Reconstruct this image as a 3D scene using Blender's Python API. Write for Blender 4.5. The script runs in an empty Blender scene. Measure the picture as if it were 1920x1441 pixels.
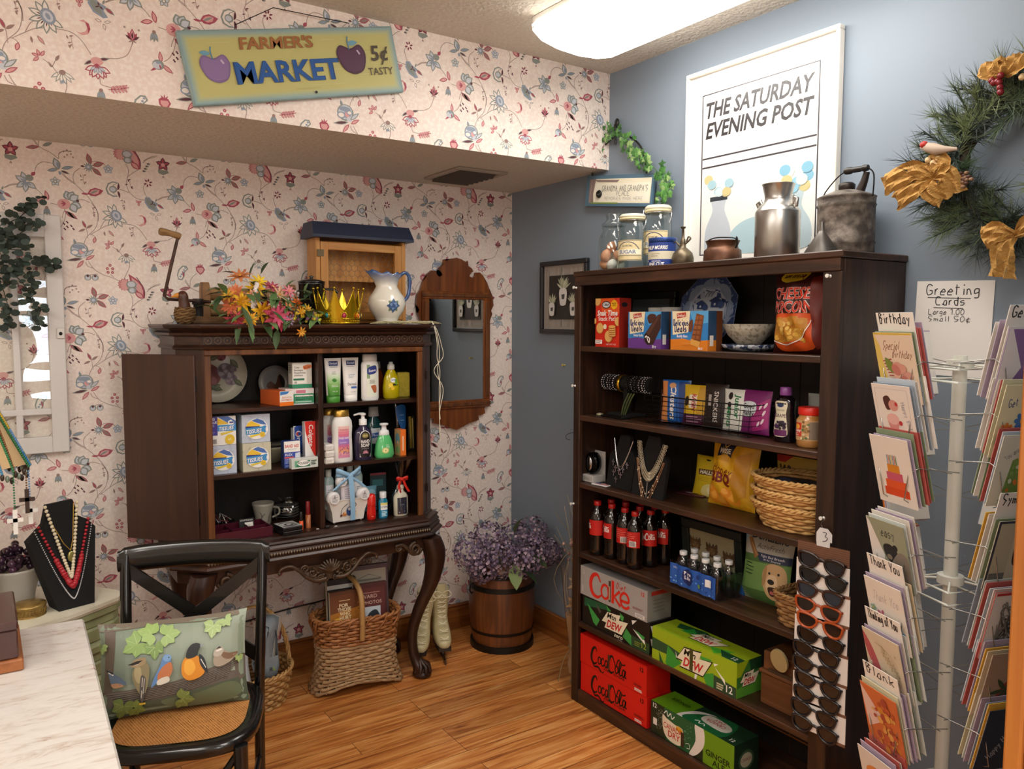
import bpy, bmesh, math, random
from mathutils import Vector as V, Matrix as MX
S = bpy.context.scene
COL = S.collection
PI = math.pi
R = random.Random(11)

# ---------------------------------------------------------------- camera
def make_camera():
    yaw, pitch, roll, fpx = 0.5921, -0.0781, 0.0024, 1488.7
    cy, sy, cp, sp = math.cos(yaw), math.sin(yaw), math.cos(pitch), math.sin(pitch)
    f = V((sy*cp, cy*cp, sp)); r = V((cy, -sy, 0)); u = r.cross(f)
    c, s = math.cos(roll), math.sin(roll)
    r2 = c*r + s*u; u2 = -s*r + c*u
    m = MX(((r2.x,u2.x,-f.x,-2.387),(r2.y,u2.y,-f.y,-3.5524),(r2.z,u2.z,-f.z,1.6074),(0,0,0,1)))
    cd = bpy.data.cameras.new('camera'); co = bpy.data.objects.new('camera',cd); COL.objects.link(co)
    co.matrix_world = m; cd.sensor_width = 36.0; cd.lens = fpx*36/1920; cd.clip_start = 0.05
    S.camera = co
make_camera()

# ---------------------------------------------------------------- world, exposure
W = bpy.data.worlds.new('world'); S.world = W; W.use_nodes = True
W.node_tree.nodes['Background'].inputs[0].default_value = (0.75, 0.85, 1.0, 1)
W.node_tree.nodes['Background'].inputs[1].default_value = 1.0
S.view_settings.view_transform = 'Standard'; S.view_settings.look = 'None'
S.view_settings.gamma = 1.0; S.view_settings.use_curve_mapping = False
S.view_settings.exposure = 0.12
LAMP = 11.0          # radiance of the fluorescent lenses

# ---------------------------------------------------------------- helpers
def lin(h):
    h = h.lstrip('#'); o = []
    for i in (0, 2, 4):
        c = int(h[i:i+2], 16)/255
        o.append(c/12.92 if c <= .04045 else ((c+.055)/1.055)**2.4)
    return (*o, 1.0)
MATS = {}
def mat(c,rough=.5,metal=0.0,emit=0,alt=None,nscale=8,stretch=(1,1,1),bump=0,bscale=40,contrast=(.35,.65),coat=0,alpha=1,trans=0,spec=None):
    """procedural principled material; alt mixes a second colour in by noise"""
    k = (c,rough,metal,emit,alt,nscale,stretch,bump,bscale,contrast,coat,alpha,trans,spec)
    if k in MATS: return MATS[k]
    m = bpy.data.materials.new('paint_'+c.lstrip('#')); m.use_nodes = True
    n = m.node_tree.nodes; l = m.node_tree.links; b = n['Principled BSDF']
    b.inputs['Base Color'].default_value = lin(c); b.inputs['Roughness'].default_value = rough; b.inputs['Metallic'].default_value = metal
    if spec is not None: b.inputs['Specular IOR Level'].default_value = spec
    if coat: b.inputs['Coat Weight'].default_value = coat; b.inputs['Coat Roughness'].default_value = .08
    if alpha < 1: b.inputs['Alpha'].default_value = alpha
    if trans: b.inputs['Transmission Weight'].default_value = trans
    if emit: b.inputs['Emission Color'].default_value = lin(c); b.inputs['Emission Strength'].default_value = emit
    if alt or bump:
        tc = n.new('ShaderNodeTexCoord'); mp = n.new('ShaderNodeMapping'); l.new(tc.outputs['Object'],mp.inputs[0]); mp.inputs['Scale'].default_value = stretch
    if alt:
        nz = n.new('ShaderNodeTexNoise'); nz.inputs['Scale'].default_value = nscale; nz.inputs['Detail'].default_value = 6; l.new(mp.outputs[0],nz.inputs[0])
        cr = n.new('ShaderNodeValToRGB'); cr.color_ramp.elements[0].position,cr.color_ramp.elements[1].position = contrast
        cr.color_ramp.elements[0].color = lin(c); cr.color_ramp.elements[1].color = lin(alt)
        l.new(nz.outputs[0], cr.inputs[0]); l.new(cr.outputs[0], b.inputs['Base Color'])
    if bump:
        nb = n.new('ShaderNodeTexNoise'); nb.inputs['Scale'].default_value = bscale; nb.inputs['Detail'].default_value = 4; l.new(mp.outputs[0],nb.inputs[0])
        bp = n.new('ShaderNodeBump'); bp.inputs['Strength'].default_value = bump; bp.inputs['Distance'].default_value = .01
        l.new(nb.outputs[0], bp.inputs['Height']); l.new(bp.outputs[0], b.inputs['Normal'])
    MATS[k] = m; return m
def glassmat(tint='#FFFFFF', refl=.10, rough=.02, gain=1.3):
    """thin clear glass or film: see-through with a glossy fresnel skin"""
    k = ('glass', tint, refl, rough, gain)
    if k in MATS: return MATS[k]
    m = bpy.data.materials.new('clear_'+tint.lstrip('#')); m.use_nodes = True; n = m.node_tree.nodes; l = m.node_tree.links
    n.remove(n['Principled BSDF']); out = n['Material Output']
    t = n.new('ShaderNodeBsdfTransparent'); t.inputs[0].default_value = lin(tint)
    g = n.new('ShaderNodeBsdfGlossy'); g.inputs['Roughness'].default_value = rough
    fr = n.new('ShaderNodeFresnel'); fr.inputs[0].default_value = 1.5
    ma = n.new('ShaderNodeMath'); ma.operation = 'MULTIPLY_ADD'; ma.inputs[1].default_value = gain; ma.inputs[2].default_value = refl*.3; l.new(fr.outputs[0],ma.inputs[0])
    ge = n.new('ShaderNodeNewGeometry'); inv = n.new('ShaderNodeMath'); inv.operation = 'MULTIPLY_ADD'; inv.inputs[1].default_value = -1; inv.inputs[2].default_value = 1; l.new(ge.outputs['Backfacing'],inv.inputs[0]); ml = n.new('ShaderNodeMath'); ml.operation = 'MULTIPLY'; l.new(ma.outputs[0],ml.inputs[0]); l.new(inv.outputs[0],ml.inputs[1]); ma = ml
    mx = n.new('ShaderNodeMixShader'); l.new(ma.outputs[0],mx.inputs[0]); l.new(t.outputs[0],mx.inputs[1]); l.new(g.outputs[0],mx.inputs[2])
    l.new(mx.outputs[0], out.inputs[0]); MATS[k] = m; return m
def woodmat(c1, c2, axis=0, rough=.4, scale=1.0, c3=None, bump=.05, coat=0):
    k = ('wood', c1, c2, axis, rough, scale, c3, coat)
    if k in MATS: return MATS[k]
    m = bpy.data.materials.new('wood_'+c1.lstrip('#')); m.use_nodes = True; n = m.node_tree.nodes; l = m.node_tree.links; b = n['Principled BSDF']
    tc = n.new('ShaderNodeTexCoord'); mp = n.new('ShaderNodeMapping'); l.new(tc.outputs['Object'],mp.inputs[0])
    st = [22*scale]*3; st[axis] = 1.6*scale; mp.inputs['Scale'].default_value = st
    nz = n.new('ShaderNodeTexNoise'); nz.inputs['Scale'].default_value = 1.6; nz.inputs['Detail'].default_value = 7; nz.inputs['Distortion'].default_value = .9; l.new(mp.outputs[0],nz.inputs[0])
    cr = n.new('ShaderNodeValToRGB'); e = cr.color_ramp.elements; e[0].position = .32; e[1].position = .68; e[0].color = lin(c1); e[1].color = lin(c2)
    if c3: x = e.new(.5); x.color = lin(c3)
    l.new(nz.outputs[0],cr.inputs[0]); l.new(cr.outputs[0],b.inputs['Base Color']); b.inputs['Roughness'].default_value = rough
    if coat: b.inputs['Coat Weight'].default_value = coat; b.inputs['Coat Roughness'].default_value = .15
    bp = n.new('ShaderNodeBump'); bp.inputs['Strength'].default_value = bump; bp.inputs['Distance'].default_value = .01; l.new(nz.outputs[0],bp.inputs['Height']); l.new(bp.outputs[0],b.inputs['Normal'])
    MATS[k] = m; return m

def spline(pts, n=6, closed=False):
    """Catmull-Rom through pts (2-D or 3-D tuples)"""
    P = [V(p) for p in pts]; N = len(P); o = []
    for i in range(N if closed else N-1):
        if closed: a, b, c, d = P[(i-1) % N], P[i], P[(i+1) % N], P[(i+2) % N]
        else: a, b, c, d = P[max(i-1, 0)], P[i], P[i+1], P[min(i+2, N-1)]
        for j in range(n):
            t = j/n
            o.append(.5*((2*b)+(c-a)*t+(2*a-5*b+4*c-d)*t*t+(3*b-a-3*c+d)*t**3))
    if not closed: o.append(P[-1])
    return o
def ring(r, n=24, z=0, rx=None):
    return [((rx or r)*math.cos(2*PI*i/n), r*math.sin(2*PI*i/n), z) for i in range(n)]
def rotm(rx=0, ry=0, rz=0, loc=(0, 0, 0)):
    return MX.Translation(loc) @ MX.Rotation(rz,4,'Z') @ MX.Rotation(ry,4,'Y') @ MX.Rotation(rx,4,'X')

class MB:
    """collects shapes into ONE mesh"""
    def __init__(s,m=None): s.v = []; s.f = []; s.m = []; s.sm = []; s.ms = []; s.T = MX.Identity(4); s.d = m
    def at(s, rx=0, ry=0, rz=0, loc=(0, 0, 0)): s.T = rotm(rx, ry, rz, loc); return s
    def add(s, m, vs, fs, sm=False):
        m = m or s.d
        if m not in s.ms: s.ms.append(m)
        k = s.ms.index(m); b = len(s.v)
        s.v += [s.T @ V(q) for q in vs]
        for f in fs: s.f.append([i+b for i in f]); s.m.append(k); s.sm.append(sm)
        return s
    def box(s, x0, y0, z0, x1, y1, z1, m=None, bv=0):
        if x0 > x1: x0, x1 = x1, x0
        if y0 > y1: y0, y1 = y1, y0
        if z0 > z1: z0, z1 = z1, z0
        if bv <= 0:
            return s.add(m,[(x0,y0,z0),(x1,y0,z0),(x1,y1,z0),(x0,y1,z0),(x0,y0,z1),(x1,y0,z1),(x1,y1,z1),(x0,y1,z1)],
                         [(0,3,2,1),(4,5,6,7),(0,1,5,4),(1,2,6,5),(2,3,7,6),(3,0,4,7)])
        bv = min(bv, (x1-x0)*.45, (y1-y0)*.45, (z1-z0)*.45); vs = []; ix = {}
        for cx in (0, 1):
            for cy in (0, 1):
                for cz in (0, 1):
                    p = [(x0,x1)[cx],(y0,y1)[cy],(z0,z1)[cz]]; d = [(1,-1)[cx],(1,-1)[cy],(1,-1)[cz]]
                    for a in range(3):
                        q = [p[i]+(d[i]*bv if i != a else 0) for i in range(3)]; ix[cx,cy,cz,a] = len(vs); vs.append(q)
        fs = []
        for a in range(3):
            b, c = (a+1) % 3, (a+2) % 3
            for e in (0, 1):
                def g(i, j, ax): k = [0, 0, 0]; k[a] = e; k[b] = i; k[c] = j; return ix[(*k, ax)]
                q = [g(0, 0, a), g(1, 0, a), g(1, 1, a), g(0, 1, a)]; fs.append(q if e else q[::-1])
            for i in (0, 1):
                for j in (0, 1):
                    def h(e, ax): k = [0, 0, 0]; k[a] = e; k[b] = i; k[c] = j; return ix[(*k, ax)]
                    q = [h(0, b), h(1, b), h(1, c), h(0, c)]; fs.append(q if i != j else q[::-1])
        for cx in (0, 1):
            for cy in (0, 1):
                for cz in (0, 1):
                    q = [ix[cx,cy,cz,a] for a in range(3)]; fs.append(q[::-1] if (cx+cy+cz) % 2 == 0 else q)
        return s.add(m, vs, fs)
    def prism(s, poly, z0, z1, m=None, sm=False):
        n = len(poly); vs = [(p[0], p[1], z0) for p in poly]+[(p[0], p[1], z1) for p in poly]
        return s.add(m,vs,[list(range(n))[::-1],list(range(n,2*n))]+[(i,(i+1) % n,n+(i+1) % n,n+i) for i in range(n)],sm)
    def loft(s, rings, m=None, caps=True, sm=True, closed=True):
        n = len(rings[0]); vs = [p for r in rings for p in r]; fs = []
        for i in range(len(rings)-1):
            for j in range(n if closed else n-1):
                k = (j+1) % n; fs.append((i*n+j, i*n+k, (i+1)*n+k, (i+1)*n+j))
        s.add(m, vs, fs, sm)
        if caps and closed:
            b = s.T; s.add(m,rings[0],[list(range(n))[::-1]]); s.add(m,rings[-1],[list(range(n))])
        return s
    def lathe(s, prof, n=24, m=None, sx=1, sy=1, sm=True, caps=True):
        return s.loft([[(max(r,1e-4)*sx*math.cos(2*PI*i/n),max(r,1e-4)*sy*math.sin(2*PI*i/n),z) for i in range(n)] for r,z in prof],m,caps,sm)
    def cyl(s,r,z0,z1,n=20,m=None,r2=None): return s.lathe([(r,z0),(r if r2 is None else r2,z1)],n,m)
    def tube(s, pts, r, n=8, m=None, closed=False, flat=1.0):
        P = [V(p) for p in pts]
        if len(P) < 2: return s
        rs = r if isinstance(r, (list, tuple)) else [r]*len(P)
        N = len(P); T = []
        for i in range(N):
            if closed: t = P[(i+1) % N]-P[i-1]
            else: t = P[min(i+1, N-1)]-P[max(i-1, 0)]
            T.append(t.normalized() if t.length > 1e-9 else V((0, 0, 1)))
        a = V((0,0,1)) if abs(T[0].z) < .9 else V((1,0,0)); u = T[0].cross(a).normalized(); rg = []
        for i in range(N):
            u = (u-T[i]*u.dot(T[i])); u = u.normalized() if u.length > 1e-6 else T[i].orthogonal().normalized(); w = T[i].cross(u)
            rg.append([P[i]+(u*math.cos(2*PI*j/n)+w*math.sin(2*PI*j/n)*flat)*rs[i] for j in range(n)])
        if closed: rg.append(rg[0])
        return s.loft(rg, m, not closed)
    def ell(s, c, rx, ry=None, rz=None, nu=12, nv=8, m=None):
        ry = ry or rx; rz = rz or rx
        return s.loft([[(c[0]+rx*math.sin(max(PI*j/nv,.02) if j < nv else PI-.02)*math.cos(2*PI*i/nu),c[1]+ry*math.sin(max(PI*j/nv,.02) if j < nv else PI-.02)*math.sin(2*PI*i/nu),c[2]-rz*math.cos(PI*j/nv)) for i in range(nu)] for j in range(nv+1)],m)
    def grid(s, fn, nu, nv, m=None, sm=True, closeu=False):
        vs = [fn(i/nu, j/nv) for j in range(nv+1) for i in range(nu+1)]; w = nu+1
        return s.add(m,vs,[(j*w+i,j*w+i+1,(j+1)*w+i+1,(j+1)*w+i) for j in range(nv) for i in range(nu)],sm)
    def build(s, name, parent=None, label=None):
        me = bpy.data.meshes.new(name); me.from_pydata([tuple(q) for q in s.v], [], s.f)
        for m in s.ms: me.materials.append(m)
        me.polygons.foreach_set('material_index',s.m); me.polygons.foreach_set('use_smooth',s.sm); me.update()
        o = bpy.data.objects.new(name, me); COL.objects.link(o)
        if parent: o.parent = parent
        if label: o['label'] = label
        return o
def tag(o, label, cat, group=None, loc=None, rz=None, kind=None):
    o['label'] = label; o['category'] = cat
    if group: o['group'] = group
    if kind: o['kind'] = kind
    if loc is not None: o.location = loc
    if rz is not None: o.rotation_euler = rz if isinstance(rz, (tuple, list)) else (0, 0, rz)
    return o
def EMP(name): return bpy.data.objects.new(name, None)
def thing(name, label, cat, loc=(0, 0, 0), rz=0, group=None):
    o = EMP(name); o.empty_display_size = .05; COL.objects.link(o); return tag(o,label,cat,group,loc,rz)
def struct(mb, name):
    o = mb.build(name); o['kind'] = 'structure'; return o
def dup(root, loc, rz=None, label=None, group=None):
    r = root.copy(); COL.objects.link(r); r.location = loc
    if rz is not None: r.rotation_euler = rz if isinstance(rz, (tuple, list)) else (0, 0, rz)
    if label: r['label'] = label
    if group: r['group'] = group
    for ch in list(root.children):
        c = ch.copy(); COL.objects.link(c); c.parent = r
        for g in list(ch.children):
            d = g.copy(); COL.objects.link(d); d.parent = c
    return r

# ---------------------------------------------------------------- lettering
TX = {}
def glyph(s, bold=0.0, shear=0.0):
    k = (s, bold, shear)
    if k not in TX:
        cu = bpy.data.curves.new('t','FONT'); cu.body = s; cu.size = 1; cu.offset = bold; cu.shear = shear; cu.resolution_u = 2; cu.fill_mode = 'FRONT'
        o = bpy.data.objects.new('t', cu); COL.objects.link(o)
        dg = bpy.context.evaluated_depsgraph_get(); me = bpy.data.meshes.new_from_object(o.evaluated_get(dg))
        TX[k] = ([(q.co.x, q.co.y) for q in me.vertices], [tuple(p.vertices) for p in me.polygons])
        bpy.data.objects.remove(o); bpy.data.curves.remove(cu); bpy.data.meshes.remove(me)
    return TX[k]
CAPH = max(q[1] for q in glyph('H')[0])
# single-stroke handwriting: digits pairs x,y ; y 2 = baseline, 6 = x-height, 9 = cap
HW = {'a': '46362512132232424642','b': '1912|1415254534421222'.replace('|',' '),'c': '46261512223242','d': '46261522324249 4942','e': '14444536251412223242','f': '48392918 2822 1646'.replace('2822','2922').replace('18 ',''),'g': '46261513234446 46413010','h': '1912 14264542','i': '2622 2829','j': '3631201','k': '1912 4614 2442','l': '2922','m': '1612 15253532 35455552','n': '1612 15263542','o': '26151322324346 4626','p': '1610 15264544331323','q': '46261513234446 4640','r': '1612 1426364','s': '46361524444332121','t': '2922 1747','u': '161322324346 4642','v': '162246','w': '1622355262','x': '1642 4612','y': '1624 4620','z': '16461242',
      'A': '123952 2545','B': '1219394838263616 36453432122'[:-1],'C': '5849291714223252','D': '121939484532122'[:-1],'E': '5919125 1646'.replace('125','1252'),'F': '591912 1646','G': '584929171422325355 5535','H': '1912 5952 1656','I': '2922','J': '494322121','K': '1912 5915 2652','L': '191252','M': '1219365962'[:8]+'5952','N': '12195259','O': '391714223254574939','P': '12193948463616','Q': '391714223254574939 3452','R': '12193948463616 3652','S': '584929181635544432212','T': '1959 3932','U': '191322324359','V': '193259','W': '1922365269','Y': '193559 3532','Z': '19591252','0': '391714223254574939','1': '183932','2': '1829495712 1252','3': '194936 3655432212','4': '49154 4942 1555'.replace('154','15'),'5': '59191635554322'+'12','6': '4926142232544516','7': '195932','8': '39284653321245283','9': '5548291625 5552','.': '2223','¢': '56361513223252 3821'.replace('3821','3820'),"'": '2927','$': '584818163544432212 3931','-': '1545','&': '52181949361422325'}
def hwpaths(s):
    out = []; x = 0
    for ch in s:
        d = HW.get(ch)
        if d is None: x += 4; continue
        mx = 0
        for st in d.split():
            p = [(int(st[i]), int(st[i+1])) for i in range(0, len(st)-1, 2)]
            mx = max(mx, max(q[0] for q in p)); out.append([(x+q[0], q[1]-2) for q in p])
        x += mx+1.2
    return out, x

class Art:
    """flat printed artwork: design units W x H (y down) laid on a face of w x h metres"""
    def __init__(s,w,h,W=None,H=None): s.w = w; s.h = h; s.W = W or w; s.H = H or h; s.it = []; s.k = 0
    def _p(s, x, y): return (x/s.W*s.w, (1-y/s.H)*s.h)
    def raw(s, m, vs, fs):
        s.k += 1; s.it.append((mat(m) if isinstance(m,str) else m,[s._p(*q) for q in vs],fs,s.k)); return s
    def poly(s, c, pts): return s.raw(c, pts, [list(range(len(pts)))])
    def rect(s, c, x0, y0, x1, y1): return s.poly(c, [(x0, y1), (x1, y1), (x1, y0), (x0, y0)])
    def bg(s, c): return s.rect(c, 0, 0, s.W, s.H)
    def ell(s, c, cx, cy, rx, ry=None, n=22, rot=0):
        ry = ry or rx; a = math.cos(rot); b = math.sin(rot)
        return s.poly(c,[(cx+rx*math.cos(-t)*a-ry*math.sin(-t)*b,cy+rx*math.cos(-t)*b+ry*math.sin(-t)*a) for t in (2*PI*i/n for i in range(n))])
    def star(s, c, cx, cy, r, r2, n, rot=0):
        return s.poly(c,[(cx+(r if i % 2 == 0 else r2)*math.cos(rot-PI*i/n),cy+(r if i % 2 == 0 else r2)*math.sin(rot-PI*i/n)) for i in range(2*n)])
    def stroke(s, c, pts, w, closed=False, taper=None):
        P = [V((p[0], p[1])) for p in pts]; N = len(P); vs = []; fs = []
        for i in range(N):
            t = (P[(i+1) % N]-P[i-1]) if closed else (P[min(i+1, N-1)]-P[max(i-1, 0)])
            if t.length < 1e-9: t = V((1, 0))
            t.normalize(); k = w/2*(taper(i/(N-1)) if taper else 1); nn = V((-t.y,t.x))*k; vs += [tuple(P[i]+nn),tuple(P[i]-nn)]
        for i in range(N if closed else N-1):
            j = (i+1) % N; fs.append((2*i, 2*j, 2*j+1, 2*i+1))
        return s.raw(c, vs, fs)
    def curve(s,c,pts,w,n=5,closed=False,taper=None): return s.stroke(c,spline(pts,n,closed),w,closed,taper)
    def blob(s, c, pts, n=4): return s.poly(c, [tuple(q) for q in spline(pts, n, True)])
    def text(s, c, t, x, y, h, w=None, bold=0, shear=0, al='c', rot=0, vert=False):
        """cap height h, x,y = baseline anchor (design units); w squeezes to that width"""
        bold = min(bold, .04)
        vs, fs = glyph(t, bold, shear)
        if not vs: return s
        x0 = min(q[0] for q in vs); x1 = max(q[0] for q in vs); k = h/CAPH; kx = k if w is None else w/max(x1-x0,1e-6)
        wd = (x1-x0)*kx; ox = {'c': -wd/2,'l': 0,'r': -wd}[al]; a = math.cos(rot); b = math.sin(rot); o = []
        for q in vs:
            u = (q[0]-x0)*kx+ox; v = -q[1]*k; o.append((x+u*a-v*b, y+u*b+v*a))
        return s.raw(c, o, fs)
    def otext(s, c, co, t, x, y, h, w=None, bold=.02, shear=0, ob=.02, al='c', rot=0):
        bold = min(bold, .02); ob = min(ob, .022)
        s.text(co,t,x,y,h,w*1.03 if w else None,bold+ob,shear,al,rot); return s.text(c,t,x,y,h,w,bold,shear,al,rot)
    def hand(s, c, t, x, y, h, w=None, lw=.12, al='l', shear=0, rot=0):
        ps,wd = hwpaths(t); ky = h/7; kx = ky if w is None else w/wd; ox = {'l': 0,'c': -wd*kx/2,'r': -wd*kx}[al]; a = math.cos(rot); b = math.sin(rot)
        vs = []; fs = []
        for p in ps:
            q = [((u*kx+ox+v*ky*shear),-v*ky) for u,v in p]; q = [V((x+u*a-v*b,y+u*b+v*a)) for u,v in q]
            if len(q) > 2: q = spline(q, 3)
            N = len(q); b0 = len(vs)
            for i in range(N):
                t_ = q[min(i+1,N-1)]-q[max(i-1,0)]; t_ = t_.normalized() if t_.length > 1e-9 else V((1,0)); nn = V((-t_.y,t_.x))*h*lw/2
                vs += [tuple(q[i]+nn), tuple(q[i]-nn)]
            fs += [(b0+2*i, b0+2*i+2, b0+2*i+3, b0+2*i+1) for i in range(N-1)]
        return s.raw(c, vs, fs) if vs else s
    def lines(s, c, x0, y0, x1, n, dy, h):
        """rows of small print too fine to read"""
        for i in range(n): s.rect(c, x0, y0+i*dy, x1-(x1-x0)*R.random()*.3, y0+i*dy+h)
        return s
    def clip(s, vs, fs):
        ov = []; of = []
        for f in fs:
            q = [vs[i] for i in f]
            for e, lim, sg in ((0, 0, 1), (0, s.w, -1), (1, 0, 1), (1, s.h, -1)):
                o = []
                for a, b in zip(q, q[1:]+q[:1]):
                    da = (a[e]-lim)*sg; db = (b[e]-lim)*sg
                    if da >= 0: o.append(a)
                    if da*db < 0: t = da/(da-db); o.append((a[0]+(b[0]-a[0])*t, a[1]+(b[1]-a[1])*t))
                q = o
                if len(q) < 3: break
            if len(q) >= 3: of.append(list(range(len(ov), len(ov)+len(q)))); ov += q
        return ov, of
    def put(s, mb, o, U, Vv, N, off=.0002, fn=None, cu=0, cv=0, clip=True):
        o = V(o); U = V(U); Vv = V(Vv); N = V(N)
        for m, vs, fs, k in s.it:
            if clip and any(q[0] < -1e-5 or q[0] > s.w+1e-5 or q[1] < -1e-5 or q[1] > s.h+1e-5 for q in vs): vs,fs = s.clip(vs,fs)
            if not fs: continue
            if fn:
                bm = bmesh.new(); bv = [bm.verts.new((q[0], q[1], 0)) for q in vs]
                for f in fs:
                    try: bm.faces.new([bv[i] for i in f])
                    except ValueError: pass
                for n_, ax, L in ((cu, 0, s.w), (cv, 1, s.h)):
                    lo = min(q[ax] for q in vs); hi = max(q[ax] for q in vs)
                    for i in range(1, n_):
                        if not lo < L*i/n_ < hi: continue
                        pc = [0, 0, 0]; pc[ax] = L*i/n_; pn = [0, 0, 0]; pn[ax] = 1
                        bmesh.ops.bisect_plane(bm,geom=bm.verts[:]+bm.edges[:]+bm.faces[:],plane_co=pc,plane_no=pn)
                bm.verts.index_update()
                vv = [q.co.copy() for q in bm.verts]; ff = [[q.index for q in f.verts] for f in bm.faces]; bm.free()
                mb.add(m, [fn(q.x, q.y, off+.00012*k) for q in vv], ff, True)
            else:
                mb.add(m, [o+U*q[0]+Vv*q[1]+N*(off+.00012*k) for q in vs], fs)
        return mb
    def front(s, mb, x0, y, z0): return s.put(mb, (x0, y, z0), (1, 0, 0), (0, 0, 1), (0, -1, 0))
    def right(s, mb, x, y0, z0): return s.put(mb, (x, y0, z0), (0, 1, 0), (0, 0, 1), (1, 0, 0))
    def left(s, mb, x, y0, z0): return s.put(mb, (x, y0, z0), (0, -1, 0), (0, 0, 1), (-1, 0, 0))
    def top(s, mb, x0, y0, z): return s.put(mb, (x0, y0, z), (1, 0, 0), (0, 1, 0), (0, 0, 1))
    def wrap(s, mb, r, z0, a0=None, sx=1, sy=1, seg=14, prof=None):
        """around a vertical cylinder, centred on -y"""
        def fn(u, v, k):
            rr = (prof(v) if prof else r)+k; a = -PI/2+(u-s.w/2)/r
            return (rr*math.cos(a)*sx, rr*math.sin(a)*sy, z0+v)
        return s.put(mb,(0,0,0),(1,0,0),(0,0,1),(0,0,0),fn=fn,cu=seg,cv=1 if not prof else 6)
BLACK = '#15130F'; WHITE = '#F2F0EC'
# ---------------------------------------------------------------- room shell
HC = 2.71; HS = 2.29; DS = 0.779
paint_ceiling = mat('#D9D2C6', .9, bump=.9, bscale=55, alt='#CFC7BA', nscale=90)
def build_floor():
    m = bpy.data.materials.new('plank_floor'); m.use_nodes = True; n = m.node_tree.nodes; l = m.node_tree.links; b = n['Principled BSDF']
    tc = n.new('ShaderNodeTexCoord'); bk = n.new('ShaderNodeTexBrick'); l.new(tc.outputs['Object'],bk.inputs[0])
    bk.offset = .37; bk.offset_frequency = 3; bk.inputs['Scale'].default_value = 1; bk.inputs['Brick Width'].default_value = .92; bk.inputs['Row Height'].default_value = .098
    bk.inputs['Mortar Size'].default_value = .0011; bk.inputs['Color1'].default_value = (0,0,0,1); bk.inputs['Color2'].default_value = (1,1,1,1); bk.inputs['Mortar'].default_value = (.5,.5,.5,1); bk.inputs['Bias'].default_value = 0
    # grain, shifted per plank
    va = n.new('ShaderNodeVectorMath'); va.operation = 'MULTIPLY_ADD'; va.inputs[1].default_value = (2.2,30,1); l.new(tc.outputs['Object'],va.inputs[0])
    sc = n.new('ShaderNodeVectorMath'); sc.operation = 'SCALE'; sc.inputs['Scale'].default_value = 17; l.new(bk.outputs['Color'],sc.inputs[0]); l.new(sc.outputs[0],va.inputs[2])
    nz = n.new('ShaderNodeTexNoise'); nz.inputs['Scale'].default_value = 1.3; nz.inputs['Detail'].default_value = 8; nz.inputs['Distortion'].default_value = 1.1; l.new(va.outputs[0],nz.inputs[0])
    cr = n.new('ShaderNodeValToRGB'); e = cr.color_ramp.elements; e[0].position = .28; e[0].color = lin('#7C431C'); e[1].position = .74; e[1].color = lin('#DDA668')
    x = e.new(.43); x.color = lin('#B46D33'); x = e.new(.56); x.color = lin('#CA8848'); l.new(nz.outputs[0],cr.inputs[0])
    hs = n.new('ShaderNodeHueSaturation'); ma = n.new('ShaderNodeMath'); ma.operation = 'MULTIPLY_ADD'; ma.inputs[1].default_value = .45; ma.inputs[2].default_value = .78
    l.new(bk.outputs['Color'],ma.inputs[0]); l.new(ma.outputs[0],hs.inputs['Value']); l.new(cr.outputs[0],hs.inputs['Color'])
    mx = n.new('ShaderNodeMix'); mx.data_type = 'RGBA'; l.new(bk.outputs['Fac'],mx.inputs[0]); l.new(hs.outputs[0],mx.inputs[6]); mx.inputs[7].default_value = lin('#4A2811')
    l.new(mx.outputs[2], b.inputs['Base Color']); b.inputs['Roughness'].default_value = .33
    bp = n.new('ShaderNodeBump'); bp.inputs['Strength'].default_value = .08; bp.inputs['Distance'].default_value = .01; l.new(nz.outputs[0],bp.inputs['Height']); l.new(bp.outputs[0],b.inputs['Normal'])
    struct(MB(m).box(-4.5, -5.5, -.1, .1, .1, 0), 'floor')
build_floor()
mb = MB(paint_ceiling); mb.box(-4.6, -5.6, HC, .1, .1, HC+.1); struct(mb, 'ceiling')
wallblue = mat('#7E8B99', .55, bump=.02, bscale=120)
mb = MB(wallblue); mb.box(0, -5.6, 0, .1, .1, HC); struct(mb, 'wall_right')
cream = mat('#E6DFD2', .8)
mb = MB(cream); mb.box(-4.6, -5.6, 0, -4.5, .1, HC); struct(mb, 'wall_west')
mb = MB(cream); mb.box(-4.5,-5.6,0,-1.98,-5.5,HC); mb.box(-1.68,-5.6,0,0,-5.5,HC); mb.box(-1.98,-5.6,0,-1.68,-5.5,1.02); mb.box(-1.98,-5.6,1.86,-1.68,-5.5,HC); struct(mb,'wall_south')
mb = MB(mat('#EDE8DC',.5)); mb.box(-2.02,-5.5,1.0,-1.64,-5.46,1.03); mb.box(-2.02,-5.5,1.85,-1.64,-5.47,1.9); mb.box(-2.02,-5.5,1.03,-1.98,-5.47,1.85); mb.box(-1.68,-5.5,1.03,-1.64,-5.47,1.85); mb.box(-1.98,-5.55,1.43,-1.68,-5.52,1.45)
struct(mb, 'window_1')
mb = MB(mat('#DCE9F5',.5,emit=14)); mb.box(-1.98,-5.6,1.02,-1.68,-5.585,1.86); struct(mb,'window_1_pane')

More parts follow.
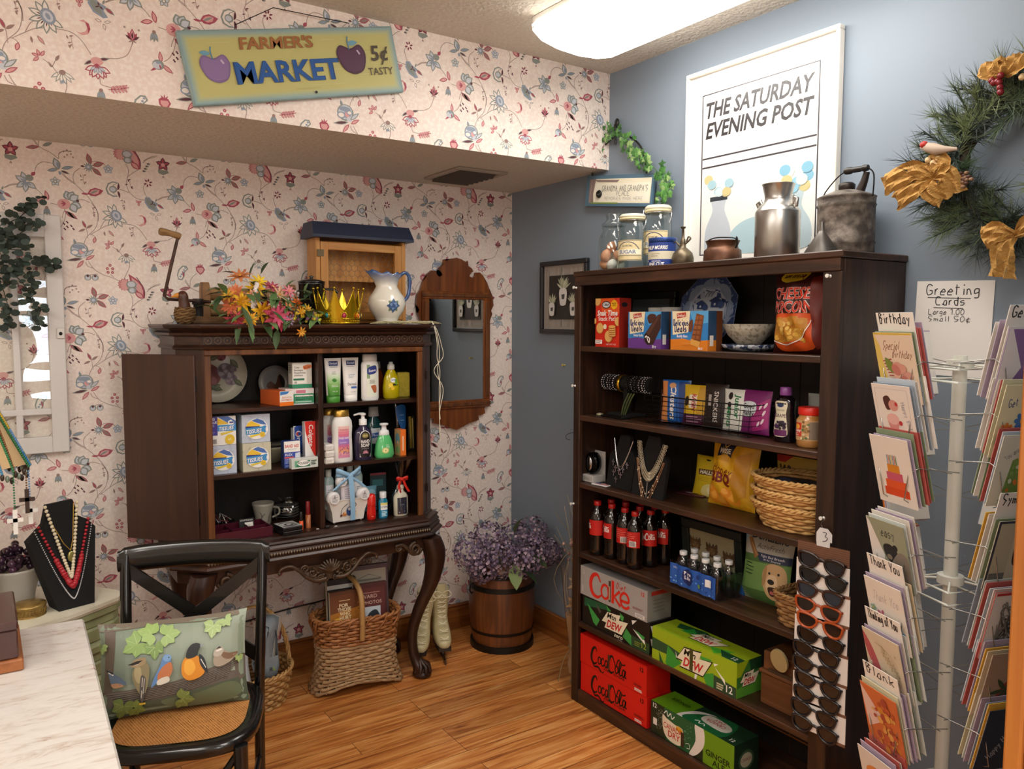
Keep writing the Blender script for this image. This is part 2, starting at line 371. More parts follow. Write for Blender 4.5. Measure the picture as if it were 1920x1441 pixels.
# wallpaper: one printed tile of the pattern, repeated over the wall
WPW, WPH = .53, .518
WPM=[('st8',214,472),('cres',305,460),('tul',441,463),('lot',341,352),('bfly',518,391),('blue',79,326),('buds',208,349),('bell',248,303),('ber',185,263),('cher',117,226),('pod',458,255),('straw',529,273),('pom',249,197),('rleaf',303,194),('sfl',191,136),('palm',123,137),('sun',206,59),('rpod',142,42),('cos',352,13),('tri',360,485),('gbf',48,514),('leafr',51,463),('dots',44,425),('lily',440,64),('lil2',23,132),('dstar',394,172),('sflg',6,70),('fern',400,295),('sbell',348,272),('tsp',335,96),('heart',298,14),('sprig',106,426),('lf2',193,403),('bud1',137,372),('sp3',133,482),('pair',504,6),('tinyb',101,87),('grd',268,85),('sbell2',504,476),('leafr2',57,461),('sp4',239,0),('pairl',489,195),('dots2',47,421),('sp5',54,180),('trf',273,412)]
WPV=[[126,0,146,-31,147,-67,137,-100,110,-130,99,-151,94,-171],[122,395,151,415,185,435,234,443,272,441,298,424,320,392,324,384],[155,419,167,444,178,455],[109,289,128,259,160,238,193,227,226,209],[98,286,106,270,124,263],[256,297,255,272,243,243,234,224],[255,164,264,143,261,114,255,93,258,68,271,47,294,30,329,25],[261,114,285,135,301,144],[318,174,338,193,366,203],[229,61,248,57,263,51],[329,38,318,68,319,83,331,94],[369,30,393,43,422,49],[18,109,32,99,53,79,77,63,102,38,119,18,137,-11,149,-40,150,-70],[70,71,67,91,72,111,92,130],[77,8,101,8,122,-1],[36,487,28,467,24,451],[131,157,150,162,172,158,183,146],[21,175,35,187,53,190,64,188],[346,320,349,301,373,296,388,290],[441,442,432,416,420,398,395,386,365,382],[38,481,33,446,17,415,0,401],[517,505,550,499],[485,195,490,230,514,257],[465,223,487,191],[369,31,389,45,414,50],[459,41,477,32,495,12],[469,98,476,122,493,138,512,140,531,137],[468,228,489,195,523,178,551,157],[21,157,23,178,41,189,66,191],[28,111,47,88,75,69],[321,183,350,202,372,208],[142,241,120,238,112,234],[186,241,197,229]]
wp_base = mat('#EFE0D8', .6, alt='#F6ECE4', nscale=85, contrast=(.45, .6))
VINE,RED,PINK,BLUE,LBLUE,GREY,MAR,CRM,LEAF = [mat(c,.65) for c in ('#A8948C','#AE4F61','#DDA5A4','#93A0B4','#CBD0DA','#8D958F','#5E2E3A','#F1E9E2','#9C7F78')]
def leafp(cx, cy, a, L, w, bend=0):
    """leaf outline from its base point along angle a"""
    o = []
    for t, s in ((0, 0), (.2, .7), (.45, 1), (.7, .75), (1, 0), (.7, -.75), (.45, -1), (.2, -.7)):
        x = t*L; y = s*w/2+bend*L*t*t; o.append((cx+x*math.cos(a)-y*math.sin(a),cy+x*math.sin(a)+y*math.cos(a)))
    return o
class Paper:
    def __init__(s): s.it = []; s.k = 0; s.c = None
    def p(s, m, pts):
        s.k += 1
        if s.c: pts = [(s.c[0]+(a-s.c[0])*1.13, s.c[1]+(b-s.c[1])*1.13) for a, b in pts]
        s.it.append((m, pts, s.k)); return s
    def leaf(s, m, cx, cy, deg, L, w, inner=None, bend=0):
        a = math.radians(deg); s.p(m, leafp(cx, cy, a, L, w, bend))
        if inner: s.p(inner,leafp(cx+math.cos(a)*L*.12,cy+math.sin(a)*L*.12,a,L*.74,w*.62,bend))
        return s
    def el(s, m, cx, cy, rx, ry=None, n=12, rot=0):
        ry = ry or rx; a,b = math.cos(rot),math.sin(rot); return s.p(m,[(cx+rx*math.cos(t)*a-ry*math.sin(t)*b,cy+rx*math.cos(t)*b+ry*math.sin(t)*a) for t in (2*PI*i/n for i in range(n))])
    def ln(s, m, pts, w=2.2):
        P = spline(pts, 4); n = len(P); a = []; b = []
        for i in range(n):
            t = (P[min(i+1,n-1)]-P[max(i-1,0)]).normalized(); q = V((-t.y,t.x))*w/2; a.append(P[i]+q); b.append(P[i]-q)
        k = s.k
        for i in range(n-1): s.p(m,[tuple(a[i]),tuple(b[i]),tuple(b[i+1]),tuple(a[i+1])]); s.k = k
        return s
    def petals(s, m, cx, cy, degs, L, w, inner=None, r0=0):
        for d in degs: s.leaf(m,cx+r0*math.cos(math.radians(d)),cy+r0*math.sin(math.radians(d)),d,L,w,inner)
        return s
def paper_tile():
    P = Paper(); M = {}
    for q in WPV: P.k = 0; P.ln(VINE, [(q[i], q[i+1]) for i in range(0, len(q), 2)], 2.4)
    for t, x, y in WPM:
        P.k = 1; P.c = (x, y)
        if t == 'st8':
            P.petals(GREY,x-3,y,(200,160,125,95,235,268,300,330),38,17,CRM,6); P.petals(MAR,x-3,y,(200,160,235,268,300),13,3,None,12)
            P.el(BLUE,x,y+2,17,21,14,.5).el(LBLUE,x,y+2,11,15,12,.5).el(BLUE,x,y+2,5,9,10,.5)
        elif t == 'cres':
            P.p(PINK,[(x-18,y-12),(x-6,y-14),(x+6,y-8),(x+10,y+2),(x+6,y+14),(x-8,y+17),(x+2,y+22),(x+14,y+14),(x+18,y),(x+12,y-14),(x-2,y-20)]); P.p(RED,[(x+6,y+16),(x+14,y+14),(x+18,y),(x+12,y-13),(x+11,y)])
        elif t == 'tul': P.petals(RED,x,y-12,(60,120),24,10).petals(MAR,x,y-12,(35,145),22,7).leaf(RED,x,y-14,90,34,14,PINK).leaf(MAR,x,y-8,90,18,6).petals(LEAF,x,y-12,(-30,-90,-150),12,4); P.el(VINE,x-19,y+20,3).el(VINE,x+17,y+18,3)
        elif t == 'lot':
            P.petals(RED,x,y,(180+22,180+50,270,290+20,338,245,295),32,17,CRM,2); P.petals(BLUE,x,y+2,(215,245,270,295,325),20,8,LBLUE,3); P.leaf(GREY,x-10,y+16,215,28,9,MAR).leaf(GREY,x+4,y+20,12,26,9,MAR); P.el(PINK,x-2,y+14,15,11).petals(RED,x-2,y+8,(225,250,270,290,315),16,3)
        elif t == 'bfly': P.leaf(RED,x+4,y+4,95,32,12,PINK).leaf(RED,x+6,y,-35,36,13,PINK).leaf(RED,x-2,y-6,215,28,7); P.el(GREY,x-4,y-2,16,14).el(LBLUE,x-7,y-4,12,10).el(BLUE,x-4,y+4,6,4).leaf(RED,x,y,-80,14,5)
        elif t == 'blue':
            P.leaf(BLUE,x-10,y+20,105,24,9,GREY); P.el(GREY,x,y+5,28,26,16).el(LBLUE,x,y+6,24,22,14).el(BLUE,x-2,y+16,20,8); P.el(BLUE,x-14,y-4,14,11).el(CRM,x-14,y-4,10,7).el(BLUE,x+6,y-2,11,13,12,.5).el(PINK,x+6,y-2,7,10,12,.5).el(BLUE,x+14,y+6,10,8).el(CRM,x+14,y+6,7,5).el(LBLUE,x+14,y-14,10,8)
            P.leaf(GREY,x+16,y-16,40,40,14,LBLUE).leaf(GREY,x+10,y-24,190,52,12,MAR).leaf(RED,x+18,y-28,30,34,12,PINK).leaf(RED,x+12,y-30,232,36,12,PINK)
        elif t == 'buds': P.petals(RED,x-16,y+4,(60,110,160,215),18,9,PINK,3).leaf(LEAF,x+18,y,60,20,8).leaf(LEAF,x+10,y-18,120,16,6); P.ln(VINE,[(x-10,y),(x+8,y-12),(x+24,y-34)],1.8).ln(VINE,[(x+10,y-16),(x+16,y-4),(x+20,y+6)],1.8)
        elif t == 'bell': P.petals(GREY,x-2,y+16,(215,240,262,285,310,330),34,10,CRM); P.petals(BLUE,x-2,y-6,(230,270,310),10,4).el(LEAF,x-2,y+14,8,7)
        elif t == 'ber':
            for dx,dy in ((-9,0),(8,0),(0,12),(-7,-13),(7,-13)): P.el(RED,x+dx,y+dy,5).el(PINK,x+dx,y+dy,2.4)
        elif t == 'cher':
            for dx in (-11,12): P.el(GREY,x+dx,y,11).el(LBLUE,x+dx,y-1,8).el(MAR,x+dx,y+5,4)
        elif t == 'pod':
            P.p(GREY,[(x-16,y-24),(x-20,y-6),(x-14,y+14),(x,y+28),(x+14,y+28),(x+20,y+16),(x+8,y+4),(x+6,y-12),(x-2,y-26)]); P.p(CRM,[(x-14,y-20),(x-16,y-6),(x-10,y+12),(x+2,y+24),(x+12,y+24),(x+15,y+16),(x+3,y+4),(x+1,y-12),(x-4,y-22)])
            for i in range(5): P.el(BLUE, x-8+i*4.4, y-12+i*8, 3.4)
            P.leaf(RED, x+4, y-14, 100, 22, 6)
        elif t == 'straw': P.p(RED,[(x,y-20),(x-14,y-6),(x-16,y+8),(x-8,y+14),(x+10,y+12),(x+17,y),(x+10,y-12)]); P.p(PINK,[(x,y-15),(x-10,y-4),(x-11,y+6),(x+8,y+7),(x+12,y),(x+7,y-9)]); P.petals(RED,x,y+8,(50,90,130),16,4)
        elif t == 'pom': P.petals(RED,x-12,y+4,range(60,300,26),17,10,PINK,6); P.el(PINK,x-12,y+2,12,20).el(GREY,x+10,y+4,17,14).el(LBLUE,x+10,y+5,13,10).el(GREY,x+12,y-16,14,12).el(LBLUE,x+12,y-16,10,8).petals(BLUE,x+10,y,(20,60,-20,-60),10,3,None,13)
        elif t == 'rleaf': P.leaf(RED,x+4,y-42,113,100,34,PINK,.12).leaf(RED,x+2,y-42,140,40,20,PINK); P.ln(MAR,[(x+4,y-40),(x+4,y-8),(x-20,y+34)],2.4)
        if t == 'rleaf':
            for i in range(4): P.el(GREY,x+17+i*5,y-46+i*9,6,3.6).el(MAR,x+15+i*5,y-46+i*9,2.2)
        elif t in ('sfl','sflg'): c = BLUE if t == 'sfl' else GREY; P.petals(c,x,y,(20,92,164,236,308),17,13,LBLUE).el(c,x,y,6).el(CRM,x,y,3)
        elif t == 'palm': P.leaf(RED,x+6,y+10,105,38,18,LEAF).leaf(RED,x+12,y+6,20,38,18,LEAF).leaf(RED,x+10,y-2,-40,38,16,LEAF); P.petals(GREY,x,y,range(0,360,30),20,4).el(BLUE,x-2,y,9).el(LBLUE,x-2,y,5).leaf(MAR,x-14,y+1,180,12,7)
        elif t == 'sun': P.p(GREY,[(x+18,y+24),(x,y+28),(x-16,y+20),(x-24,y),(x-18,y-18),(x,y-26),(x+16,y-24),(x+2,y-14),(x-4,y+2),(x+4,y+16)]); P.p(CRM,[(x+12,y+23),(x-2,y+23),(x-13,y+16),(x-19,y),(x-13,y-15),(x,y-21),(x+10,y-21),(x-1,y-14),(x-7,y+2),(x+1,y+16)]); P.el(GREY,x,y,13,12).el(LBLUE,x-1,y,9,8).leaf(MAR,x+14,y-2,65,26,8,None,.3).leaf(MAR,x+14,y-4,-60,26,8,None,-.3)
        elif t == 'rpod': P.p(RED,[(x-24,y-6),(x-16,y+8),(x,y+15),(x+14,y+12),(x+26,y+8),(x+18,y-4),(x+2,y-14),(x-14,y-14)]); P.p(PINK,[(x-18,y-4),(x-10,y+6),(x+2,y+10),(x+14,y+8),(x+10,y-4),(x-4,y-9)]); P.leaf(GREY,x-16,y-6,28,30,7).leaf(RED,x-44,y-8,-2,26,7)
        elif t == 'cos': P.p(BLUE,[(x-26,y+22),(x-28,y+4),(x-16,y-16),(x+8,y-28),(x+20,y-24),(x+10,y-8),(x+16,y+4),(x-2,y+12),(x-12,y+24)]); P.p(GREY,[(x-20,y+20),(x-22,y+4),(x-12,y-12),(x+8,y-23),(x+4,y-6),(x+6,y+2),(x-8,y+10)]); P.petals(MAR,x,y+2,(110,200,-40),12,4).leaf(GREY,x+12,y+2,-35,30,11,RED).leaf(GREY,x+8,y+8,70,14,6)
        elif t == 'tri': P.petals(LEAF, x, y+2, (165, 15, 285), 18, 8, CRM, 3)
        elif t == 'gbf': P.petals(GREY,x+4,y+6,(110,70,35),34,30,LBLUE).petals(GREY,x+8,y-4,(-20,-65),34,30,LBLUE).petals(LBLUE,x-8,y,(200,),10,18,CRM).el(PINK,x-14,y-8,20,18).petals(RED,x-8,y-6,(150,185,220),16,5).el(MAR,x+28,y+6,5,4)
        elif t in ('leafr', 'leafr2'): P.leaf(RED, x-16, y+14, -35, 42, 14, LEAF)
        elif t in ('dots', 'dots2', 'sp5'):
            for dx,dy in ((-14,6),(-4,12),(-4,-4),(8,0),(14,-10),(-12,-12)): P.el(MAR if t != 'sp5' else LEAF,x+dx,y+dy,2.6)
        elif t == 'lily': P.petals(GREY,x,y-4,(110,150,215,265,-35),36,20,LBLUE); P.petals(BLUE,x,y-4,(110,150,215,265,-35),20,6); P.el(GREY,x+10,y+10,12,11).leaf(RED,x+16,y+18,50,18,12)
        elif t == 'lil2': P.leaf(GREY,x-2,y-14,110,42,24,LBLUE).leaf(BLUE,x-2,y-10,105,24,10).leaf(GREY,x+4,y-10,15,40,13,BLUE).leaf(GREY,x-4,y-12,195,36,13,BLUE).leaf(GREY,x+2,y-16,-20,30,9,MAR).leaf(BLUE,x,y-18,270,14,9)
        elif t == 'dstar': P.petals(MAR,x,y+4,(18,90,162,234,306),25,16,RED); P.el(PINK,x,y+2,7).p(GREY,[(x-18,y-16),(x+14,y-16),(x+20,y-24),(x,y-34),(x-16,y-28)]); P.petals(LEAF,x,y-36,(250,290),10,3)
        elif t == 'fern':
            for i in range(5): P.leaf(RED,x-22+i*8,y-4+i*2,50,14,6,PINK).leaf(RED,x-22+i*8,y-4+i*2,-50,14,6,PINK)
            P.ln(RED, [(x-28, y-6), (x, y), (x+24, y+8)], 2)
        elif t in ('sbell','sbell2'): P.petals(GREY,x,y+12,(250,270,290),30,9,BLUE).petals(GREY,x,y-4,(225,270,315),14,5).el(LEAF,x,y+10,5)
        elif t == 'tsp': P.petals(RED, x, y, (20, 80, 130, 200, 260, 320), 12, 6, MAR, 4)
        elif t == 'heart': P.petals(RED, x, y, (40, 140, 270), 12, 9, PINK)
        elif t == 'sprig': P.leaf(LEAF,x,y-8,115,30,10,RED).leaf(LEAF,x,y-8,35,26,9).leaf(LEAF,x-2,y-10,205,26,8); P.ln(VINE,[(x+4,y-42),(x+2,y-20),(x,y-8)],1.8)
        elif t == 'lf2': P.leaf(LEAF, x-8, y+10, -50, 28, 9, PINK).leaf(LEAF, x-22, y+6, -80, 18, 6)
        elif t == 'bud1': P.leaf(RED,x-6,y-10,75,24,12,PINK); P.ln(VINE,[(x,y+10),(x-8,y+18),(x-20,y+20)],1.8)
        elif t in ('sp3', 'sp4', 'trf', 'tinyb', 'grd'):
            for i,d in enumerate((20,110,200,290,60)): P.leaf(LEAF if t != 'grd' else MAR,x+R.uniform(-8,8),y+(2-i)*7,d,11,4)
            P.ln(VINE, [(x, y+14), (x+1, y), (x+4, y-16)], 1.4)
        elif t == 'pair': P.leaf(RED,x-2,y-4,195,34,14,PINK).leaf(RED,x+6,y-8,105,34,14,PINK)
        elif t == 'pairl': P.leaf(RED, x-2, y, 190, 40, 14, LEAF).leaf(GREY, x+8, y+4, 25, 34, 13)
    return P.it
TILE = paper_tile()
def paper_on(mb, x0, x1, z0, z1, ax, az, y):
    """print the tile over x0..x1, z0..z1 of a wall facing -y; motifs cut by an edge are trimmed there"""
    nx0 = int((x0-ax)/WPW)-2; nx1 = int((x1-ax)/WPW)+2; nz0 = int((z0-az)/WPH)-2; nz1 = int((z1-az)/WPH)+2
    for m, pts, k in TILE:
        vs = []; fs = []
        for i in range(nx0, nx1+1):
            for j in range(nz0, nz1+1):
                q = [(ax+i*WPW+p[0]/1000, az+j*WPH+p[1]/1000) for p in pts]
                for (e, lim, sg) in ((0, x0, 1), (0, x1, -1), (1, z0, 1), (1, z1, -1)):
                    o = []
                    for a, b in zip(q, q[1:]+q[:1]):
                        da = (a[e]-lim)*sg; db = (b[e]-lim)*sg
                        if da >= 0: o.append(a)
                        if da*db < 0: t = da/(da-db); o.append((a[0]+(b[0]-a[0])*t,a[1]+(b[1]-a[1])*t))
                    q = o
                    if len(q) < 3: break
                if len(q) >= 3: fs.append(list(range(len(vs),len(vs)+len(q)))); vs += [(p[0],y-.0002-.00004*k,p[1]) for p in q]
        if fs: mb.add(m, vs, fs)
    return mb
mb = MB(wp_base); mb.box(-4.5,0,0,0,.1,HC); paper_on(mb,-3.1,0,.1,HS,-2.65+.0,1.554+.0,0); struct(mb,'wall_left')
mb = MB(wp_base); mb.add(wp_base,[(-4.5,-DS,HS),(0,-DS,HS),(0,-DS,HC),(-4.5,-DS,HC)],[(0,1,2,3)])
mb.add(paint_ceiling,[(-4.5,-DS,HS),(0,-DS,HS),(0,0,HS),(-4.5,0,HS)],[(3,2,1,0)]); paper_on(mb,-3.1,0,HS,HC,-2.919,2.029,-DS); struct(mb,'wall_upper')
bbw = woodmat('#6E3C17', '#A4662F', 0, .4, .8); bbw1 = woodmat('#6E3C17', '#A4662F', 1, .4, .8)
mb = MB(bbw); mb.box(-4.5,-.014,0,0,0,.118,bv=.003); mb.box(-4.5,-.02,.118,0,0,.133,bv=.006); struct(mb,'baseboard_left')
mb = MB(bbw1); mb.box(-.014,-2.9,0,0,0,.118,bv=.003); mb.box(-.02,-2.9,.118,0,0,.133,bv=.006); struct(mb,'baseboard_right')
# doorway casing at the right edge and the stub of wall behind it
mb = MB(woodmat('#9A5A24','#C07A38',2,.4,.6)); mb.box(-.872,-2.93,0,-.80,-2.90,2.2,bv=.004); mb.box(-.862,-3.05,0,-.83,-2.93,2.2,bv=.003); struct(mb,'trim_1')
mb = MB(wallblue); mb.box(-.835, -3.04, 0, 0, -2.94, HC); struct(mb, 'wall_partition')

# fluorescent wraparound lights: one over the shelves, one above the desk, others added unseen for fill
def make_light(loc, rz, label):
    t = thing('ceiling_light', label, 'ceiling light', loc, rz, 'fluorescent ceiling lights')
    mb = MB(mat('#E8E6E0',.5)); mb.box(-.2,-.61,-.045,.2,.61,0,bv=.004); mb.build('housing',t)
    lens = mat('#FFFAF2',.35,emit=LAMP); pr = [(-.205,-.03),(-.2,-.055),(-.16,-.085),(-.09,-.102),(0,-.108),(.09,-.102),(.16,-.085),(.2,-.055),(.205,-.03)]
    mb = MB(lens); mb.loft([[(x,y,z) for x,z in pr] for y in (-.59,.59)],lens,True,True,False)
    mb.build('lens', t)
    for y0, y1 in ((-.612, -.59), (.59, .612)):
        mb = MB(mat('#F4F1E8',.4,emit=LAMP*.22)); mb.loft([[(x*k,y,z*kz) for x,z in pr] for y,k,kz in ((y0,.97 if y0 < 0 else 1,.9 if y0 < 0 else 1),(y1,1 if y0 < 0 else .97,1 if y0 < 0 else .9))],None,True)
    mb.build('end_cap', t); return t
lt = make_light((-.475, -1.74, HC), 0, 'bright fluorescent ceiling light over the dark bookcase')
dup(lt, (-2.75, -2.6, HC), 0, 'fluorescent ceiling light above the marble desk, out of the picture')
dup(lt, (-3.6, -1.75, HC), 0, 'added fluorescent fill light beyond the left edge of the picture')  # this and the following fixtures are unseen, added to brighten the room
dup(lt, (-1.35, -3.3, HC), 0, 'added fluorescent fill light above and behind the camera')
dup(lt, (-1.0, -4.7, HC), 0, 'added fluorescent fill light behind the camera, towards the blue wall')
dup(lt,(-3.2,-4.4,HC),0,'added fluorescent fill light behind the camera, towards the far cream wall')
# ---------------------------------------------------------------- dark bookcase along the blue wall
BX = -.339; BY0 = -.968; BY1 = -2.184; BH = 1.815; SHZ = (1.5106, 1.2259, .9454, .652, .3529, .06)
walv = woodmat('#22140D','#432A1B',2,.42,.9,'#301D13'); walh = woodmat('#2A1910','#543422',1,.42,.9,'#3C2517'); walshade = woodmat('#120B07','#20130C',2,.65,.8)  # back board wood toned darker to stand in for shade inside the shelves
bc = thing('bookcase','tall dark brown open bookcase stocked with groceries against the blue wall','bookcase',(0,0,0))
mb = MB(walh); mb.box(BX-.004,BY1-.006,BH-.02,-.004,BY0+.006,BH,bv=.003); mb.build('top_board',bc)
mb = MB(walh); mb.box(BX-.002,BY1+.002,BH-.058,BX+.018,BY0-.002,BH-.021,bv=.002); mb.build('top_rail',bc)
for y0, y1 in ((BY0-.022, BY0), (BY1, BY1+.022)):
    mb = MB(walv); mb.box(BX+.019, y0, 0, -.004, y1, BH-.021, bv=.002); mb.build('side_panel', bc)
for y0, y1 in ((BY0-.038, BY0+.002), (BY1-.002, BY1+.058)):
    mb = MB(walv); mb.box(BX, y0, 0, BX+.018, y1, BH-.0585, bv=.002); mb.build('stile', bc)
mb = MB(walshade); n = 7
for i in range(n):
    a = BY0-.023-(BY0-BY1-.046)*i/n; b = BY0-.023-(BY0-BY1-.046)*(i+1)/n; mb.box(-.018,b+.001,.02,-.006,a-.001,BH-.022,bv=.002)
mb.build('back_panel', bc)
for z in SHZ:
    mb = MB(walh); x0 = BX+.002 if z > .1 else BX+.02; mb.box(x0,BY1+.0585 if z > .1 else BY1+.024,z-.021,-.02,BY0-.0385 if z > .1 else BY0-.024,z,bv=.002); mb.build('shelf',bc)
mb = MB(walh); mb.box(BX+.001,BY1+.06,0,BX+.019,BY0-.04,.058,bv=.002); mb.build('toe_board',bc)

# ---------------------------------------------------------------- china cabinet on cabriole legs
CXL, CXR, CYF, CYB, CC = -1.765, -.675, -.42, -.05, (.082, .085)
mahv = woodmat('#24140D','#40251A',2,.34,.8,'#321C13'); mahh = woodmat('#24140D','#44281B',0,.34,.8,'#331D13'); mahf = woodmat('#4A2A15','#7A4B28',2,.36,.9); mahshade = woodmat('#100A07','#1C110B',2,.65,.8); door_wood = woodmat('#38221A','#4A2E22',2,.38,.35,'#412820')  # back panel wood carries the cabinet's interior shade in its darker colour
def cab_ring(off, z, front_only=False):
    a, b = CC
    return [(CXL-off,CYB,z),(CXL-off,CYF+b-off*.4,z),(CXL+a-off*.4,CYF-off,z),(CXR-a+off*.4,CYF-off,z),(CXR+off,CYF+b-off*.4,z),(CXR+off,CYB,z)]
cab = thing('china_cabinet','antique carved dark wood china cabinet on curved legs with open doors','cabinet')
mb = MB(mahh); mb.loft([cab_ring(o,z) for o,z in ((0,1.50),(.008,1.502),(.012,1.510),(.006,1.516),(.003,1.52),(.003,1.55),(.02,1.556),(.024,1.564),(.014,1.568),(.024,1.578),(.042,1.583),(.046,1.59),(.046,1.597))],None,True,False)
for x0, x1 in ((CXL+CC[0], CXR-CC[0]),):
    N = 26; frz = mat('#5E4838', .35, .1)
    for i in range(N):
        x = x0+(x1-x0)*(i+.5)/N; mb.tube([(x+.0135*math.cos(t),CYF-.004,1.535+.0135*math.sin(t)) for t in (2*PI*k/12 for k in range(12))],.0022,5,frz,True); mb.ell((x,CYF-.003,1.535),.005,.003,.005,6,4,frz)
        for dz in (-.008,0,.008): mb.ell((x+(x1-x0)/N/2,CYF-.003,1.535+dz),.0018,.002,.0018,5,3,frz)
mb.build('cornice', cab)
mb = MB(mahh); mb.add(None,cab_ring(0,1.4999),[(0,1,2,3,4,5)]); mb.add(None,cab_ring(0,1.485),[(5,4,3,2,1,0)]); mb.build('ceiling_board',cab)
for sx in (0, 1):
    mb = MB(mahv)
    def P(x): return x if not sx else CXL+CXR-x
    o = [(P(CXL),CYB),(P(CXL),CYF+CC[1]),(P(CXL+CC[0]),CYF),(P(CXL+CC[0]+.018),CYF),(P(CXL+CC[0]+.018),CYF+.02),(P(CXL+.02),CYF+CC[1]+.01),(P(CXL+.02),CYB)]
    mb.prism(o if not sx else o[::-1], .735, 1.4995); mb.build('side_panel', cab)
    mb = MB(mahf); mb.box(P(CXL+CC[0]+.002),CYF-.006,.745,P(CXL+CC[0]+.026),CYF+.012,1.478,bv=.003); mb.build('face_frame',cab)
mb = MB(mahf); mb.box(CXL+CC[0]+.002,CYF-.007,1.4785,CXR-CC[0]-.002,CYF+.012,1.4995,bv=.003); mb.build('top_rail',cab)
mb = MB(mahshade); mb.box(CXL+.021, CYB-.012, .74, CXR-.021, CYB, 1.484); mb.build('back_panel', cab)
mb = MB(mahv); mb.box(-1.231,-.405,.747,-1.210,CYB-.013,1.484,bv=.002); mb.build('divider',cab)
for z in (1.268, 1.010):
    for x0, x1 in ((-1.744, -1.2315), (-1.2095, -.697)):
        mb = MB(mahh); mb.prism([(x0+(.06 if x0 < -1.3 else 0),-.385),(x1-(.06 if x1 > -1 else 0),-.385),(x1,-.32),(x1,CYB-.013),(x0,CYB-.013),(x0,-.32)],z-.016,z); mb.build('shelf',cab)
mb = MB(mahh); mb.loft([cab_ring(o,z) for o,z in ((-.001,.747),(.004,.745),(.006,.737),(.028,.732),(.032,.724),(.026,.718),(.034,.708),(.036,.702))],None,True,False); mb.build('bottom_board',cab)
mb = MB(mahh); mb.loft([cab_ring(o,z) for o,z in ((.036,.7018),(.03,.698),(.036,.694),(.04,.686),(.036,.677),(.044,.672),(.05,.664),(.046,.656),(.03,.652),(.02,.648),(.02,.600))],None,True,False)
brz = mat('#8A7B66', .35, .5)
for i in range(84): mb.ell((CXL+CC[0]-.01+(CXR-CXL-2*CC[0]+.02)*i/83,CYF-.04,.685),.0042,.005,.0065,6,4,brz)
mb.build('apron', cab)
# carved ornament, scrolls left and right of a shell
def scroll(mb, cx, cz, r0, turns, a0, hand, y, w):
    pts = []
    for i in range(int(18*turns)+1):
        t = i/(18*turns); a = a0+hand*2*PI*turns*t; r = r0*(1-.82*t); pts.append((cx+r*math.cos(a),y,cz+r*math.sin(a)))
    mb.tube(pts, [w*(1-.45*i/len(pts)) for i in range(len(pts))], 6)
carve = mat('#3A2A1E', .38, .15, alt='#54402F', nscale=40)
mb = MB(carve); OX = -1.215; y = CYF-.036
mb.grid(lambda u,v: (OX+(u-.5)*.27*(1-.35*v),y+.012-.018*math.sin(PI*u),.612-.064*v*math.sin(PI*(.12+.76*u))),12,4)
for i in range(9):
    a = PI*(.14+.72*i/8); mb.tube([(OX,y-.012,.578),(OX+.03*math.cos(a),y-.022,.582+.03*math.sin(a)),(OX+.052*math.cos(a),y-.008,.584+.046*math.sin(a))],[.003,.006,.004],6)
for s_ in (-1, 1):
    def q(x): return OX+s_*x
    p = spline([(q(.02),y-.012,.553),(q(.06),y-.014,.551),(q(.10),y-.012,.572),(q(.13),y-.01,.603),(q(.165),y-.006,.626),(q(.20),y-.004,.621),(q(.212),y-.004,.604)],5)
    mb.tube(p, [.010-.005*i/len(p) for i in range(len(p))], 7); mb.ell((q(.21), y-.004, .603), .007)
    scroll(mb,q(.075),.585,.02,1.6,PI/2,s_,y-.01,.006); scroll(mb,q(.045),.560,.014,1.4,0,-s_,y-.014,.005); scroll(mb,q(.105),.605,.016,1.5,PI,s_,y-.006,.005); scroll(mb,q(.02),.552,.011,1.3,PI/2,s_,y-.014,.004)
    for k in range(3): mb.ell((q(.03+.022*k), y-.014, .573+.01*k), .009, .006, .006, 8, 5)
mb.build('carved_ornament', cab)
for s_ in (-1, 1):
    cx = (CXL+CXR)/2; mb = MB(carve)
    def q(x): return cx+s_*x
    scroll(mb,q(.405),.605,.03,1.8,PI/2,s_,CYF-.028,.009); scroll(mb,q(.325),.622,.016,1.5,0,-s_,CYF-.026,.006)
    p = spline([(q(.31),CYF-.024,.63),(q(.345),CYF-.026,.632),(q(.38),CYF-.028,.60),(q(.42),CYF-.024,.582),(q(.44),CYF-.02,.60)],5); mb.tube(p,.009,7)
    mb.add(None,[(q(.31),CYF-.018,.64),(q(.44),CYF-.018,.64),(q(.44),CYF-.018,.585),(q(.41),CYF-.018,.58),(q(.37),CYF-.018,.602)],[(0,1,2,3,4)]); mb.build('scroll_bracket',cab)
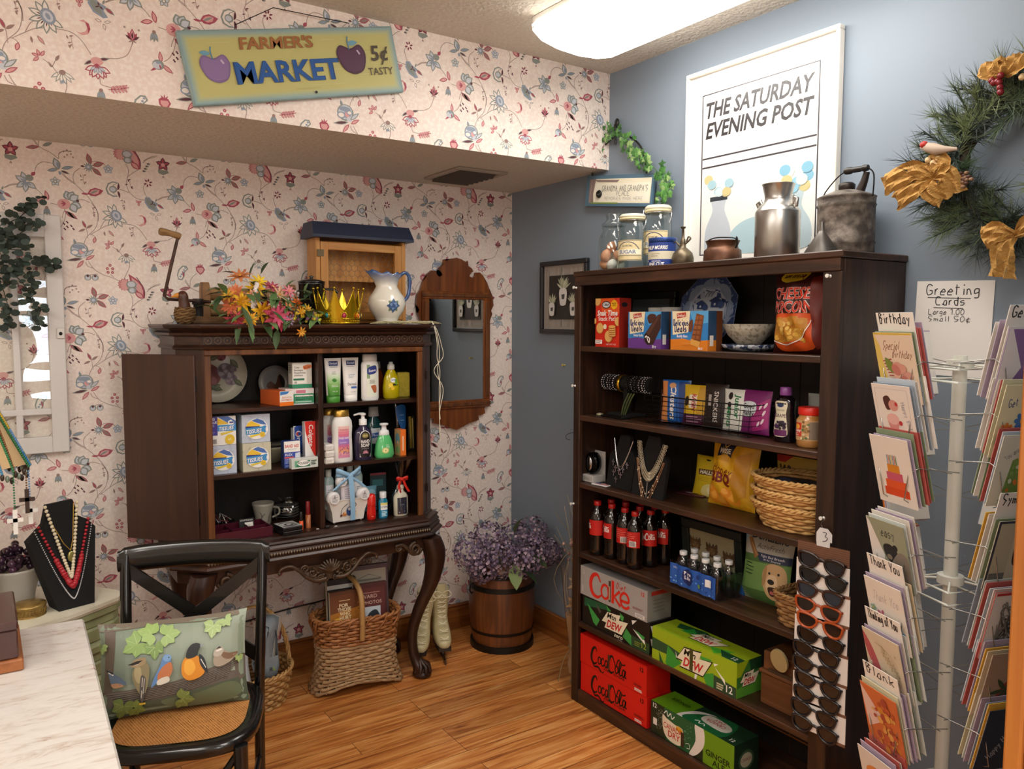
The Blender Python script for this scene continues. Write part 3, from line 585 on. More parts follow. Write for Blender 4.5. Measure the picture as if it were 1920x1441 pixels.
def leg_mb(fr, s_):
    mb = MB(mahv); cx = (CXL+CXR)/2
    pr = [(-.735,.645,.05),(-.718,.59,.05),(-.714,.52,.042),(-.735,.42,.034),(-.772,.33,.029),(-.797,.25,.025),(-.806,.19,.022),(-.803,.12,.022),(-.79,.075,.027),(-.772,.045,.038),(-.768,.028,.04)]
    pts = []; n = 12; rg = []
    P = spline([(a, b, c) for a, b, c in pr], 4)
    for p in P:
        dx = (p.x+.735)*.7; x = cx+s_*(p.x-cx); yy = CYF+.03+(dx if fr else -dx*.2); yy = (CYF+.02-(p.x+.80)*.5) if fr else CYB-.05
        sq = []
        for k in range(n):
            a = 2*PI*k/n; c,d = math.cos(a),math.sin(a); rr = p.z/max(abs(c)**4+abs(d)**4,.01)**.25*.92; sq.append((x+rr*c*s_,yy+rr*d*s_*s_,p.y))
        rg.append(sq if s_ > 0 else sq[::-1])
    mb.loft(rg[::-1] if s_ > 0 else rg[::-1])
    x = cx+s_*(-.768-cx); yy = (CYF+.02-(-.768+.80)*.5) if fr else CYB-.05
    for k in range(5): mb.tube([(x-s_*.012,yy,.085),(x+.03*math.cos(PI+PI*k/4)*.9,yy-.03*math.sin(PI*k/4)-.008,.055),(x+.038*math.cos(PI+PI*k/4),yy-.038*math.sin(PI*k/4)-.004,.025)],[.006,.011,.008],6)
    mb.loft([[(x+r*math.cos(2*PI*k/16),yy+r*math.sin(2*PI*k/16),z) for k in range(16)] for r,z in ((.034,.0),(.043,.007),(.044,.018),(.036,.03))])
    return mb
for fr in (1, 0):
    for s_ in (-1, 1): leg_mb(fr, s_).build('leg', cab)
iron = mat('#1C1A18', .45, .7)
def cab_door(ax, ay, bx, by, FS=1):
    d = V((bx-ax,by-ay,0)); L = d.length; a = math.atan2(d.y,d.x); mb = MB(door_wood).at(rz=a,loc=(ax,ay,0)); mb.box(0,-.009,.757,L,.009,1.482,bv=.003)
    mb.box(.035, FS*.009, .80, L-.035, FS*.012, 1.44, mahf, .004); o = mb.build('door', cab)
    for z in (.86, 1.13, 1.37):
        h = MB(iron); h.tube([(ax,ay,z-.03),(ax,ay,z+.03)],.006,8); h.at(rz=a,loc=(ax,ay,0)).box(0,-.012,z-.018,.03,-.009,z+.018); h.build('hinge',o)
    return o
cab_door(-1.706, -.392, -1.922, -.15, -1); cab_door(-.731, -.386, -.588, -.105)

# ---------------------------------------------------------------- black cross-back chair
blk = mat('#0F0E0E', .22, coat=.4)
def fc(r): return r
ch = thing('dining_chair','black wooden cross-back chair with a woven cane seat beside the marble desk','chair',(-1.93,-1.15,0),math.radians(-22))
def superel(ax,ay,n,p=3.2,z=0): return [(ax*abs(math.cos(t))**(2/p)*(1 if math.cos(t) >= 0 else -1),ay*abs(math.sin(t))**(2/p)*(1 if math.sin(t) >= 0 else -1),z) for t in (2*PI*i/n for i in range(n))]
mb = MB(blk); N = 40
A = [superel(a,b,N,3.4,z) for a,b,z in ((.215,.205,.425),(.222,.212,.435),(.222,.212,.452),(.214,.204,.462),(.182,.172,.462),(.178,.168,.456))]
mb.loft(A, None, False); mb.add(None, A[0], [list(range(N))[::-1]]); mb.build('seat', ch)
cane = bpy.data.materials.new('woven_cane'); cane.use_nodes = True
def weave(m, c1, c2, sx, sy, rough=.55, bump=.35):
    n = m.node_tree.nodes; l = m.node_tree.links; b = n['Principled BSDF']; tc = n.new('ShaderNodeTexCoord'); mp = n.new('ShaderNodeMapping'); mp.inputs['Scale'].default_value = (sx,sy,sx); l.new(tc.outputs['Object'],mp.inputs[0])
    k = n.new('ShaderNodeTexChecker'); k.inputs['Scale'].default_value = 1; l.new(mp.outputs[0],k.inputs[0]); nz = n.new('ShaderNodeTexNoise'); nz.inputs['Scale'].default_value = .35; l.new(mp.outputs[0],nz.inputs[0])
    mx = n.new('ShaderNodeMix'); mx.data_type = 'RGBA'; mx.inputs[6].default_value = lin(c1); mx.inputs[7].default_value = lin(c2); ad = n.new('ShaderNodeMath'); ad.operation = 'MULTIPLY'; l.new(k.outputs['Fac'],ad.inputs[0]); l.new(nz.outputs[0],ad.inputs[1]); ad2 = n.new('ShaderNodeMath'); ad2.operation = 'MULTIPLY'; ad2.inputs[1].default_value = 1.6; l.new(ad.outputs[0],ad2.inputs[0])
    l.new(ad2.outputs[0],mx.inputs[0]); l.new(mx.outputs[2],b.inputs['Base Color']); b.inputs['Roughness'].default_value = rough
    bp = n.new('ShaderNodeBump'); bp.inputs['Strength'].default_value = bump; bp.inputs['Distance'].default_value = .004; l.new(k.outputs['Fac'],bp.inputs['Height']); l.new(bp.outputs[0],b.inputs['Normal'])
weave(cane, '#C58A4C', '#7D4E24', 240, 150)
mb = MB(cane); mb.prism([(p[0],p[1]) for p in superel(.181,.171,N,3.4)],.452,.4595); mb.build('cane_seat',ch,'honey coloured woven cane panel')
for s_ in (-1, 1):
    p = spline([(s_*.185,.235,0),(s_*.19,.20,.22),(s_*.195,.185,.45),(s_*.20,.20,.62),(s_*.205,.235,.80),(s_*.205,.25,.875)],6); mb = MB(blk); mb.tube(p,.0165,10); mb.build('leg',ch)
    p = spline([(s_*.18,-.175,.44),(s_*.185,-.18,.2),(s_*.195,-.185,0)],6); mb = MB(blk); mb.tube(p,[.02-.006*i/len(p) for i in range(len(p))],10); mb.build('leg',ch)
    mb = MB(blk); mb.tube([(s_*.185,-.17,.2),(s_*.188,.2,.2)],.009,8); mb.build('stretcher',ch)
    p = spline([(-s_*.198,.20,.53),(0,.215-.006*s_,.68),(s_*.205,.24,.835)],8); mb = MB(blk); rg = []
    for k in range(len(p)): t_ = p[min(k+1,len(p)-1)]-p[max(k-1,0)]; n_ = V((-t_.z,0,t_.x)).normalized()*.019; rg.append([(p[k]+n_)+V((0,-.005,0)),(p[k]-n_)+V((0,-.005,0)),(p[k]-n_)+V((0,.005,0)),(p[k]+n_)+V((0,.005,0))])
    mb.loft(rg, None, True, False); mb.build('cross_brace', ch)
mb = MB(blk); p = spline([(-.228,.243,.868),(-.15,.262,.874),(0,.272,.877),(.15,.262,.874),(.228,.243,.868)],6)
rg = []
for q in p:
    k = 1 if abs(q.x) < .22 else .8; rg.append([(q.x,q.y+.017*k*math.cos(t),q.z-.012+.042*k*math.sin(t)) for t in (2*PI*i/14 for i in range(14))])
mb.loft(rg); mb.build('top_rail', ch)
mb = MB(blk); mb.tube(spline([(.178,.15,.40),(.12,.175,.36),(0,.18,.34),(-.12,.175,.36),(-.178,.15,.40)],6),.011,8); mb.build('rear_bow',ch)
mb = MB(blk); mb.tube(spline([(.165,-.16,.40),(.11,-.17,.34),(0,-.172,.31),(-.11,-.17,.34),(-.165,-.16,.40)],6),.011,8); mb.build('front_bow',ch)

# pillow printed with five birds on a log
def make_pillow():
    w, h, th = .405, .262, .062
    def prof(u, v):
        a = max(0, 1-abs(2*u-1)**2.6)**.55*max(0, 1-abs(2*v-1)**2.6)**.55
        ex = 1+.05*(abs(2*v-1)**3); ey = 1+.06*(abs(2*u-1)**3); return a, ex, ey
    def f(u, v, off=0, sgn=1):
        a, ex, ey = prof(u, v); return ((u-.5)*w*ex*.98, -sgn*(th*a+off), h/2+(v-.5)*h*ey*.98)
    mb = MB(mat('#8B9A85', .85, bump=.15, bscale=300))
    mb.grid(lambda u,v: f(u,v),28,20); mb.grid(lambda u,v: f(1-u,v,0,-1),28,20,mat('#9A9C8C',.85))
    A = Art(w, h, 724, 460)   # traced proportions of the print
    A.bg('#929D8C')
    for i in range(10): A.rect(['#7F8B7C','#838F80','#879384','#8B9787','#8F9B8A','#929E8D','#95A190','#98A493','#9AA695','#9CA897'][i],60+i*66,0,130+i*66,300)
    A.poly('#6A5D52',[(30,0),(85,0),(75,120),(60,330),(20,330)]); A.poly('#83786A',[(0,0),(724,0),(724,22),(500,30),(300,20),(60,34),(0,40)])
    A.blob('#6B625A',[(0,330),(150,325),(320,318),(480,285),(620,250),(724,225),(724,330),(600,370),(400,385),(200,400),(0,415)])
    for i in range(14): A.curve('#4E4741' if i % 2 else '#857B70',[(20+i*9,335+i*5),(200+i*5,332+i*4),(420,315+i*4.2),(700-i*6,245+i*6)],3)
    A.poly('#55604E',[(0,400),(300,392),(724,330),(724,460),(0,460)]); A.blob('#677257',[(300,400),(480,385),(640,350),(700,400),(600,450),(380,450)])
    def vleaf(x, y, s, a, c='#8DA860', c2='#B3C98A'):
        for d in (-100, -50, 0, 50, 100):
            t = a+math.radians(d); L = s*(1.25 if d == 0 else 1); A.poly(c,leafp(x-s*.1*math.cos(a),y-s*.1*math.sin(a),t,L,s*.8)); A.stroke(c2,[(x,y),(x+L*.8*math.cos(t),y+L*.8*math.sin(t))],2.5)
    vleaf(185,105,70,PI*.85,'#8FAE63'); vleaf(270,130,55,PI*.5,'#7E9C58'); vleaf(330,75,60,-.1,'#9CB873'); vleaf(250,60,60,PI*1.1,'#9DBB70'); vleaf(560,60,55,PI*.55,'#A9C184','#CBDDAC'); vleaf(620,40,35,PI*.3,'#A9C184'); vleaf(120,400,60,PI*.6,'#6F7E42','#8F9C5C'); vleaf(180,420,45,.4,'#76853F','#94A258'); vleaf(400,405,55,.2,'#7C8A48','#9DAA6A'); vleaf(690,235,24,PI*.5,'#9CB46E'); vleaf(15,110,30,PI*.5,'#9CB46E')
    # nuthatch
    A.blob('#5E6E84',[(45,222),(70,235),(110,262),(135,290),(95,292),(60,285)]); A.blob('#B98A66',[(60,285),(100,285),(120,300),(75,305)]); A.poly('#2A2A2E',[(35,215),(70,232),(66,240),(38,224)]); A.poly('#E4E0D8',[(44,226),(72,240),(70,246),(46,232)])
    # waxwing
    A.blob('#8A7F5E',[(195,190),(225,190),(245,225),(240,290),(225,345),(200,350),(170,290),(165,235)]); A.blob('#A89A74',[(180,215),(205,225),(205,290),(185,290),(172,250)]); A.blob('#5A5550',[(205,260),(228,280),(218,370),(208,395),(198,340)]); A.stroke('#D8D4C8',[(212,270),(206,370)],3); A.stroke('#D8D4C8',[(222,275),(214,350)],2.5); A.rect('#D7B33A',196,395,226,404)
    A.blob('#A08A68',[(155,205),(175,180),(210,172),(230,178),(222,205),(195,215),(170,215)]); A.poly('#241F1E',[(140,200),(185,186),(215,184),(190,200),(165,205)]); A.poly('#E0D6C4',[(168,206),(195,200),(190,204)])
    # bluebird
    A.blob('#5F86B8',[(315,175),(335,172),(350,185),(348,215),(330,250),(295,290),(255,325),(265,285),(295,225)]); A.blob('#BE7448',[(330,215),(350,212),(358,250),(335,290),(290,300),(285,270),(305,235)]); A.blob('#D9D2C2',[(300,285),(335,280),(340,305),(290,318),(280,300)]); A.ell('#7AA0CC',332,188,20,18); A.ell('#1C1C20',340,186,3)
    # oriole
    A.blob('#D98A1E',[(415,205),(450,190),(485,200),(515,250),(510,290),(470,312),(430,312),(405,285),(402,240)]); A.blob('#EBA83A',[(420,215),(455,215),(470,260),(440,290),(415,265)]); A.blob('#1D2024',[(425,200),(430,165),(450,138),(478,132),(498,145),(488,170),(478,195),(450,205)]); A.poly('#8E959C',[(495,140),(520,147),(495,155)]); A.blob('#23262A',[(490,190),(515,215),(528,265),(530,290),(510,270),(492,235)]); A.stroke('#D8D8D0',[(497,215),(522,262)],4)
    # sparrow
    A.blob('#A59684',[(560,225),(585,190),(620,190),(660,215),(690,205),(650,245),(600,265),(568,260)]); A.blob('#7D5F48',[(600,195),(640,205),(688,207),(648,235),(610,225)]); A.blob('#B8AEA0',[(560,205),(570,178),(590,165),(612,178),(605,205),(580,215)]); A.poly('#27211E',[(572,178),(590,165),(604,172),(585,176)]); A.poly('#ECE8E0',[(570,186),(600,176),(608,184),(580,190)])
    A.hand('#4C453C', 'Birds', 560, 330, 18, 70, .1, 'l', .3)
    A.put(mb,(0,0,0),(1,0,0),(0,0,1),(0,0,0),fn=lambda u,v,k: f(u/w,v/h,k+.0004),cu=16,cv=12)
    return mb
pw = tag(make_pillow().build('pillow'),'lumbar pillow printed with five songbirds on a log, on the cane seat','pillow',None,(-1.945,-1.115,.464),(math.radians(-17),0,math.radians(-14)))

# ---------------------------------------------------------------- marble-topped desk and green dresser
marble = bpy.data.materials.new('marble'); marble.use_nodes = True
def mk_marble(m):
    n = m.node_tree.nodes; l = m.node_tree.links; b = n['Principled BSDF']; tc = n.new('ShaderNodeTexCoord'); mp = n.new('ShaderNodeMapping'); mp.inputs['Scale'].default_value = (5,17,3); mp.inputs['Rotation'].default_value = (0,0,.12); l.new(tc.outputs['Object'],mp.inputs[0])
    a = n.new('ShaderNodeTexNoise'); a.inputs['Scale'].default_value = 1.3; a.inputs['Detail'].default_value = 9; a.inputs['Roughness'].default_value = .68; a.inputs['Distortion'].default_value = 1.6; l.new(mp.outputs[0],a.inputs[0])
    cr = n.new('ShaderNodeValToRGB'); e = cr.color_ramp.elements; e[0].position = .30; e[0].color = lin('#A88C7C'); e[1].position = .70; e[1].color = lin('#DCD8D3'); x = e.new(.38); x.color = lin('#C9BEB5'); x = e.new(.48); x.color = lin('#D6D0CA')
    l.new(a.outputs[0],cr.inputs[0]); l.new(cr.outputs[0],b.inputs['Base Color']); b.inputs['Roughness'].default_value = .22
mk_marble(marble)
dk = thing('desk','white desk with a streaked white marble top at the left edge','desk',(-2.165,-1.0,0),math.radians(-1.6))
mb = MB(marble); mb.box(-.9, -1.6, .72, 0, 0, .75, bv=.005); mb.build('marble_top', dk)
mb = MB(mat('#DDD6C8',.5)); mb.box(-.88,-1.58,.06,-.03,-.03,.72,bv=.004); mb.build('cabinet_body',dk)
mb = MB(mat('#8F8A80', .5)); mb.box(-.86, -1.55, 0, -.06, -.06, .06); mb.build('plinth', dk)
gr = mat('#9CA27A',.45,alt='#8F966D',nscale=12); crm = mat('#E4DFCB',.4,alt='#DAD4BE',nscale=9)
TOP = [(-2.75,-.25),(-2.36,-.29),(-2.23,-.30),(-2.13,-.36),(-2.06,-.43),(-2.015,-.49),(-1.998,-.535),(-2.02,-.575),(-2.08,-.62),(-2.18,-.685),(-2.30,-.73),(-2.75,-.75)]
def inset(k): cx, cy = -2.45, -.5; return [(cx+(x-cx)*(1-k), cy+(y-cy)*(1-k*1.6)) for x, y in TOP]
dr = thing('dresser','sage green curved dresser with a cream top behind the marble desk','dresser')
mb = MB(crm); mb.loft([[(x,y,z) for x,y in inset(k)[::-1]] for k,z in ((.0,.66),(.0,.648),(.012,.638))][::-1],None,True,False); mb.build('top',dr,'cream painted top')
mb = MB(gr); zz = []; z = .636
for i in range(5):
    zz += [(.02,z),(.02,z-.02),(.045,z-.026),(.04,z-.05),(.05,z-.055),(.035,z-.062),(.035,z-.1),(.05,z-.105)]; z -= .12
zz.append((.05,0)); mb.loft([[(x,y,q) for x,y in inset(k)[::-1]] for k,q in zz[::-1]],None,True,False); mb.build('fluted_body',dr)

# ---------------------------------------------------------------- mirror, old window sash
mh = woodmat('#5A2E14', '#8A5124', 2, .3, .7, '#703C1A', coat=.2)
mr = thing('wall_mirror','wall mirror in a scalloped mahogany frame hanging beside the china cabinet','mirror',(-.357,0,0))
half = [(0.004,1.933),(.033,1.926),(.057,1.913),(.07,1.921),(.073,1.895),(.093,1.883),(.102,1.868),(.086,1.858),(.079,1.843),(.098,1.833),(.112,1.848),(.115,1.862),(.142,1.864),(.162,1.848),(.172,1.826),(.189,1.807),(.195,1.79),(.202,1.769),(.22,1.743),(.225,1.694),(.21,1.668),(.218,1.651),(.2,1.608),(.197,1.45),(.196,1.32),(.205,1.275),(.2,1.223),(.196,1.189),(.169,1.156),(.174,1.13),(.131,1.12),(.136,1.098),(.08,1.085),(.04,1.07),(0,1.054)]
# fretwork silhouette: built as a strip board behind the moulded frame
mb = MB(mh)
def board(pts, y0, y1):
    P = pts+[(-x,z) for x,z in pts[::-1] if x > .005]; n_ = len(P); vs = [(x,y0,z) for x,z in P]+[(x,y1,z) for x,z in P]
    bm = bmesh.new(); bv = [bm.verts.new(v) for v in vs[:n_]]; f = bm.faces.new(bv); r = bmesh.ops.triangulate(bm,faces=[f]); bm.verts.index_update(); tr = [[v.index for v in q.verts] for q in bm.faces]; bm.free()
    mb.add(None,vs,tr+[[i+n_ for i in t] for t in tr]+[(i,(i+1) % n_,n_+(i+1) % n_,n_+i) for i in range(n_)])
board([p for p in half[:23]]+[(.19, 1.608), (.19, 1.3)][:1]+[(0, 1.608)], -.010, -.024)
mb.build('crest_top', mr); mb = MB(mh); board([(0, 1.32), (.196, 1.32)]+half[25:], -.010, -.024)
mb.build('apron', mr)
mb = MB(mh)
for x0,z0,x1,z1 in ((-.20,1.722,.20,1.762),(-.20,1.165,.20,1.208),(-.20,1.208,-.158,1.722),(.158,1.208,.20,1.722)):
    mb.box(x0, -.034, z0, x1, -.0245, z1, bv=.004)
    k = .012; mb.box(x0+(0 if x0 < -.19 and x1 > .19 else k),-.040,z0+k,x1-(0 if x0 < -.19 and x1 > .19 else k),-.034,z1-k,mahf,.003)
mb.build('moulded_frame', mr)
mb = MB(mat('#E8ECEC',.02,1.0)); mb.box(-.158,-.0275,1.208,.158,-.0246,1.722); mb.build('mirror_glass',mr)
white = mat('#DAD8D6', .5, bump=.1, bscale=30)
SX = -2.5
sw = thing('window_sash','old white divided window sash hanging on the floral wall at left','window frame',(0,0,0))
mb = MB(white)
for x0,z0,x1,z1 in ((-2.16,1.10,-2.104,2.01),(-2.9,1.10,-2.844,2.01),(-2.844,1.925,-2.16,2.01),(-2.844,1.10,-2.16,1.163)): mb.box(x0,-.034,z0,x1,-.004,z1,bv=.003)
mb.build('frame', sw)
mb = MB(white)
for x0 in (-2.278,-2.40,-2.522,-2.644,-2.766): mb.box(x0,-.03,1.163,x0+.024,-.008,1.925,bv=.003)
for z0 in (1.248, 1.814): mb.box(-2.844, -.031, z0, -2.16, -.0075, z0+.024, bv=.003)
mb.build('muntins', sw)
mb = MB(glassmat('#F4F6F4', .05, .0)); g_ = mb.d
def wavy(u,v): return (-2.844+u*.684,-.018+.0004*math.sin(23*u+3*v)*math.sin(17*v)+.0003*math.sin(61*v),1.163+v*.762)
mb.grid(wavy, 60, 60); mb.build('pane', sw)
mb = MB(mat('#D2CFC9',.4,.2)); mb.box(-2.134,-.04,1.54,-2.105,-.034,1.582,bv=.003); mb.ell((-2.12,-.042,1.56),.006,.004,.007,8,6,iron); mb.build('latch',sw)
# ---------------------------------------------------------------- goods: shared builders (front faces local -y, origin at base centre)
def carton(name,label,cat,loc,size,col,front=None,right=None,left=None,top=None,rz=0,group=None,rough=.4,bv=.0015,rx=0):
    w, d, h = size; mb = MB(mat(col, rough)); mb.box(-w/2, -d/2, 0, w/2, d/2, h, bv=bv)
    if front: front.front(mb, -w/2, -d/2, 0)
    if right: right.right(mb, w/2, -d/2, 0)
    if left: left.left(mb, -w/2, d/2, 0)
    if top: top.top(mb, -w/2, -d/2, h)
    return tag(mb.build(name), label, cat, group, loc, (rx, 0, rz))
def bottle(name,label,cat,loc,prof,m,cap=None,capm=None,sx=1,sy=1,art=None,artz=0,artr=None,rz=0,group=None,n=24,capname='cap',pump=None,liquid=None):
    t = thing(name, label, cat, loc, rz, group); mb = MB(m); mb.lathe(prof, n, None, sx, sy)
    if art:
        def pr(v):
            z = artz+v
            for (r0, z0), (r1, z1) in zip(prof, prof[1:]):
                if z0 <= z <= z1 and z1 > z0: return r0+(r1-r0)*(z-z0)/(z1-z0)+.0006
            return prof[-1][0]
        rr = artr or pr(art.h/2); art.wrap(mb, rr, artz, sx=sx, sy=sy, prof=pr)
    mb.build('bottle_body', t)
    if cap: c = MB(capm); c.lathe(cap,18,None,1 if cap[0][0] < .02 else sx,1 if cap[0][0] < .02 else sy); c.build(capname,t)
    if pump:
        z,m_ = pump; c = MB(m_); c.lathe([(.017,z),(.017,z+.024),(.009,z+.026),(.007,z+.04),(.013,z+.042),(.013,z+.05),(.004,z+.053)],16); c.tube([(0,0,z+.048),(-.02,0,z+.049),(-.042,0,z+.044)],[.006,.005,.004],8); c.build('pump',t)
    return t
def bag(name,label,cat,loc,w,h,th,m,art=None,rz=0,rx=0,group=None,seal=.05,back=None,wob=.0):
    """pillow-shaped printed bag with flat crimped ends"""
    ph = R.random()*6
    def f(u, v, off=0, s=1):
        a = max(0, 1-abs(2*u-1)**2.4)**.7*max(0, 1-abs(2*v-1)**3.5)**.8
        cx = (u-.5)*w*(1-.07*math.sin(PI*v)); wr = wob*th*math.sin(u*17+ph+v*5)*math.sin(v*13+ph)*a if wob else 0
        return (cx, -s*(th/2*a+wr+off), v*h)
    mb = MB(m); mb.grid(lambda u,v: f(u,v),16,20); mb.grid(lambda u,v: f(1-u,v,0,-1),16,20,back or m)
    if art: art.put(mb,(0,0,0),(1,0,0),(0,0,1),(0,0,0),fn=lambda x,y,k: f(x/w,y/h,k+.0006),cu=26,cv=30)
    return tag(mb.build(name), label, cat, group, loc, (rx, 0, rz))
def price(A, c, t, x, y, h): return A.text(c, t, x, y, h)
Z1, Z2, Z3 = 1.268, 1.010, .7475
OFF = '#ECEAE4'

# ---- cabinet, upper shelf left
def plate_mb(r, m, dish=.02):
    mb = MB(m); mb.lathe([(0,.004),(r*.55,.003),(r*.65,.008),(r,dish),(r,dish+.003),(r*.63,.011),(r*.54,.006),(0,.006)],40,caps=False); return mb
def rose(A, x, y, r, c1, c2, c3):
    A.ell(c1, x, y, r); 
    for k in range(7): a = k*.9; A.ell(c2 if k % 2 else c3,x+r*.5*math.cos(a),y+r*.5*math.sin(a),r*.42,r*.3,12,a)
    A.ell(c1, x, y, r*.35); A.ell(c2, x, y, r*.2)
pm = plate_mb(.126, mat('#CFC8B4', .3)); A = Art(.25, .25, 100, 100)
rose(A,38,54,20,'#8E4A4A','#A9686A','#7A3838'); rose(A,52,14,9,'#8A3438','#9E4C4E','#6A2428'); rose(A,82,40,9,'#8A7480','#AE98A4','#6F5F68'); rose(A,74,62,10,'#9A8490','#B8A6B0','#7F6A78'); rose(A,66,48,14,'#8A7C86','#B3A6AE','#6F5F68'); rose(A,20,30,13,'#9C8088','#BBA4A6','#84626A'); rose(A,60,22,8,'#7E3236','#93484A','#6A2428')
for x,y,a,L in ((18,74,1.2,26),(40,72,.4,20),(40,28,-.4,18),(74,28,.9,20),(78,62,.8,18),(55,70,2.6,16),(28,40,2.0,16)): A.poly('#5E6248',leafp(x,y,a,L,L*.5)); A.poly('#7F825F',leafp(x+1,y,a,L*.8,L*.2))
A.put(pm,(-.125,-.125,.0),(1,0,0),(0,1,0),(0,0,1),fn=lambda x,y,k: (x-.125,y-.125,.0065+max(0,math.hypot(x-.125,y-.125)-.065)*.16+k),cu=8,cv=8)
tag(pm.build('plate'),'large plate painted with pink roses leaning at the back of the cabinet','plate',None,(-1.565,-.10,1.2685+.123),(math.radians(78),0,0))
pm = plate_mb(.075,mat('#8E8C88',.3),.012); A = Art(.13,.13,100,100); A.blob('#5A3018',[(20,60),(35,45),(50,55),(62,25),(72,30),(70,50),(80,70),(70,95),(30,95)]); A.blob('#1C1512',[(66,20),(78,18),(84,50),(76,70),(66,45)])
A.put(pm,(-.065,-.065,.007),(1,0,0),(0,1,0),(0,0,1)); tag(pm.build('plate'),'small grey plate with a brown horse beside the rose plate','plate',None,(-1.315,-.10,Z1+.0735),(math.radians(80),0,0))
A = Art(.12,.062,120,62).rect('#EFE9EA',0,0,120,62).rect('#3D9B70',22,18,120,58).rect('#D27C92',45,3,85,16).rect('#F0F0EC',40,24,116,30).text('#1F2B24','3-in-1 Cotton Set',78,34,7,68,.01).text('#1F2B24','Ensemble 3-en-1',78,44,7,68,.01).rect('#BFE0CC',40,49,110,53)
carton('cotton_pack','clear pack of cotton pads under the white bandage box','cotton pads',(-1.294,-.315,Z1),(.12,.09,.066),'#E6CFCB',A,rz=0,rough=.3)
A = Art(.082,.10,82,100).bg('#DAD8CE').rect('#F1EFE8',2,2,60,80).text('#33322E','Clear',8,18,7,None,.01,0,'l').text('#33322E','Bandages',8,29,7,None,.01,0,'l').text('#33322E','Pansements',8,40,7,None,.01,0,'l').text('#33322E','plastique',8,50,7,None,.01,0,'l').rect('#2C7A58',4,60,50,68).text('#4A4A44','80',8,80,8,None,.01,0,'l').rect('#2E8F6A',0,84,82,100).blob('#E07A45',[(48,8),(76,4),(80,16),(54,24),(46,18)]).text('#40211A','$1.00',63,18,7,24,0,0,'c',-.15)
carton('bandage_box','white and green box of clear bandages stacked on the cotton pack','bandages',(-1.281,-.33,Z1+.0668),(.082,.05,.105),'#D8D6CC',A,left=Art(.05,.105,50,100).bg('#C9C8C0').rect('#2E8F6A',0,86,50,100).lines('#77766E',6,10,44,5,7,3))
A = Art(.062,.06,62,60).bg('#F3F1EC').rect('#EE7A22',0,44,62,60).poly('#3E7EC4',[(2,2),(44,2),(34,12),(2,16)]).text('#DD6B2C','ANTI-ITCH',31,30,7,44,.01).text('#DD6B2C','OINTMENT',31,40,7,52,.01)
carton('ointment_box','long orange and white ointment box lying in front of the horse plate','box',(-1.374,-.31,Z1),(.062,.155,.06),'#D9622A',A,rz=.22)
# ---- upper shelf right
def tube_mb(w, h, m, capm, caph, art):
    """squeeze tube standing on its cap"""
    def f(u, v, o=0):
        a = 2*PI*u-PI/2; k = v; rx = (w*.40)*(1-k)+w*.5*k; ry = .019*(1-k)**.8+.0012; s_ = math.sin(a); c_ = math.cos(a)
        return (rx*c_*(1+o/.02*.0), (ry+o)*s_, caph+k*(h-caph))
    mb = MB(m); mb.grid(lambda u,v: f(u,v),32,10); mb.add(m,[f(i/32,0) for i in range(32)],[list(range(32))])
    art.put(mb,(0,0,0),(1,0,0),(0,0,1),(0,0,0),fn=lambda x,y,k: (lambda u,v: ((x-w/2)*(.8+.2*v)*.97,-(.019*(1-v)**.8+.0012)*math.sqrt(max(0,1-(abs(x-w/2)/(w*.5))**2))-.0008-k,caph+v*(h-caph)))(x/w,y/(h-caph)),cu=12,cv=8)
    return mb
def tubething(label, loc, m, capm, art, w=.075, h=.187, caph=.03):
    t = thing('lotion_tube',label,'lotion',loc); tube_mb(w,h,m,capm,caph,art).build('tube',t); c = MB(capm); c.lathe([(w*.36,0),(w*.39,.003),(w*.4,caph),(w*.3,caph+.001)],24,None,1,.62); c.build('cap',t); return t
wht = mat('#F4F3F0', .35)
A = Art(.075, .157, 75, 157)
for i in range(14): A.rect(['#EDF3E6','#E2EFD8','#D6EAC8','#C8E4B6','#B8DCA2','#A7D48D','#95CA78','#84C065','#74B654','#66AC46','#5AA33B','#519A34','#4B9430','#47902D'][i],0,60+i*7,75,68+i*7)
A.rect('#26376E',16,12,58,32).text('#DDE4F2','Dermasil',37,26,9,34,.01).rect('#8FA3B0',18,36,56,38).text('#6E8C70','ALOE',38,60,5,16).text('#6E8C70','FRESH',38,68,5,20)
for a in (-.9, -.5, -.15, .2, .6, 1): A.poly('#3E8A35', leafp(38, 100, -PI/2+a, 18, 5))
A.rect('#E9F5E2',22,112,58,114).rect('#E9F5E2',22,118,58,120).text('#F0F7EA','8 FL OZ',40,142,5,28)
tubething('green and white squeeze tube of aloe lotion, standing on a green cap',(-1.147,-.352,Z1),wht,mat('#4F9A3A',.35),A)
A = Art(.075,.157,75,157).rect('#26376E',16,12,58,32).text('#DDE4F2','Dermasil',37,26,9,34,.01).rect('#9AA3AC',18,36,54,38).rect('#9FB0C6',22,72,56,74).rect('#9FB0C6',22,78,52,80).rect('#9FB0C6',22,84,44,86).text('#2B2B38','Dermasil',40,118,11,46).rect('#3E6DC0',32,123,66,131).text('#8A8A90','DRY SKIN',44,148,4,26)
tubething('plain white squeeze tube of lotion beside the aloe tube',(-1.063,-.338,Z1),wht,wht,A)
A = Art(.05,.14,50,140).bg('#E7ECDD').rect('#8BA37A',2,0,16,60).blob('#2B3A86',[(6,14),(44,4),(46,34),(8,42)]).text('#F2F2F8','Suave',27,30,11,34,.015,.15,'c',-.12).lines('#8E8C84',14,66,44,3,6,3).blob('#B4653E',[(20,92),(44,90),(46,118),(34,122),(26,108)])
bottle('shampoo_bottle','tall white bottle of shampoo with a leaf label on the top cabinet shelf','shampoo',(-.973,-.338,Z1),[(.036,0),(.040,.008),(.040,.155),(.036,.165),(.031,.17)],wht,[(.032,.1705),(.034,.174),(.033,.198),(.029,.2)],mat('#DAD9D6',.35),1,.6,A,.015)
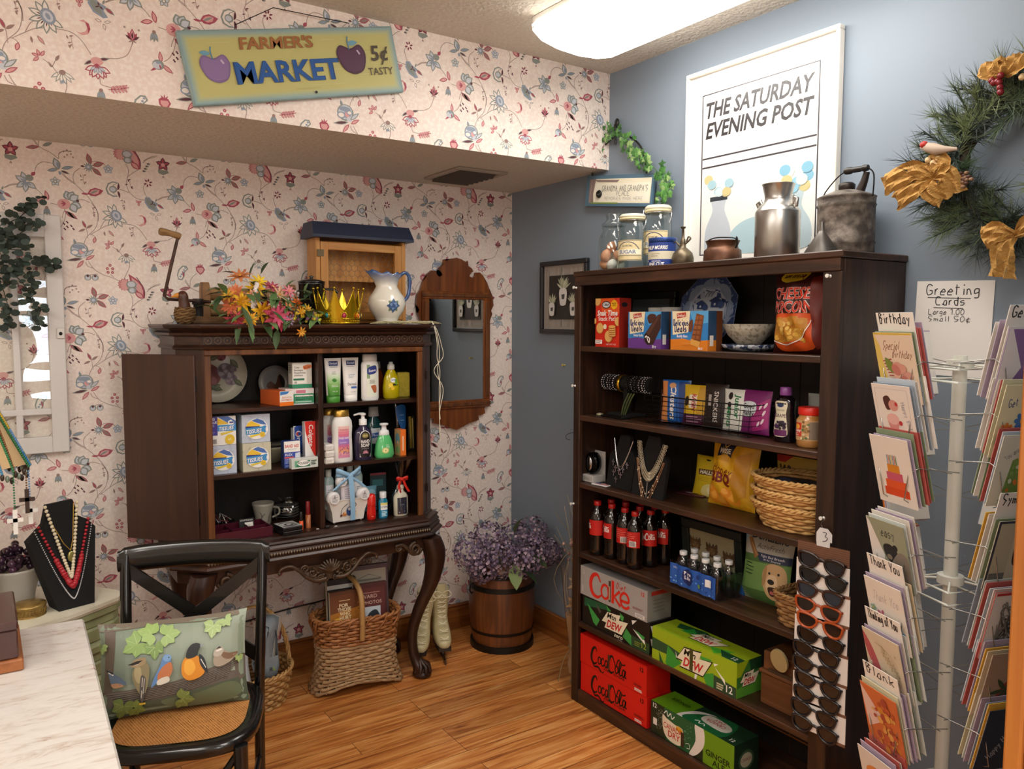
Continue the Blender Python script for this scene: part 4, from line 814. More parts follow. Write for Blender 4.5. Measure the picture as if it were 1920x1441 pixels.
def clearliq(c, r=.12): return glassmat(c, .12, .05)
yel = mat('#D8C512',.12,trans=.25,coat=.3); A = Art(.05,.07,50,70).ell('#F4F6F8',28,18,16,11).text('#2B4C9A','DAWN',28,22,9,24,.02).rect('#23211E',22,34,50,42).ell('#F2D23A',14,40,10).ell('#E9C22E',22,54,8).ell('#74A832',42,26,8,14)
bottle('dish_soap_bottle','yellow bottle of dish soap in front of an amber bottle','dish soap',(-.861,-.314,Z1),[(.03,0),(.038,.006),(.040,.05),(.034,.09),(.024,.115),(.016,.128)],yel,[(.015,.1285),(.017,.132),(.016,.15),(.010,.153),(.009,.162),(.004,.163)],mat('#DCDCD4',.3),1,.6,A,.03)
bottle('dish_soap_bottle','amber bottle half hidden behind the yellow dish soap','dish soap',(-.892,-.235,Z1),[(.03,0),(.036,.006),(.038,.05),(.032,.09),(.022,.118),(.015,.13)],mat('#8A4314',.12,trans=.3),[(.014,.1305),(.016,.135),(.014,.16),(.006,.163)],mat('#9A9A90',.3),1,.6)
mb = MB(mat('#D9C64A',.9,bump=.8,bscale=240,alt='#CDBB3D',nscale=60)); mb.box(-.03,-.02,0,.03,.02,.112,bv=.004); tag(mb.build('sponge'),'pack of yellow kitchen sponges at the right end of the top shelf','sponge',None,(-.786,-.275,Z1),-.1)
# ---- middle shelf left: tissues
def tissue(label, loc, col, alt, plain=False, w=.112):
    A = Art(w, .113, 112, 113)
    if not plain:
        A.bg(col)
        for i in range(22): A.poly(alt,leafp(R.uniform(4,96),R.uniform(6,108),R.uniform(0,6),14,3))
        A.ell('#F6F5F2',58,58,45,42,30); A.poly('#4C72B8',[(38,24),(60,16),(84,26),(97,44),(74,40),(50,30)]); A.poly('#F0C53A',[(22,34),(36,24),(74,44),(70,50),(16,46)]); A.poly('#2B3A86',[(14,46),(70,48),(70,54),(13,54)]); A.poly('#3E93D2',[(13,54),(78,50),(92,46),(101,54),(101,68),(84,80),(16,80)]); A.ell('#F6F5F2',98,62,5,11)
        A.otext('#FFFFFF','#2B3A86','TISSUES',48,74,15,62,.02,.25,.03,'c',-.08); A.poly('#E8CF4A',[(28,84),(74,76),(78,81),(34,92)]); A.ell('#E7C53C',80,82,11).text('#B07F1E','65',80,86,7)
    else:
        A.bg('#F4F3EF').rect('#453C9A',0,0,38,74).text('#F2F2FA','BIG',6,14,9,22,.03,0,'l').text('#F2F2FA','VALUE',3,27,9,33,.03,0,'l').lines('#BDB8E4',4,32,30,2,5,2).lines('#9A94D4',4,60,30,2,5,2)
        A.poly('#5A7CC0',[(38,0),(80,0),(112,20),(112,34),(84,30),(60,14)]).poly('#F0C53A',[(38,6),(56,14),(84,30),(38,32)]).rect('#3E93D2',38,34,112,58).otext('#FFFFFF','#2B3A86','TISSUES',74,54,14,60,.02,.25,.03,'c',-.06).poly('#E8CF4A',[(48,66),(96,58),(102,62),(54,74)]).ell('#E7C53C',86,92,20).text('#FFF6D0','65',86,96,9).poly('#F6F6F6',[(80,20),(92,14),(104,24),(102,34),(82,34)]).rect('#3A4E96',86,22,102,28)
        for i in range(9): A.rect('#2A2A2E', 6+i*3.1, 88, 7.4+i*3.1, 106)
    return carton('tissue_box',label,'tissues',loc,(w,.11,.113),col,A,left=Art(.11,.113,10,10).bg(alt),rough=.5)
tissue('white value tissue box with a purple panel, topmost at left',(-1.606,-.30,Z2+.1145),'#EFEEEA','#D8D6D0',True,.106)
tissue('pale blue tissue box, topmost at right of the stack of four',(-1.474,-.30,Z2+.1145),'#C3CCDC','#AEBACC')
tissue('pale blue tissue box at bottom left, under the purple panelled box',(-1.606,-.30,Z2),'#C3CCDE','#A9B6CC',False,.106)
tissue('beige wood-patterned tissue box at bottom right of the stack',(-1.474,-.305,Z2),'#C9C6B0','#B0AC94')
mb = MB(mat('#8F8972',.4)); mb.lathe([(.03,0),(.035,.004),(.062,.06),(.064,.07),(.060,.07),(.056,.058),(.03,.008),(.0,.008)],24,caps=False); tag(mb.build('bowl'),'cream bowl in the shadow behind the bandage box','bowl',None,(-1.36,-.19,Z2))
carton('book','dark book lying across the cream bowl','book',(-1.345,-.19,Z2+.0712),(.11,.09,.02),'#2A2722',Art(.11,.02,110,20).bg('#24211E').text('#8A8264','PHOTOGRAPHS',40,14,7,60).rect('#B0A040',84,4,96,16))
A = Art(.067,.109,67,109).bg('#F2F0EC').text('#D23B32','BAND AID',33,26,12,58,.02).rect('#B9B4AE',14,32,52,34).poly('#2A4AA6',[(0,45),(67,45),(67,109),(0,109)]).text('#F0F0F4','FLEX',20,60,9,30,.02).rect('#E0605C',2,64,40,70).lines('#A9BAE4',4,74,38,4,5,2).poly('#D7DCEA',[(46,50),(67,48),(67,80),(44,82)]).lines('#8FA3DA',4,99,30,2,4,2)
carton('bandage_box','red, white and blue adhesive bandage box standing on the middle shelf','bandages',(-1.332,-.345,Z2),(.067,.04,.109),'#2A4390',A,left=Art(.04,.109,10,10).bg('#23356F'))
A = Art(.045,.16,45,160).bg('#2C55B0').poly('#F3F3F2',[(0,0),(10,0),(6,160),(0,160)]).rect('#C8D4E4',0,120,45,160).poly('#1F4FA8',[(4,4),(42,4),(42,110),(24,128),(4,110)]).ell('#F2F4F8',22,34,13).ell('#C23B44',20,34,9).ell('#1F4FA8',26,34,7).text('#F4F6FA','rest',15,50,16,48,.02,0,'l',PI/2)
carton('toothpaste_box','blue toothpaste box standing on end beside the divider','toothpaste',(-1.277,-.27,Z2),(.045,.035,.15),'#DDE2E8',A)
A = Art(.044,.185,44,185).bg('#F2F1EF').poly('#D92A20',[(0,0),(44,0),(44,150),(36,140),(14,90),(2,40)]).text('#F7F4F0','Colgate',17,14,18,92,.015,0,'l',PI/2).lines('#6A6A70',8,150,38,4,7,4)
carton('toothpaste_box','red and white toothpaste box standing on end against the divider','toothpaste',(-1.254,-.343,Z2),(.042,.035,.183),'#E8E4E0',A)
A = Art(.112,.04,112,40).bg('#CFD6D2').rect('#2F7A5C',12,8,78,34).ell('#F4F5F2',50,19,27,12).text('#1E2422','POLIGRIP',50,23,9,46,.02).poly('#6FB38E',[(12,8),(26,8),(18,34),(12,34)]).lines('#3A5046',82,10,106,3,7,4).rect('#F0F2EE',14,35,60,37)
carton('denture_cream_box','flat green and white denture cream box lying in front of the toothpaste','denture cream',(-1.294,-.392,Z2),(.112,.03,.042),'#D5DAD6',A,rz=.05)
# ---- middle shelf right
for i,(dx,dz,l) in enumerate(((0,0,'white wrapped soap bar at the bottom of the stack of three'),(.002,.0282,'white wrapped soap bar in the middle of the stack of three'),(-.001,.0564,'white wrapped soap bar on top of the stack of three'))):
    mb = MB(mat('#EDEBE6',.5,bump=.3,bscale=90)); mb.box(-.022,-.035,0,.022,.035,.0278,bv=.006); A = Art(.04,.02,40,20).lines('#CFCBC4',6,6,34,2,5,2); A.front(mb,-.02,-.0352,.004); tag(mb.build('soap_bar'),l,'soap','wrapped soap bars',(-1.178+dx,-.35,Z2+dz))
gold = mat('#C9A04A', .28, .7); A = Art(.05, .135, 50, 135)
for i in range(12): A.rect(['#F3C9C4','#F0AEB4','#E98BA0','#E07A9A','#C98AD0','#9C7BD0','#A77BC8','#D0709A','#E88A84','#F0A878','#E9A0A8','#D98BB0'][i],0,i*11.2,50,12+i*11.2)
A.rect('#4A443C',2,-8,48,-2).rect('#C9B98A',2,-8,30,-2).text('#C0566A','Luxury',25,18,8,34).text('#F6F0FA','body wash',25,54,9,44,.02).text('#F8ECF4','Lavender',22,72,7,30)
for i in range(16): A.poly('#6A4E9A',leafp(R.uniform(4,46),R.uniform(90,128),-1.5+R.uniform(-.4,.4),10,3))
lp = [(.043,0),(.047,.006),(.046,.06),(.044,.11),(.047,.15),(.044,.175),(.035,.19),(.031,.194)]; lc = [(.033,.1945),(.034,.197),(.032,.222),(.028,.224)]
lo = bottle('lotion_bottle','white body wash bottle with a gold cap and pink label, in front of its twin','lotion',(-1.108,-.345,Z2),lp,wht,lc,gold,1,.55,A,.02)
dup(lo, (-1.127, -.268, Z2), 0, 'white gold-capped bottle half hidden behind the pink labelled one')
A = Art(.052, .115, 52, 115)
A.blob('#EDEBEA',[(0,115),(0,30),(8,8),(26,0),(44,8),(52,30),(52,115)],3).blob('#171318',[(2.5,112),(2.5,31),(10,10),(26,3),(42,10),(49.5,31),(49.5,112)],3).ell('#8A7C3E',26,22,15,11).text('#E9DFA8','Bella',26,26,9,20,0,.3).text('#F2F0EE','HAND',26,54,14,40,.03).text('#F2F0EE','SOAP',26,71,14,40,.03).text('#A9A2A0','LAVENDER',26,81,4.5,36)
for a in range(6): A.poly('#C98A9A', leafp(26, 98, -PI+a*PI/5, 15, 5))
bottle('soap_dispenser','dark purple hand soap bottle with a white pump and black label','soap',(-1.010,-.343,Z2),[(.037,0),(.041,.006),(.041,.11),(.036,.128),(.02,.142),(.016,.152)],mat('#2E2844',.12,coat=.5),None,None,1,.62,A,.014,pump=(.152,mat('#F0F0F0',.3)))
bottle('mouthwash_bottle','teal mouthwash bottle with a grey cup cap behind the hand soap','mouthwash',(-.912,-.235,Z2),[(.038,0),(.042,.006),(.042,.12),(.034,.145),(.018,.168),(.017,.172)],mat('#1D4A50',.12,coat=.4),[(.026,.1725),(.026,.175),(.022,.215),(.02,.216)],mat('#A9A9A6',.35),1,.6,Art(.05,.07,50,70).bg('#D9E2EA').poly('#2E5CB0',[(0,24),(50,18),(50,38),(0,46)]).text('#F4F6FA','Mouth',25,36,10,36,0,.2),.05)
A = Art(.05,.05,50,50).ell('#D7CF7A',20,32,16,13).ell('#EFE9B0',20,32,11,9).ell('#8A9A3A',20,33,3).lines('#D2EED8',22,8,46,3,6,2)
bottle('soap_dispenser','bright green foaming hand soap bottle with a white pump','soap',(-.907,-.335,Z2),[(.040,0),(.047,.012),(.042,.05),(.032,.085),(.025,.098)],mat('#5FC67A',.12,coat=.5),[(.024,.0985),(.025,.104),(.022,.118),(.015,.121),(.012,.124),(.011,.14),(.020,.142),(.021,.15),(.012,.152)],mat('#E8EAEC',.25),1,.62,A,.015,capname='pump')
A = Art(.028, .118, 28, 118).bg('#F07A2C').rect('#F8D8B8', 10, 30, 16, 96)
carton('soap_box','orange boxed bar of soap standing on end at the right of the shelf','box',(-.823,-.325,Z2),(.028,.05,.118),'#F07A2C',A,left=Art(.05,.118,50,118).bg('#C9A06A').ell('#6E9AA8',24,44,18,26).ell('#8FB070',26,92,18,16).ell('#E8C89A',26,60,8),rz=.1)
bag('toothbrush_pack','blue and clear hanging pack behind the orange soap box','toothbrush',(-.772,-.235,Z2),.055,.235,.012,glassmat('#D8DCE0',.15,.1),Art(.055,.235,55,235).blob('#1F62A8',[(2,30),(52,26),(54,110),(34,140),(12,100)]).rect('#BFD4E8',20,66,42,68).rect('#BFD4E8',20,90,42,92),rx=-.05)
bag('hardware_pack','narrow yellow and brown pack at the far right of the middle shelf','packet',(-.722,-.235,Z2),.035,.16,.01,mat('#3A3426',.4),Art(.035,.16,35,160).poly('#B79A3A',[(4,0),(14,0),(18,150),(8,150)]).poly('#D9C77A',[(18,10),(24,10),(28,150),(22,150)]))
# ---- bottom of the cabinet, left
t = thing('jewelry_tray','maroon divided tray of earrings on the cabinet floor','tray',(-1.545,-.335,Z3),.03); mar = mat('#4A1526',.25,coat=.4); mb = MB(mar); w,d,h = .225,.15,.04
mb.box(-w/2, -d/2, 0, w/2, d/2, .004)
for x0,y0,x1,y1 in ((-w/2,-d/2,w/2,-d/2+.004),(-w/2,d/2-.004,w/2,d/2),(-w/2,-d/2,-w/2+.004,d/2),(w/2-.004,-d/2,w/2,d/2)): mb.box(x0,y0,0,x1,y1,h,bv=.001)
mb.build('tray', t); mb = MB(mar)
for x in (-.037, .037): mb.box(x-.001, -d/2+.004, .004, x+.001, d/2-.004, .034)
mb.box(-w/2+.004, -.001, .004, w/2-.004, .001, .0335); mb.build('divider', t)
for i,(x,y,c,r) in enumerate(((-.02,-.03,'#E9DFC8',.006),(-.005,-.035,'#E6D6B0',.006),(.008,-.03,'#EADFC6',.0055),(-.012,-.045,'#C2452E',.005),(.02,-.04,'#C9C4B8',.004),(.07,.025,'#E4D9B0',.008),(.06,-.03,'#D8D2C6',.004))):
    mb = MB(mat(c,.25)); mb.ell((x,y,.0045+r*.7),r,r,r*.7,8,6); mb.tube([(x+r,y,.007),(x+r+.004,y+.002,.009),(x+r+.002,y+.006,.006)],.0007,5,mat('#C9A04A',.3,.9))
    tag(mb.build('earring'),'small '+('cream','pale gold','ivory','red','silver','round gold','tiny silver')[i]+' earring in the maroon divided tray','earring','earrings in the maroon tray',(-1.545,-.335,Z3),.03)
mb = MB(mat('#16141A',.5)); mb.box(-.03,-.001,0,.03,.001,.05); A = Art(.06,.05,60,50).text('#D8D4CC','EXPRESS',30,10,6,50,.01).rect('#EDEAE0',22,16,56,42).text('#77746A','11',39,34,8); A.front(mb,-.03,-.001,0); tag(mb.build('earring_card'),'black earring card propped at the back of the maroon tray','card',None,(-1.50,-.285,Z3+.0045),(-.12,0,0))
t = thing('trinket_dish','dark dish of tangled jewelry at the back left of the cabinet floor','jewelry dish',(-1.585,-.19,Z3)); mb = MB(mat('#1B1518',.25)); mb.lathe([(.03,0),(.05,.02),(.06,.035),(.057,.035),(.045,.02),(0,.012)],20,caps=False); mb.build('dish',t); mb = MB(mat('#6A2A30',.3,.4))
for i in range(14):
    a = R.uniform(0,6.3); r = R.uniform(0,.04); mb.tube([(r*math.cos(a),r*math.sin(a),.03),(r*math.cos(a)+R.uniform(-.03,.03),r*math.sin(a)+R.uniform(-.02,.02),.045+R.uniform(0,.025)),(r*math.cos(a+1)*1.3,r*math.sin(a+1),.036)],.0028,6,mat(('#6A2A30','#8A8A90','#4A3A36','#B0A8A0')[i % 4],.3,.5))
mb.build('jewelry', t, 'tangled bracelets and chains')
t = thing('mug','off-white mug with twig pattern behind the glass bowl','mug',(-1.405,-.19,Z3)); mb = MB(mat('#A39D90',.35)); mb.lathe([(.03,0),(.033,.004),(.034,.035),(.044,.08),(.046,.092),(.043,.092),(.030,.04),(0,.008)],24,caps=False); Art(.06,.06,60,60).stroke('#3A3530',[(10,55),(16,30),(10,12)],2).stroke('#3A3530',[(16,32),(26,18)],2).stroke('#3A3530',[(40,55),(44,30),(54,14)],2).wrap(mb,.036,.01,prof=lambda v: .036+v*.13); mb.build('mug_body',t); mb = MB(mat('#A39D90',.35)); mb.tube(spline([(.038,-.01,.07),(.06,-.02,.065),(.062,-.02,.04),(.036,-.01,.025)],5),.0045,8); mb.build('handle',t)
mb = MB(glassmat('#F2F4F4',.14)); pf = [(.03,0),(.045,.01),(.062,.045),(.06,.075),(.042,.098),(.032,.104)]
mb.loft([[(r*(1+.10*math.sin(6*a)*k)*math.cos(a),r*(1+.10*math.sin(6*a)*k)*math.sin(a),z+.004*k*math.sin(6*a)) for a in (2*PI*i/48 for i in range(48))] for r,z,k in [(p[0],p[1],0) for p in pf]+[(.045,.118,1),(.052,.124,1)]]+[],None,False)
tag(mb.build('glass_bowl'),'round clear glass bowl with a ruffled rim on the cabinet floor','glass bowl',None,(-1.315,-.255,Z3))
for i,(dz,l) in enumerate(((0,'lower black and silver compact under the patterned one'),(.0165,'black and silver compact with a patterned lid, on top of the other'))):
    mb = MB(mat('#17171A', .3)); mb.box(-.042, -.05, 0, .042, .05, .016, bv=.003)
    if i: Art(.08,.09,80,90).bg('#B4B4B2').stroke('#2A2A2C',[(10,20),(40,10),(70,30)],8).ell('#222224',40,50,18).ell('#C8C8C6',42,48,10).stroke('#2A2A2C',[(8,70),(40,80),(72,66)],9).star('#2A2A2C',66,48,10,5,6).top(mb,-.04,-.045,.016)
    tag(mb.build('makeup_compact'),l,'makeup compact','makeup compacts',(-1.362,-.385,Z3+dz),.12)
def lipstick(label, loc, c1, c2, r, h):
    t = thing('lipstick',label,'lipstick',loc); mb = MB(mat(c1,.25)); mb.lathe([(r,0),(r,h*.5),(r*.85,h*.5)],14); mb.build('base',t); mb = MB(mat(c2,.2)); mb.lathe([(r*.84,h*.5+.0004),(r*.84,h*.97),(r*.7,h)],14); mb.build('tube_cap',t)
lipstick('short orange lip gloss tube with a black top',(-1.303,-.375,Z3),'#E0582A','#1A1714',.0085,.075); lipstick('taller copper lipstick with a dark red cap',(-1.268,-.36,Z3),'#A8623A','#7A1A1E',.011,.112)
for i in range(5):
    mb = MB(mat('#7E7C78',.35)); mb.lathe([(.03,0),(.055,.009),(.056,.011),(.03,.004),(0,.004)],24,caps=False); tag(mb.build('saucer'),'grey saucer in the small stack behind the lipsticks','saucer','saucers stacked at the back of the cabinet',(-1.285,-.125,Z3+i*.012))
carton('price_tag','tiny white price tag on the cabinet floor edge in front of the lipsticks','tag',(-1.245,-.408,Z3),(.012,.006,.003),'#E8E6DE'); carton('price_tag','tiny white price tag in front of the gift basket','tag',(-1.165,-.408,Z3),(.012,.006,.003),'#ECEAE2',rz=.2)
mb = MB(mat('#14110F',.4)); mb.box(-.009,-.008,0,.009,.008,.012,bv=.003); tag(mb.build('rubber_stop'),'small black stop at the foot of the cabinet divider','stop',None,(-1.205,-.413,Z3))
# gift basket
t = thing('gift_basket','white tin of bath products tied with a pale blue ribbon','gift basket',(-1.095,-.335,Z3),.04); tin = mat('#E6E2DC',.35); mb = MB(tin); h = .105
rr = [[(sx_*(a),sy_*(b),z) for sx_,sy_ in ((-1,-1),(1,-1),(1,1),(-1,1))] for a,b,z in ((.070,.035,.008),(.076,.04,.05),(.095,.05,h),(.099,.053,h+.002),(.099,.053,h-.002),(.091,.047,h-.003),(.072,.037,.05),(.066,.032,.012))]
mb.loft(rr,None,True,False); A = Art(.09,.085,90,85).ell('#1E1C1C',66,20,11).ell('#E6E2DC',66,20,8).stroke('#1E1C1C',[(62,20),(70,22)],2).curve('#1E1C1C',[(8,56),(14,30),(36,12)],2).star('#6A2A2A',10,62,9,4,5).ell('#C9803F',26,56,10).ell('#E8C9A0',28,50,6).ell('#35508A',46,46,14,20).ell('#E7E3DE',46,36,7).ell('#C06A4A',70,56,6,14).ell('#E9D9B8',78,60,4,12)
A.put(mb,(-.045,-.043,.012),(1,0,0),(0,0,1),(0,-1,0),fn=lambda x,y,k: (x-.045,-(.036+(.052-.036)*((.012+y)/.105)**1.3)-.001-k,.012+y),cu=2,cv=6); mb.build('tin',t)
for x in (-.062,.062): mb = MB(mat('#C9C9C9',.2,.9)); mb.ell((x,-.028,.005),.006,.006,.005); mb.build('ball_foot',t)
def puff(r): mb = MB(mat('#EAE8E8',.45)); mb.ell((0,0,r),r,r*.7,r,16,12); A = Art(r*1.5,r*1.5,60,60); A.ell('#DEDEE0',30,30,28).lines('#6F6F76',14,20,46,5,6,2).rect('#2A2328',28,8,31,26).rect('#B0727A',24,16,26,26); A.front(mb,-r*.75,-r*.7-.001,r*.25); return mb
for i,(x,y,z,r) in enumerate(((-.07,-.035,.082,.031),(.068,-.035,.085,.031),(-.028,-.03,.155,.027))): o = puff(r).build('bath_bomb',t); o.location = (x,y,z)
mb = MB(mat('#DDD6DE',.4)); mb.box(-.03,-.04,.09,.03,0,.165,bv=.008); Art(.05,.06,50,60).lines('#A9A0B0',8,10,42,6,8,3).front(mb,-.025,-.0402,.098); mb.build('boxed_soap',t)
for i, (x, hh) in enumerate(((-.068, .23), (-.012, .245), (.032, .245), (.066, .24))):
    mb = MB(mat('#9FB6B4',.15,coat=.3)).at(loc=(x,.014,0)); mb.lathe([(.024,.06),(.025,.07),(.025,hh-.05),(.02,hh-.035),(.012,hh-.03)],16,None,1,.7); Art(.036,.08,36,80).bg('#E4E6EA').lines('#9AA0A8',8,20,28,5,9,3).wrap(mb,.0255,.085,sy=.7,seg=6); o = mb.build('bottle',t); c = MB(mat('#C8CCC4',.3)).at(loc=(x,.014,0)); c.lathe([(.013,hh-.0295),(.014,hh),(.012,hh+.001)],14); c.build('cap',o)
rib = mat('#8FBBDD', .45); mb = MB(rib)
mb.grid(lambda u,v: (.0+(u-.5)*.022+.012*(1-v),-.062-.014*math.sin(PI*v)*.6+.006*(1-v),.012+v*.195),3,12)
for s_ in (-1, 1):
    p = spline([(.004,-.05,.205),(s_*.03,-.055,.222),(s_*.055,-.045,.232),(s_*.05,-.04,.212),(.004,-.048,.205)],6); mb.loft([[(q.x,q.y,q.z-.010),(q.x,q.y-.001,q.z-.010),(q.x,q.y-.001,q.z+.010),(q.x,q.y,q.z+.010)] for q in p])
    p = spline([(.004,-.052,.203),(s_*.035,-.055,.18),(s_*.07,-.05,.15)],5); mb.loft([[(q.x-.009,q.y,q.z),(q.x-.009,q.y-.001,q.z),(q.x+.009,q.y-.001,q.z),(q.x+.009,q.y,q.z)] for q in p])
mb.ell((.004, -.055, .205), .012, .008, .01); mb.build('ribbon_bow', t, 'pale blue ribbon and bow')
bottle('shampoo_bottle','small glossy red travel bottle in front of the wire basket','bottle',(-.990,-.378,Z3),[(.016,0),(.020,.004),(.021,.03),(.019,.055),(.019,.066)],mat('#CE2018',.2,coat=.4),[(.019,.0665),(.019,.10),(.014,.112),(.004,.115)],mat('#D2281E',.2,coat=.4),1,.7,Art(.02,.03,20,30).rect('#E86A5A',4,22,14,25),.01)
bottle('mouthwash_bottle','small blue travel mouthwash bottle with a clear cap','mouthwash',(-.935,-.378,Z3),[(.018,0),(.021,.004),(.021,.075),(.014,.088),(.013,.09)],mat('#1F7FA0',.12,coat=.4),[(.015,.0905),(.015,.116),(.013,.117)],mat('#D6DADC',.2),1,.75,Art(.036,.062,36,62).bg('#EDEFF0').rect('#E2D977',0,0,36,10).text('#1F2B36','LISTERINE',18,22,7,32,.01).rect('#2A8FB8',0,32,36,62).lines('#D8EEF4',6,38,30,4,6,3),.008)
t = thing('wire_basket','small dark wire basket of toiletries at the back of the cabinet','basket',(-.90,-.225,Z3)); bw = mat('#17130F',.5)
for z,k in ((.002,.9),(.03,.94),(.058,.98),(.085,1.0)): mb = MB(bw); mb.tube([(sx_*.085*k,sy_*.06*k,z) for sx_,sy_ in ((-1,-1),(1,-1),(1,1),(-1,1))],.0018,6,None,True); mb.build('wire_hoop',t)
for i in range(9): x = -.085+.17*i/8; mb = MB(bw); mb.tube([(x,-.06,.085),(x*.9,-.054,.002),(x*.9,.054,.002),(x,.06,.085)],.0014,5); mb.build('wire_rib',t)
carton('packet','dark green packet standing in the small wire basket','packet',(-.895,-.235,Z3+.0045),(.075,.015,.17),'#173A3C',Art(.075,.17,75,170).bg('#16383C').rect('#8A2A3A',0,0,75,10).rect('#2E6A6E',10,30,60,60).rect('#A9A43A',50,110,72,130),rz=-.12)
bag('packet','light blue round packet in the small wire basket','packet',(-.935,-.245,Z3+.0045),.06,.115,.025,mat('#6FA5BE',.3),Art(.06,.115,60,115).ell('#9AC6D8',30,40,24,26).text('#F0F6FA','soft',30,44,10,26))
t = thing('gift_bag','hand lotion bottle wrapped in clear film tied with a red ribbon','gift bag',(-.848,-.375,Z3)); mb = MB(mat('#E4DEC4',.35)); mb.lathe([(.03,0),(.034,.006),(.034,.085),(.026,.1),(.014,.108),(.013,.118),(.017,.12),(.017,.135),(.012,.137)],22,None,1,.6); Art(.05,.075,50,75).bg('#2A2E3E').stroke('#5A6276',[(14,14),(36,14),(36,50),(14,50)],1.5,True).text('#9AA2B4','Lotion',25,34,7,18).ell('#C9CDD6',10,66,2).ell('#C9CDD6',34,62,1.6).wrap(mb,.034,.008,sy=.6); mb.build('lotion_bottle',t)
def film(u, v):
    a = 2*PI*u; k = (.044,.045,.042,.036,.022,.01,.018,.03,.042)[min(int(v*8),8)]; k2 = (.044,.045,.042,.036,.022,.01,.018,.03,.042)[min(int(v*8)+1,8)]; f_ = v*8-int(v*8); r = k+(k2-k)*f_; z = v*.27; w_ = 1+.12*math.sin(7*a+9*v)+(.25*math.sin(5*a)*max(0,v-.65)*2); return (r*w_*math.cos(a)+max(0,v-.62)*.05,r*.75*w_*math.sin(a),.002+z*.93)
mb = MB(glassmat('#EEF0F2',.10,.08)); mb.grid(film,32,24); mb.build('clear_film',t); mb = MB(mat('#C8281E',.4))
mb.ell((0, -.012, .165), .012, .012, .008)
for s_ in (-1,1): mb.loft([[(s_*q[0],-.014+q[1],q[2]-.008),(s_*q[0],-.0155+q[1],q[2]-.008),(s_*q[0],-.0155+q[1],q[2]+.008),(s_*q[0],-.014+q[1],q[2]+.008)] for q in ((.004,0,.165),(.022,-.008,.172),(.03,-.004,.168),(.012,.004,.163))]); mb.loft([[(s_*q[0]-.006,-.016,q[1]),(s_*q[0]-.006,-.017,q[1]),(s_*q[0]+.006,-.017,q[1]),(s_*q[0]+.006,-.016,q[1])] for q in ((.006,.162),(.016,.135),(.022+.012*s_,.105))])
mb.build('red_bow', t, 'red ribbon bow')

# ---------------------------------------------------------------- on top of the china cabinet
ZT = 1.5975; oldw = woodmat('#6A4A2C','#A27C50',2,.6,1.2,'#8A653E'); oldh = woodmat('#6A4A2C','#A88456',0,.6,1.2,'#8F6B42'); rusty = mat('#3E2A22',.55,.5,alt='#574038',nscale=30)
t = thing('hand_crank_wringer','antique wooden hand-crank wringer with a long iron crank on the china cabinet','wringer',(-1.46,-.215,ZT))
for x in (-.165, .185):
    mb = MB(oldw); mb.prism([(-.032,0),(.032,0),(.032,.135),(.024,.158),(.012,.166),(-.012,.166),(-.024,.158),(-.032,.135)],-.014,.014) ; mb.v = [V((x+q.z,q.x,q.y)) for q in mb.v]; mb.build('end_post',t)
mb = MB(oldh); mb.box(-.245,-.05,0,.20,-.036,.03,bv=.003); mb.box(-.245,.036,0,.20,.05,.03,bv=.003); mb.build('base_rail',t)
for z in (.055, .12):
    mb = MB(oldh); N = 16; mb.loft([[(x,r*(1+.03*(i % 2))*math.cos(2*PI*i/N),z+r*(1+.03*(i % 2))*math.sin(2*PI*i/N)) for i in range(N)] for x,r in ((-.15,.026),(.17,.026))]); mb.build('roller',t)
mb = MB(mat('#3A3634',.5,.5)); mb.lathe([(.018,.0305),(.018,.075),(.024,.078),(.02,.10)],14); mb.v = [q+V((-.198,-.03,0)) for q in mb.v]; mb.build('iron_bracket',t)
mb = MB(rusty); mb.tube([(-.15,-.03,.088),(-.20,-.045,.09),(-.315,-.065,.095),(-.328,-.068,.108),(-.30,-.06,.22),(-.27,-.055,.335)],[.006,.006,.006,.0065,.0065,.006],8); mb.build('crank',t)
mb = MB(oldh); P_ = spline([(-.262,-.055,.335),(-.28,-.057,.341),(-.31,-.06,.348),(-.338,-.063,.350)],4); mb.tube(P_,[.012,.013,.0135,.0135,.013,.012,.0115,.0118,.0125,.0135,.0145,.0145,.012],12); mb.build('crank_handle',t)
# bird in a woven nest
t = thing('bird_figurine','carved dark bird sitting in a small woven nest beside the wringer','figurine',(-1.722,-.315,ZT)); mb = MB(mat('#6A4A28',.8)); rp = mat('#86683F',.8)
mb.lathe([(.018,0),(.03,.008),(.037,.03),(.036,.05),(.031,.062),(.0,.058)],20,caps=False)
for i in range(9):
    z = .006+i*.0068; r = (.026,.031,.0345,.0365,.0375,.0375,.037,.0355,.033)[i]; mb.tube([(r*math.cos(a),r*math.sin(a),z+.003*math.sin(a*6+i*2)) for a in (2*PI*k/30 for k in range(30))],.0036,5,rp if i % 2 else None,True)
mb.build('nest',t); mb = MB(mat('#3B1D12',.35,alt='#552C18',nscale=30)); mb.loft([[(x+r*math.cos(a),r*math.sin(a)*.9,z) for a in (2*PI*k/14 for k in range(14))] for x,r,z in ((.0,.022,.055),(-.001,.021,.075),(-.004,.0185,.092),(-.006,.020,.105),(-.007,.017,.118),(-.006,.008,.126),(-.006,.001,.127))]); mb.build('bird_body',t)
mb = MB(mat('#D08A2E',.4)); mb.loft([[(x,r*math.cos(a)*.8,z+r*math.sin(a)) for a in (2*PI*k/8 for k in range(8))] for x,r,z in ((-.022,.011,.110),(-.034,.008,.108),(-.05,.001,.101))]); mb.build('beak',t,'orange beak')
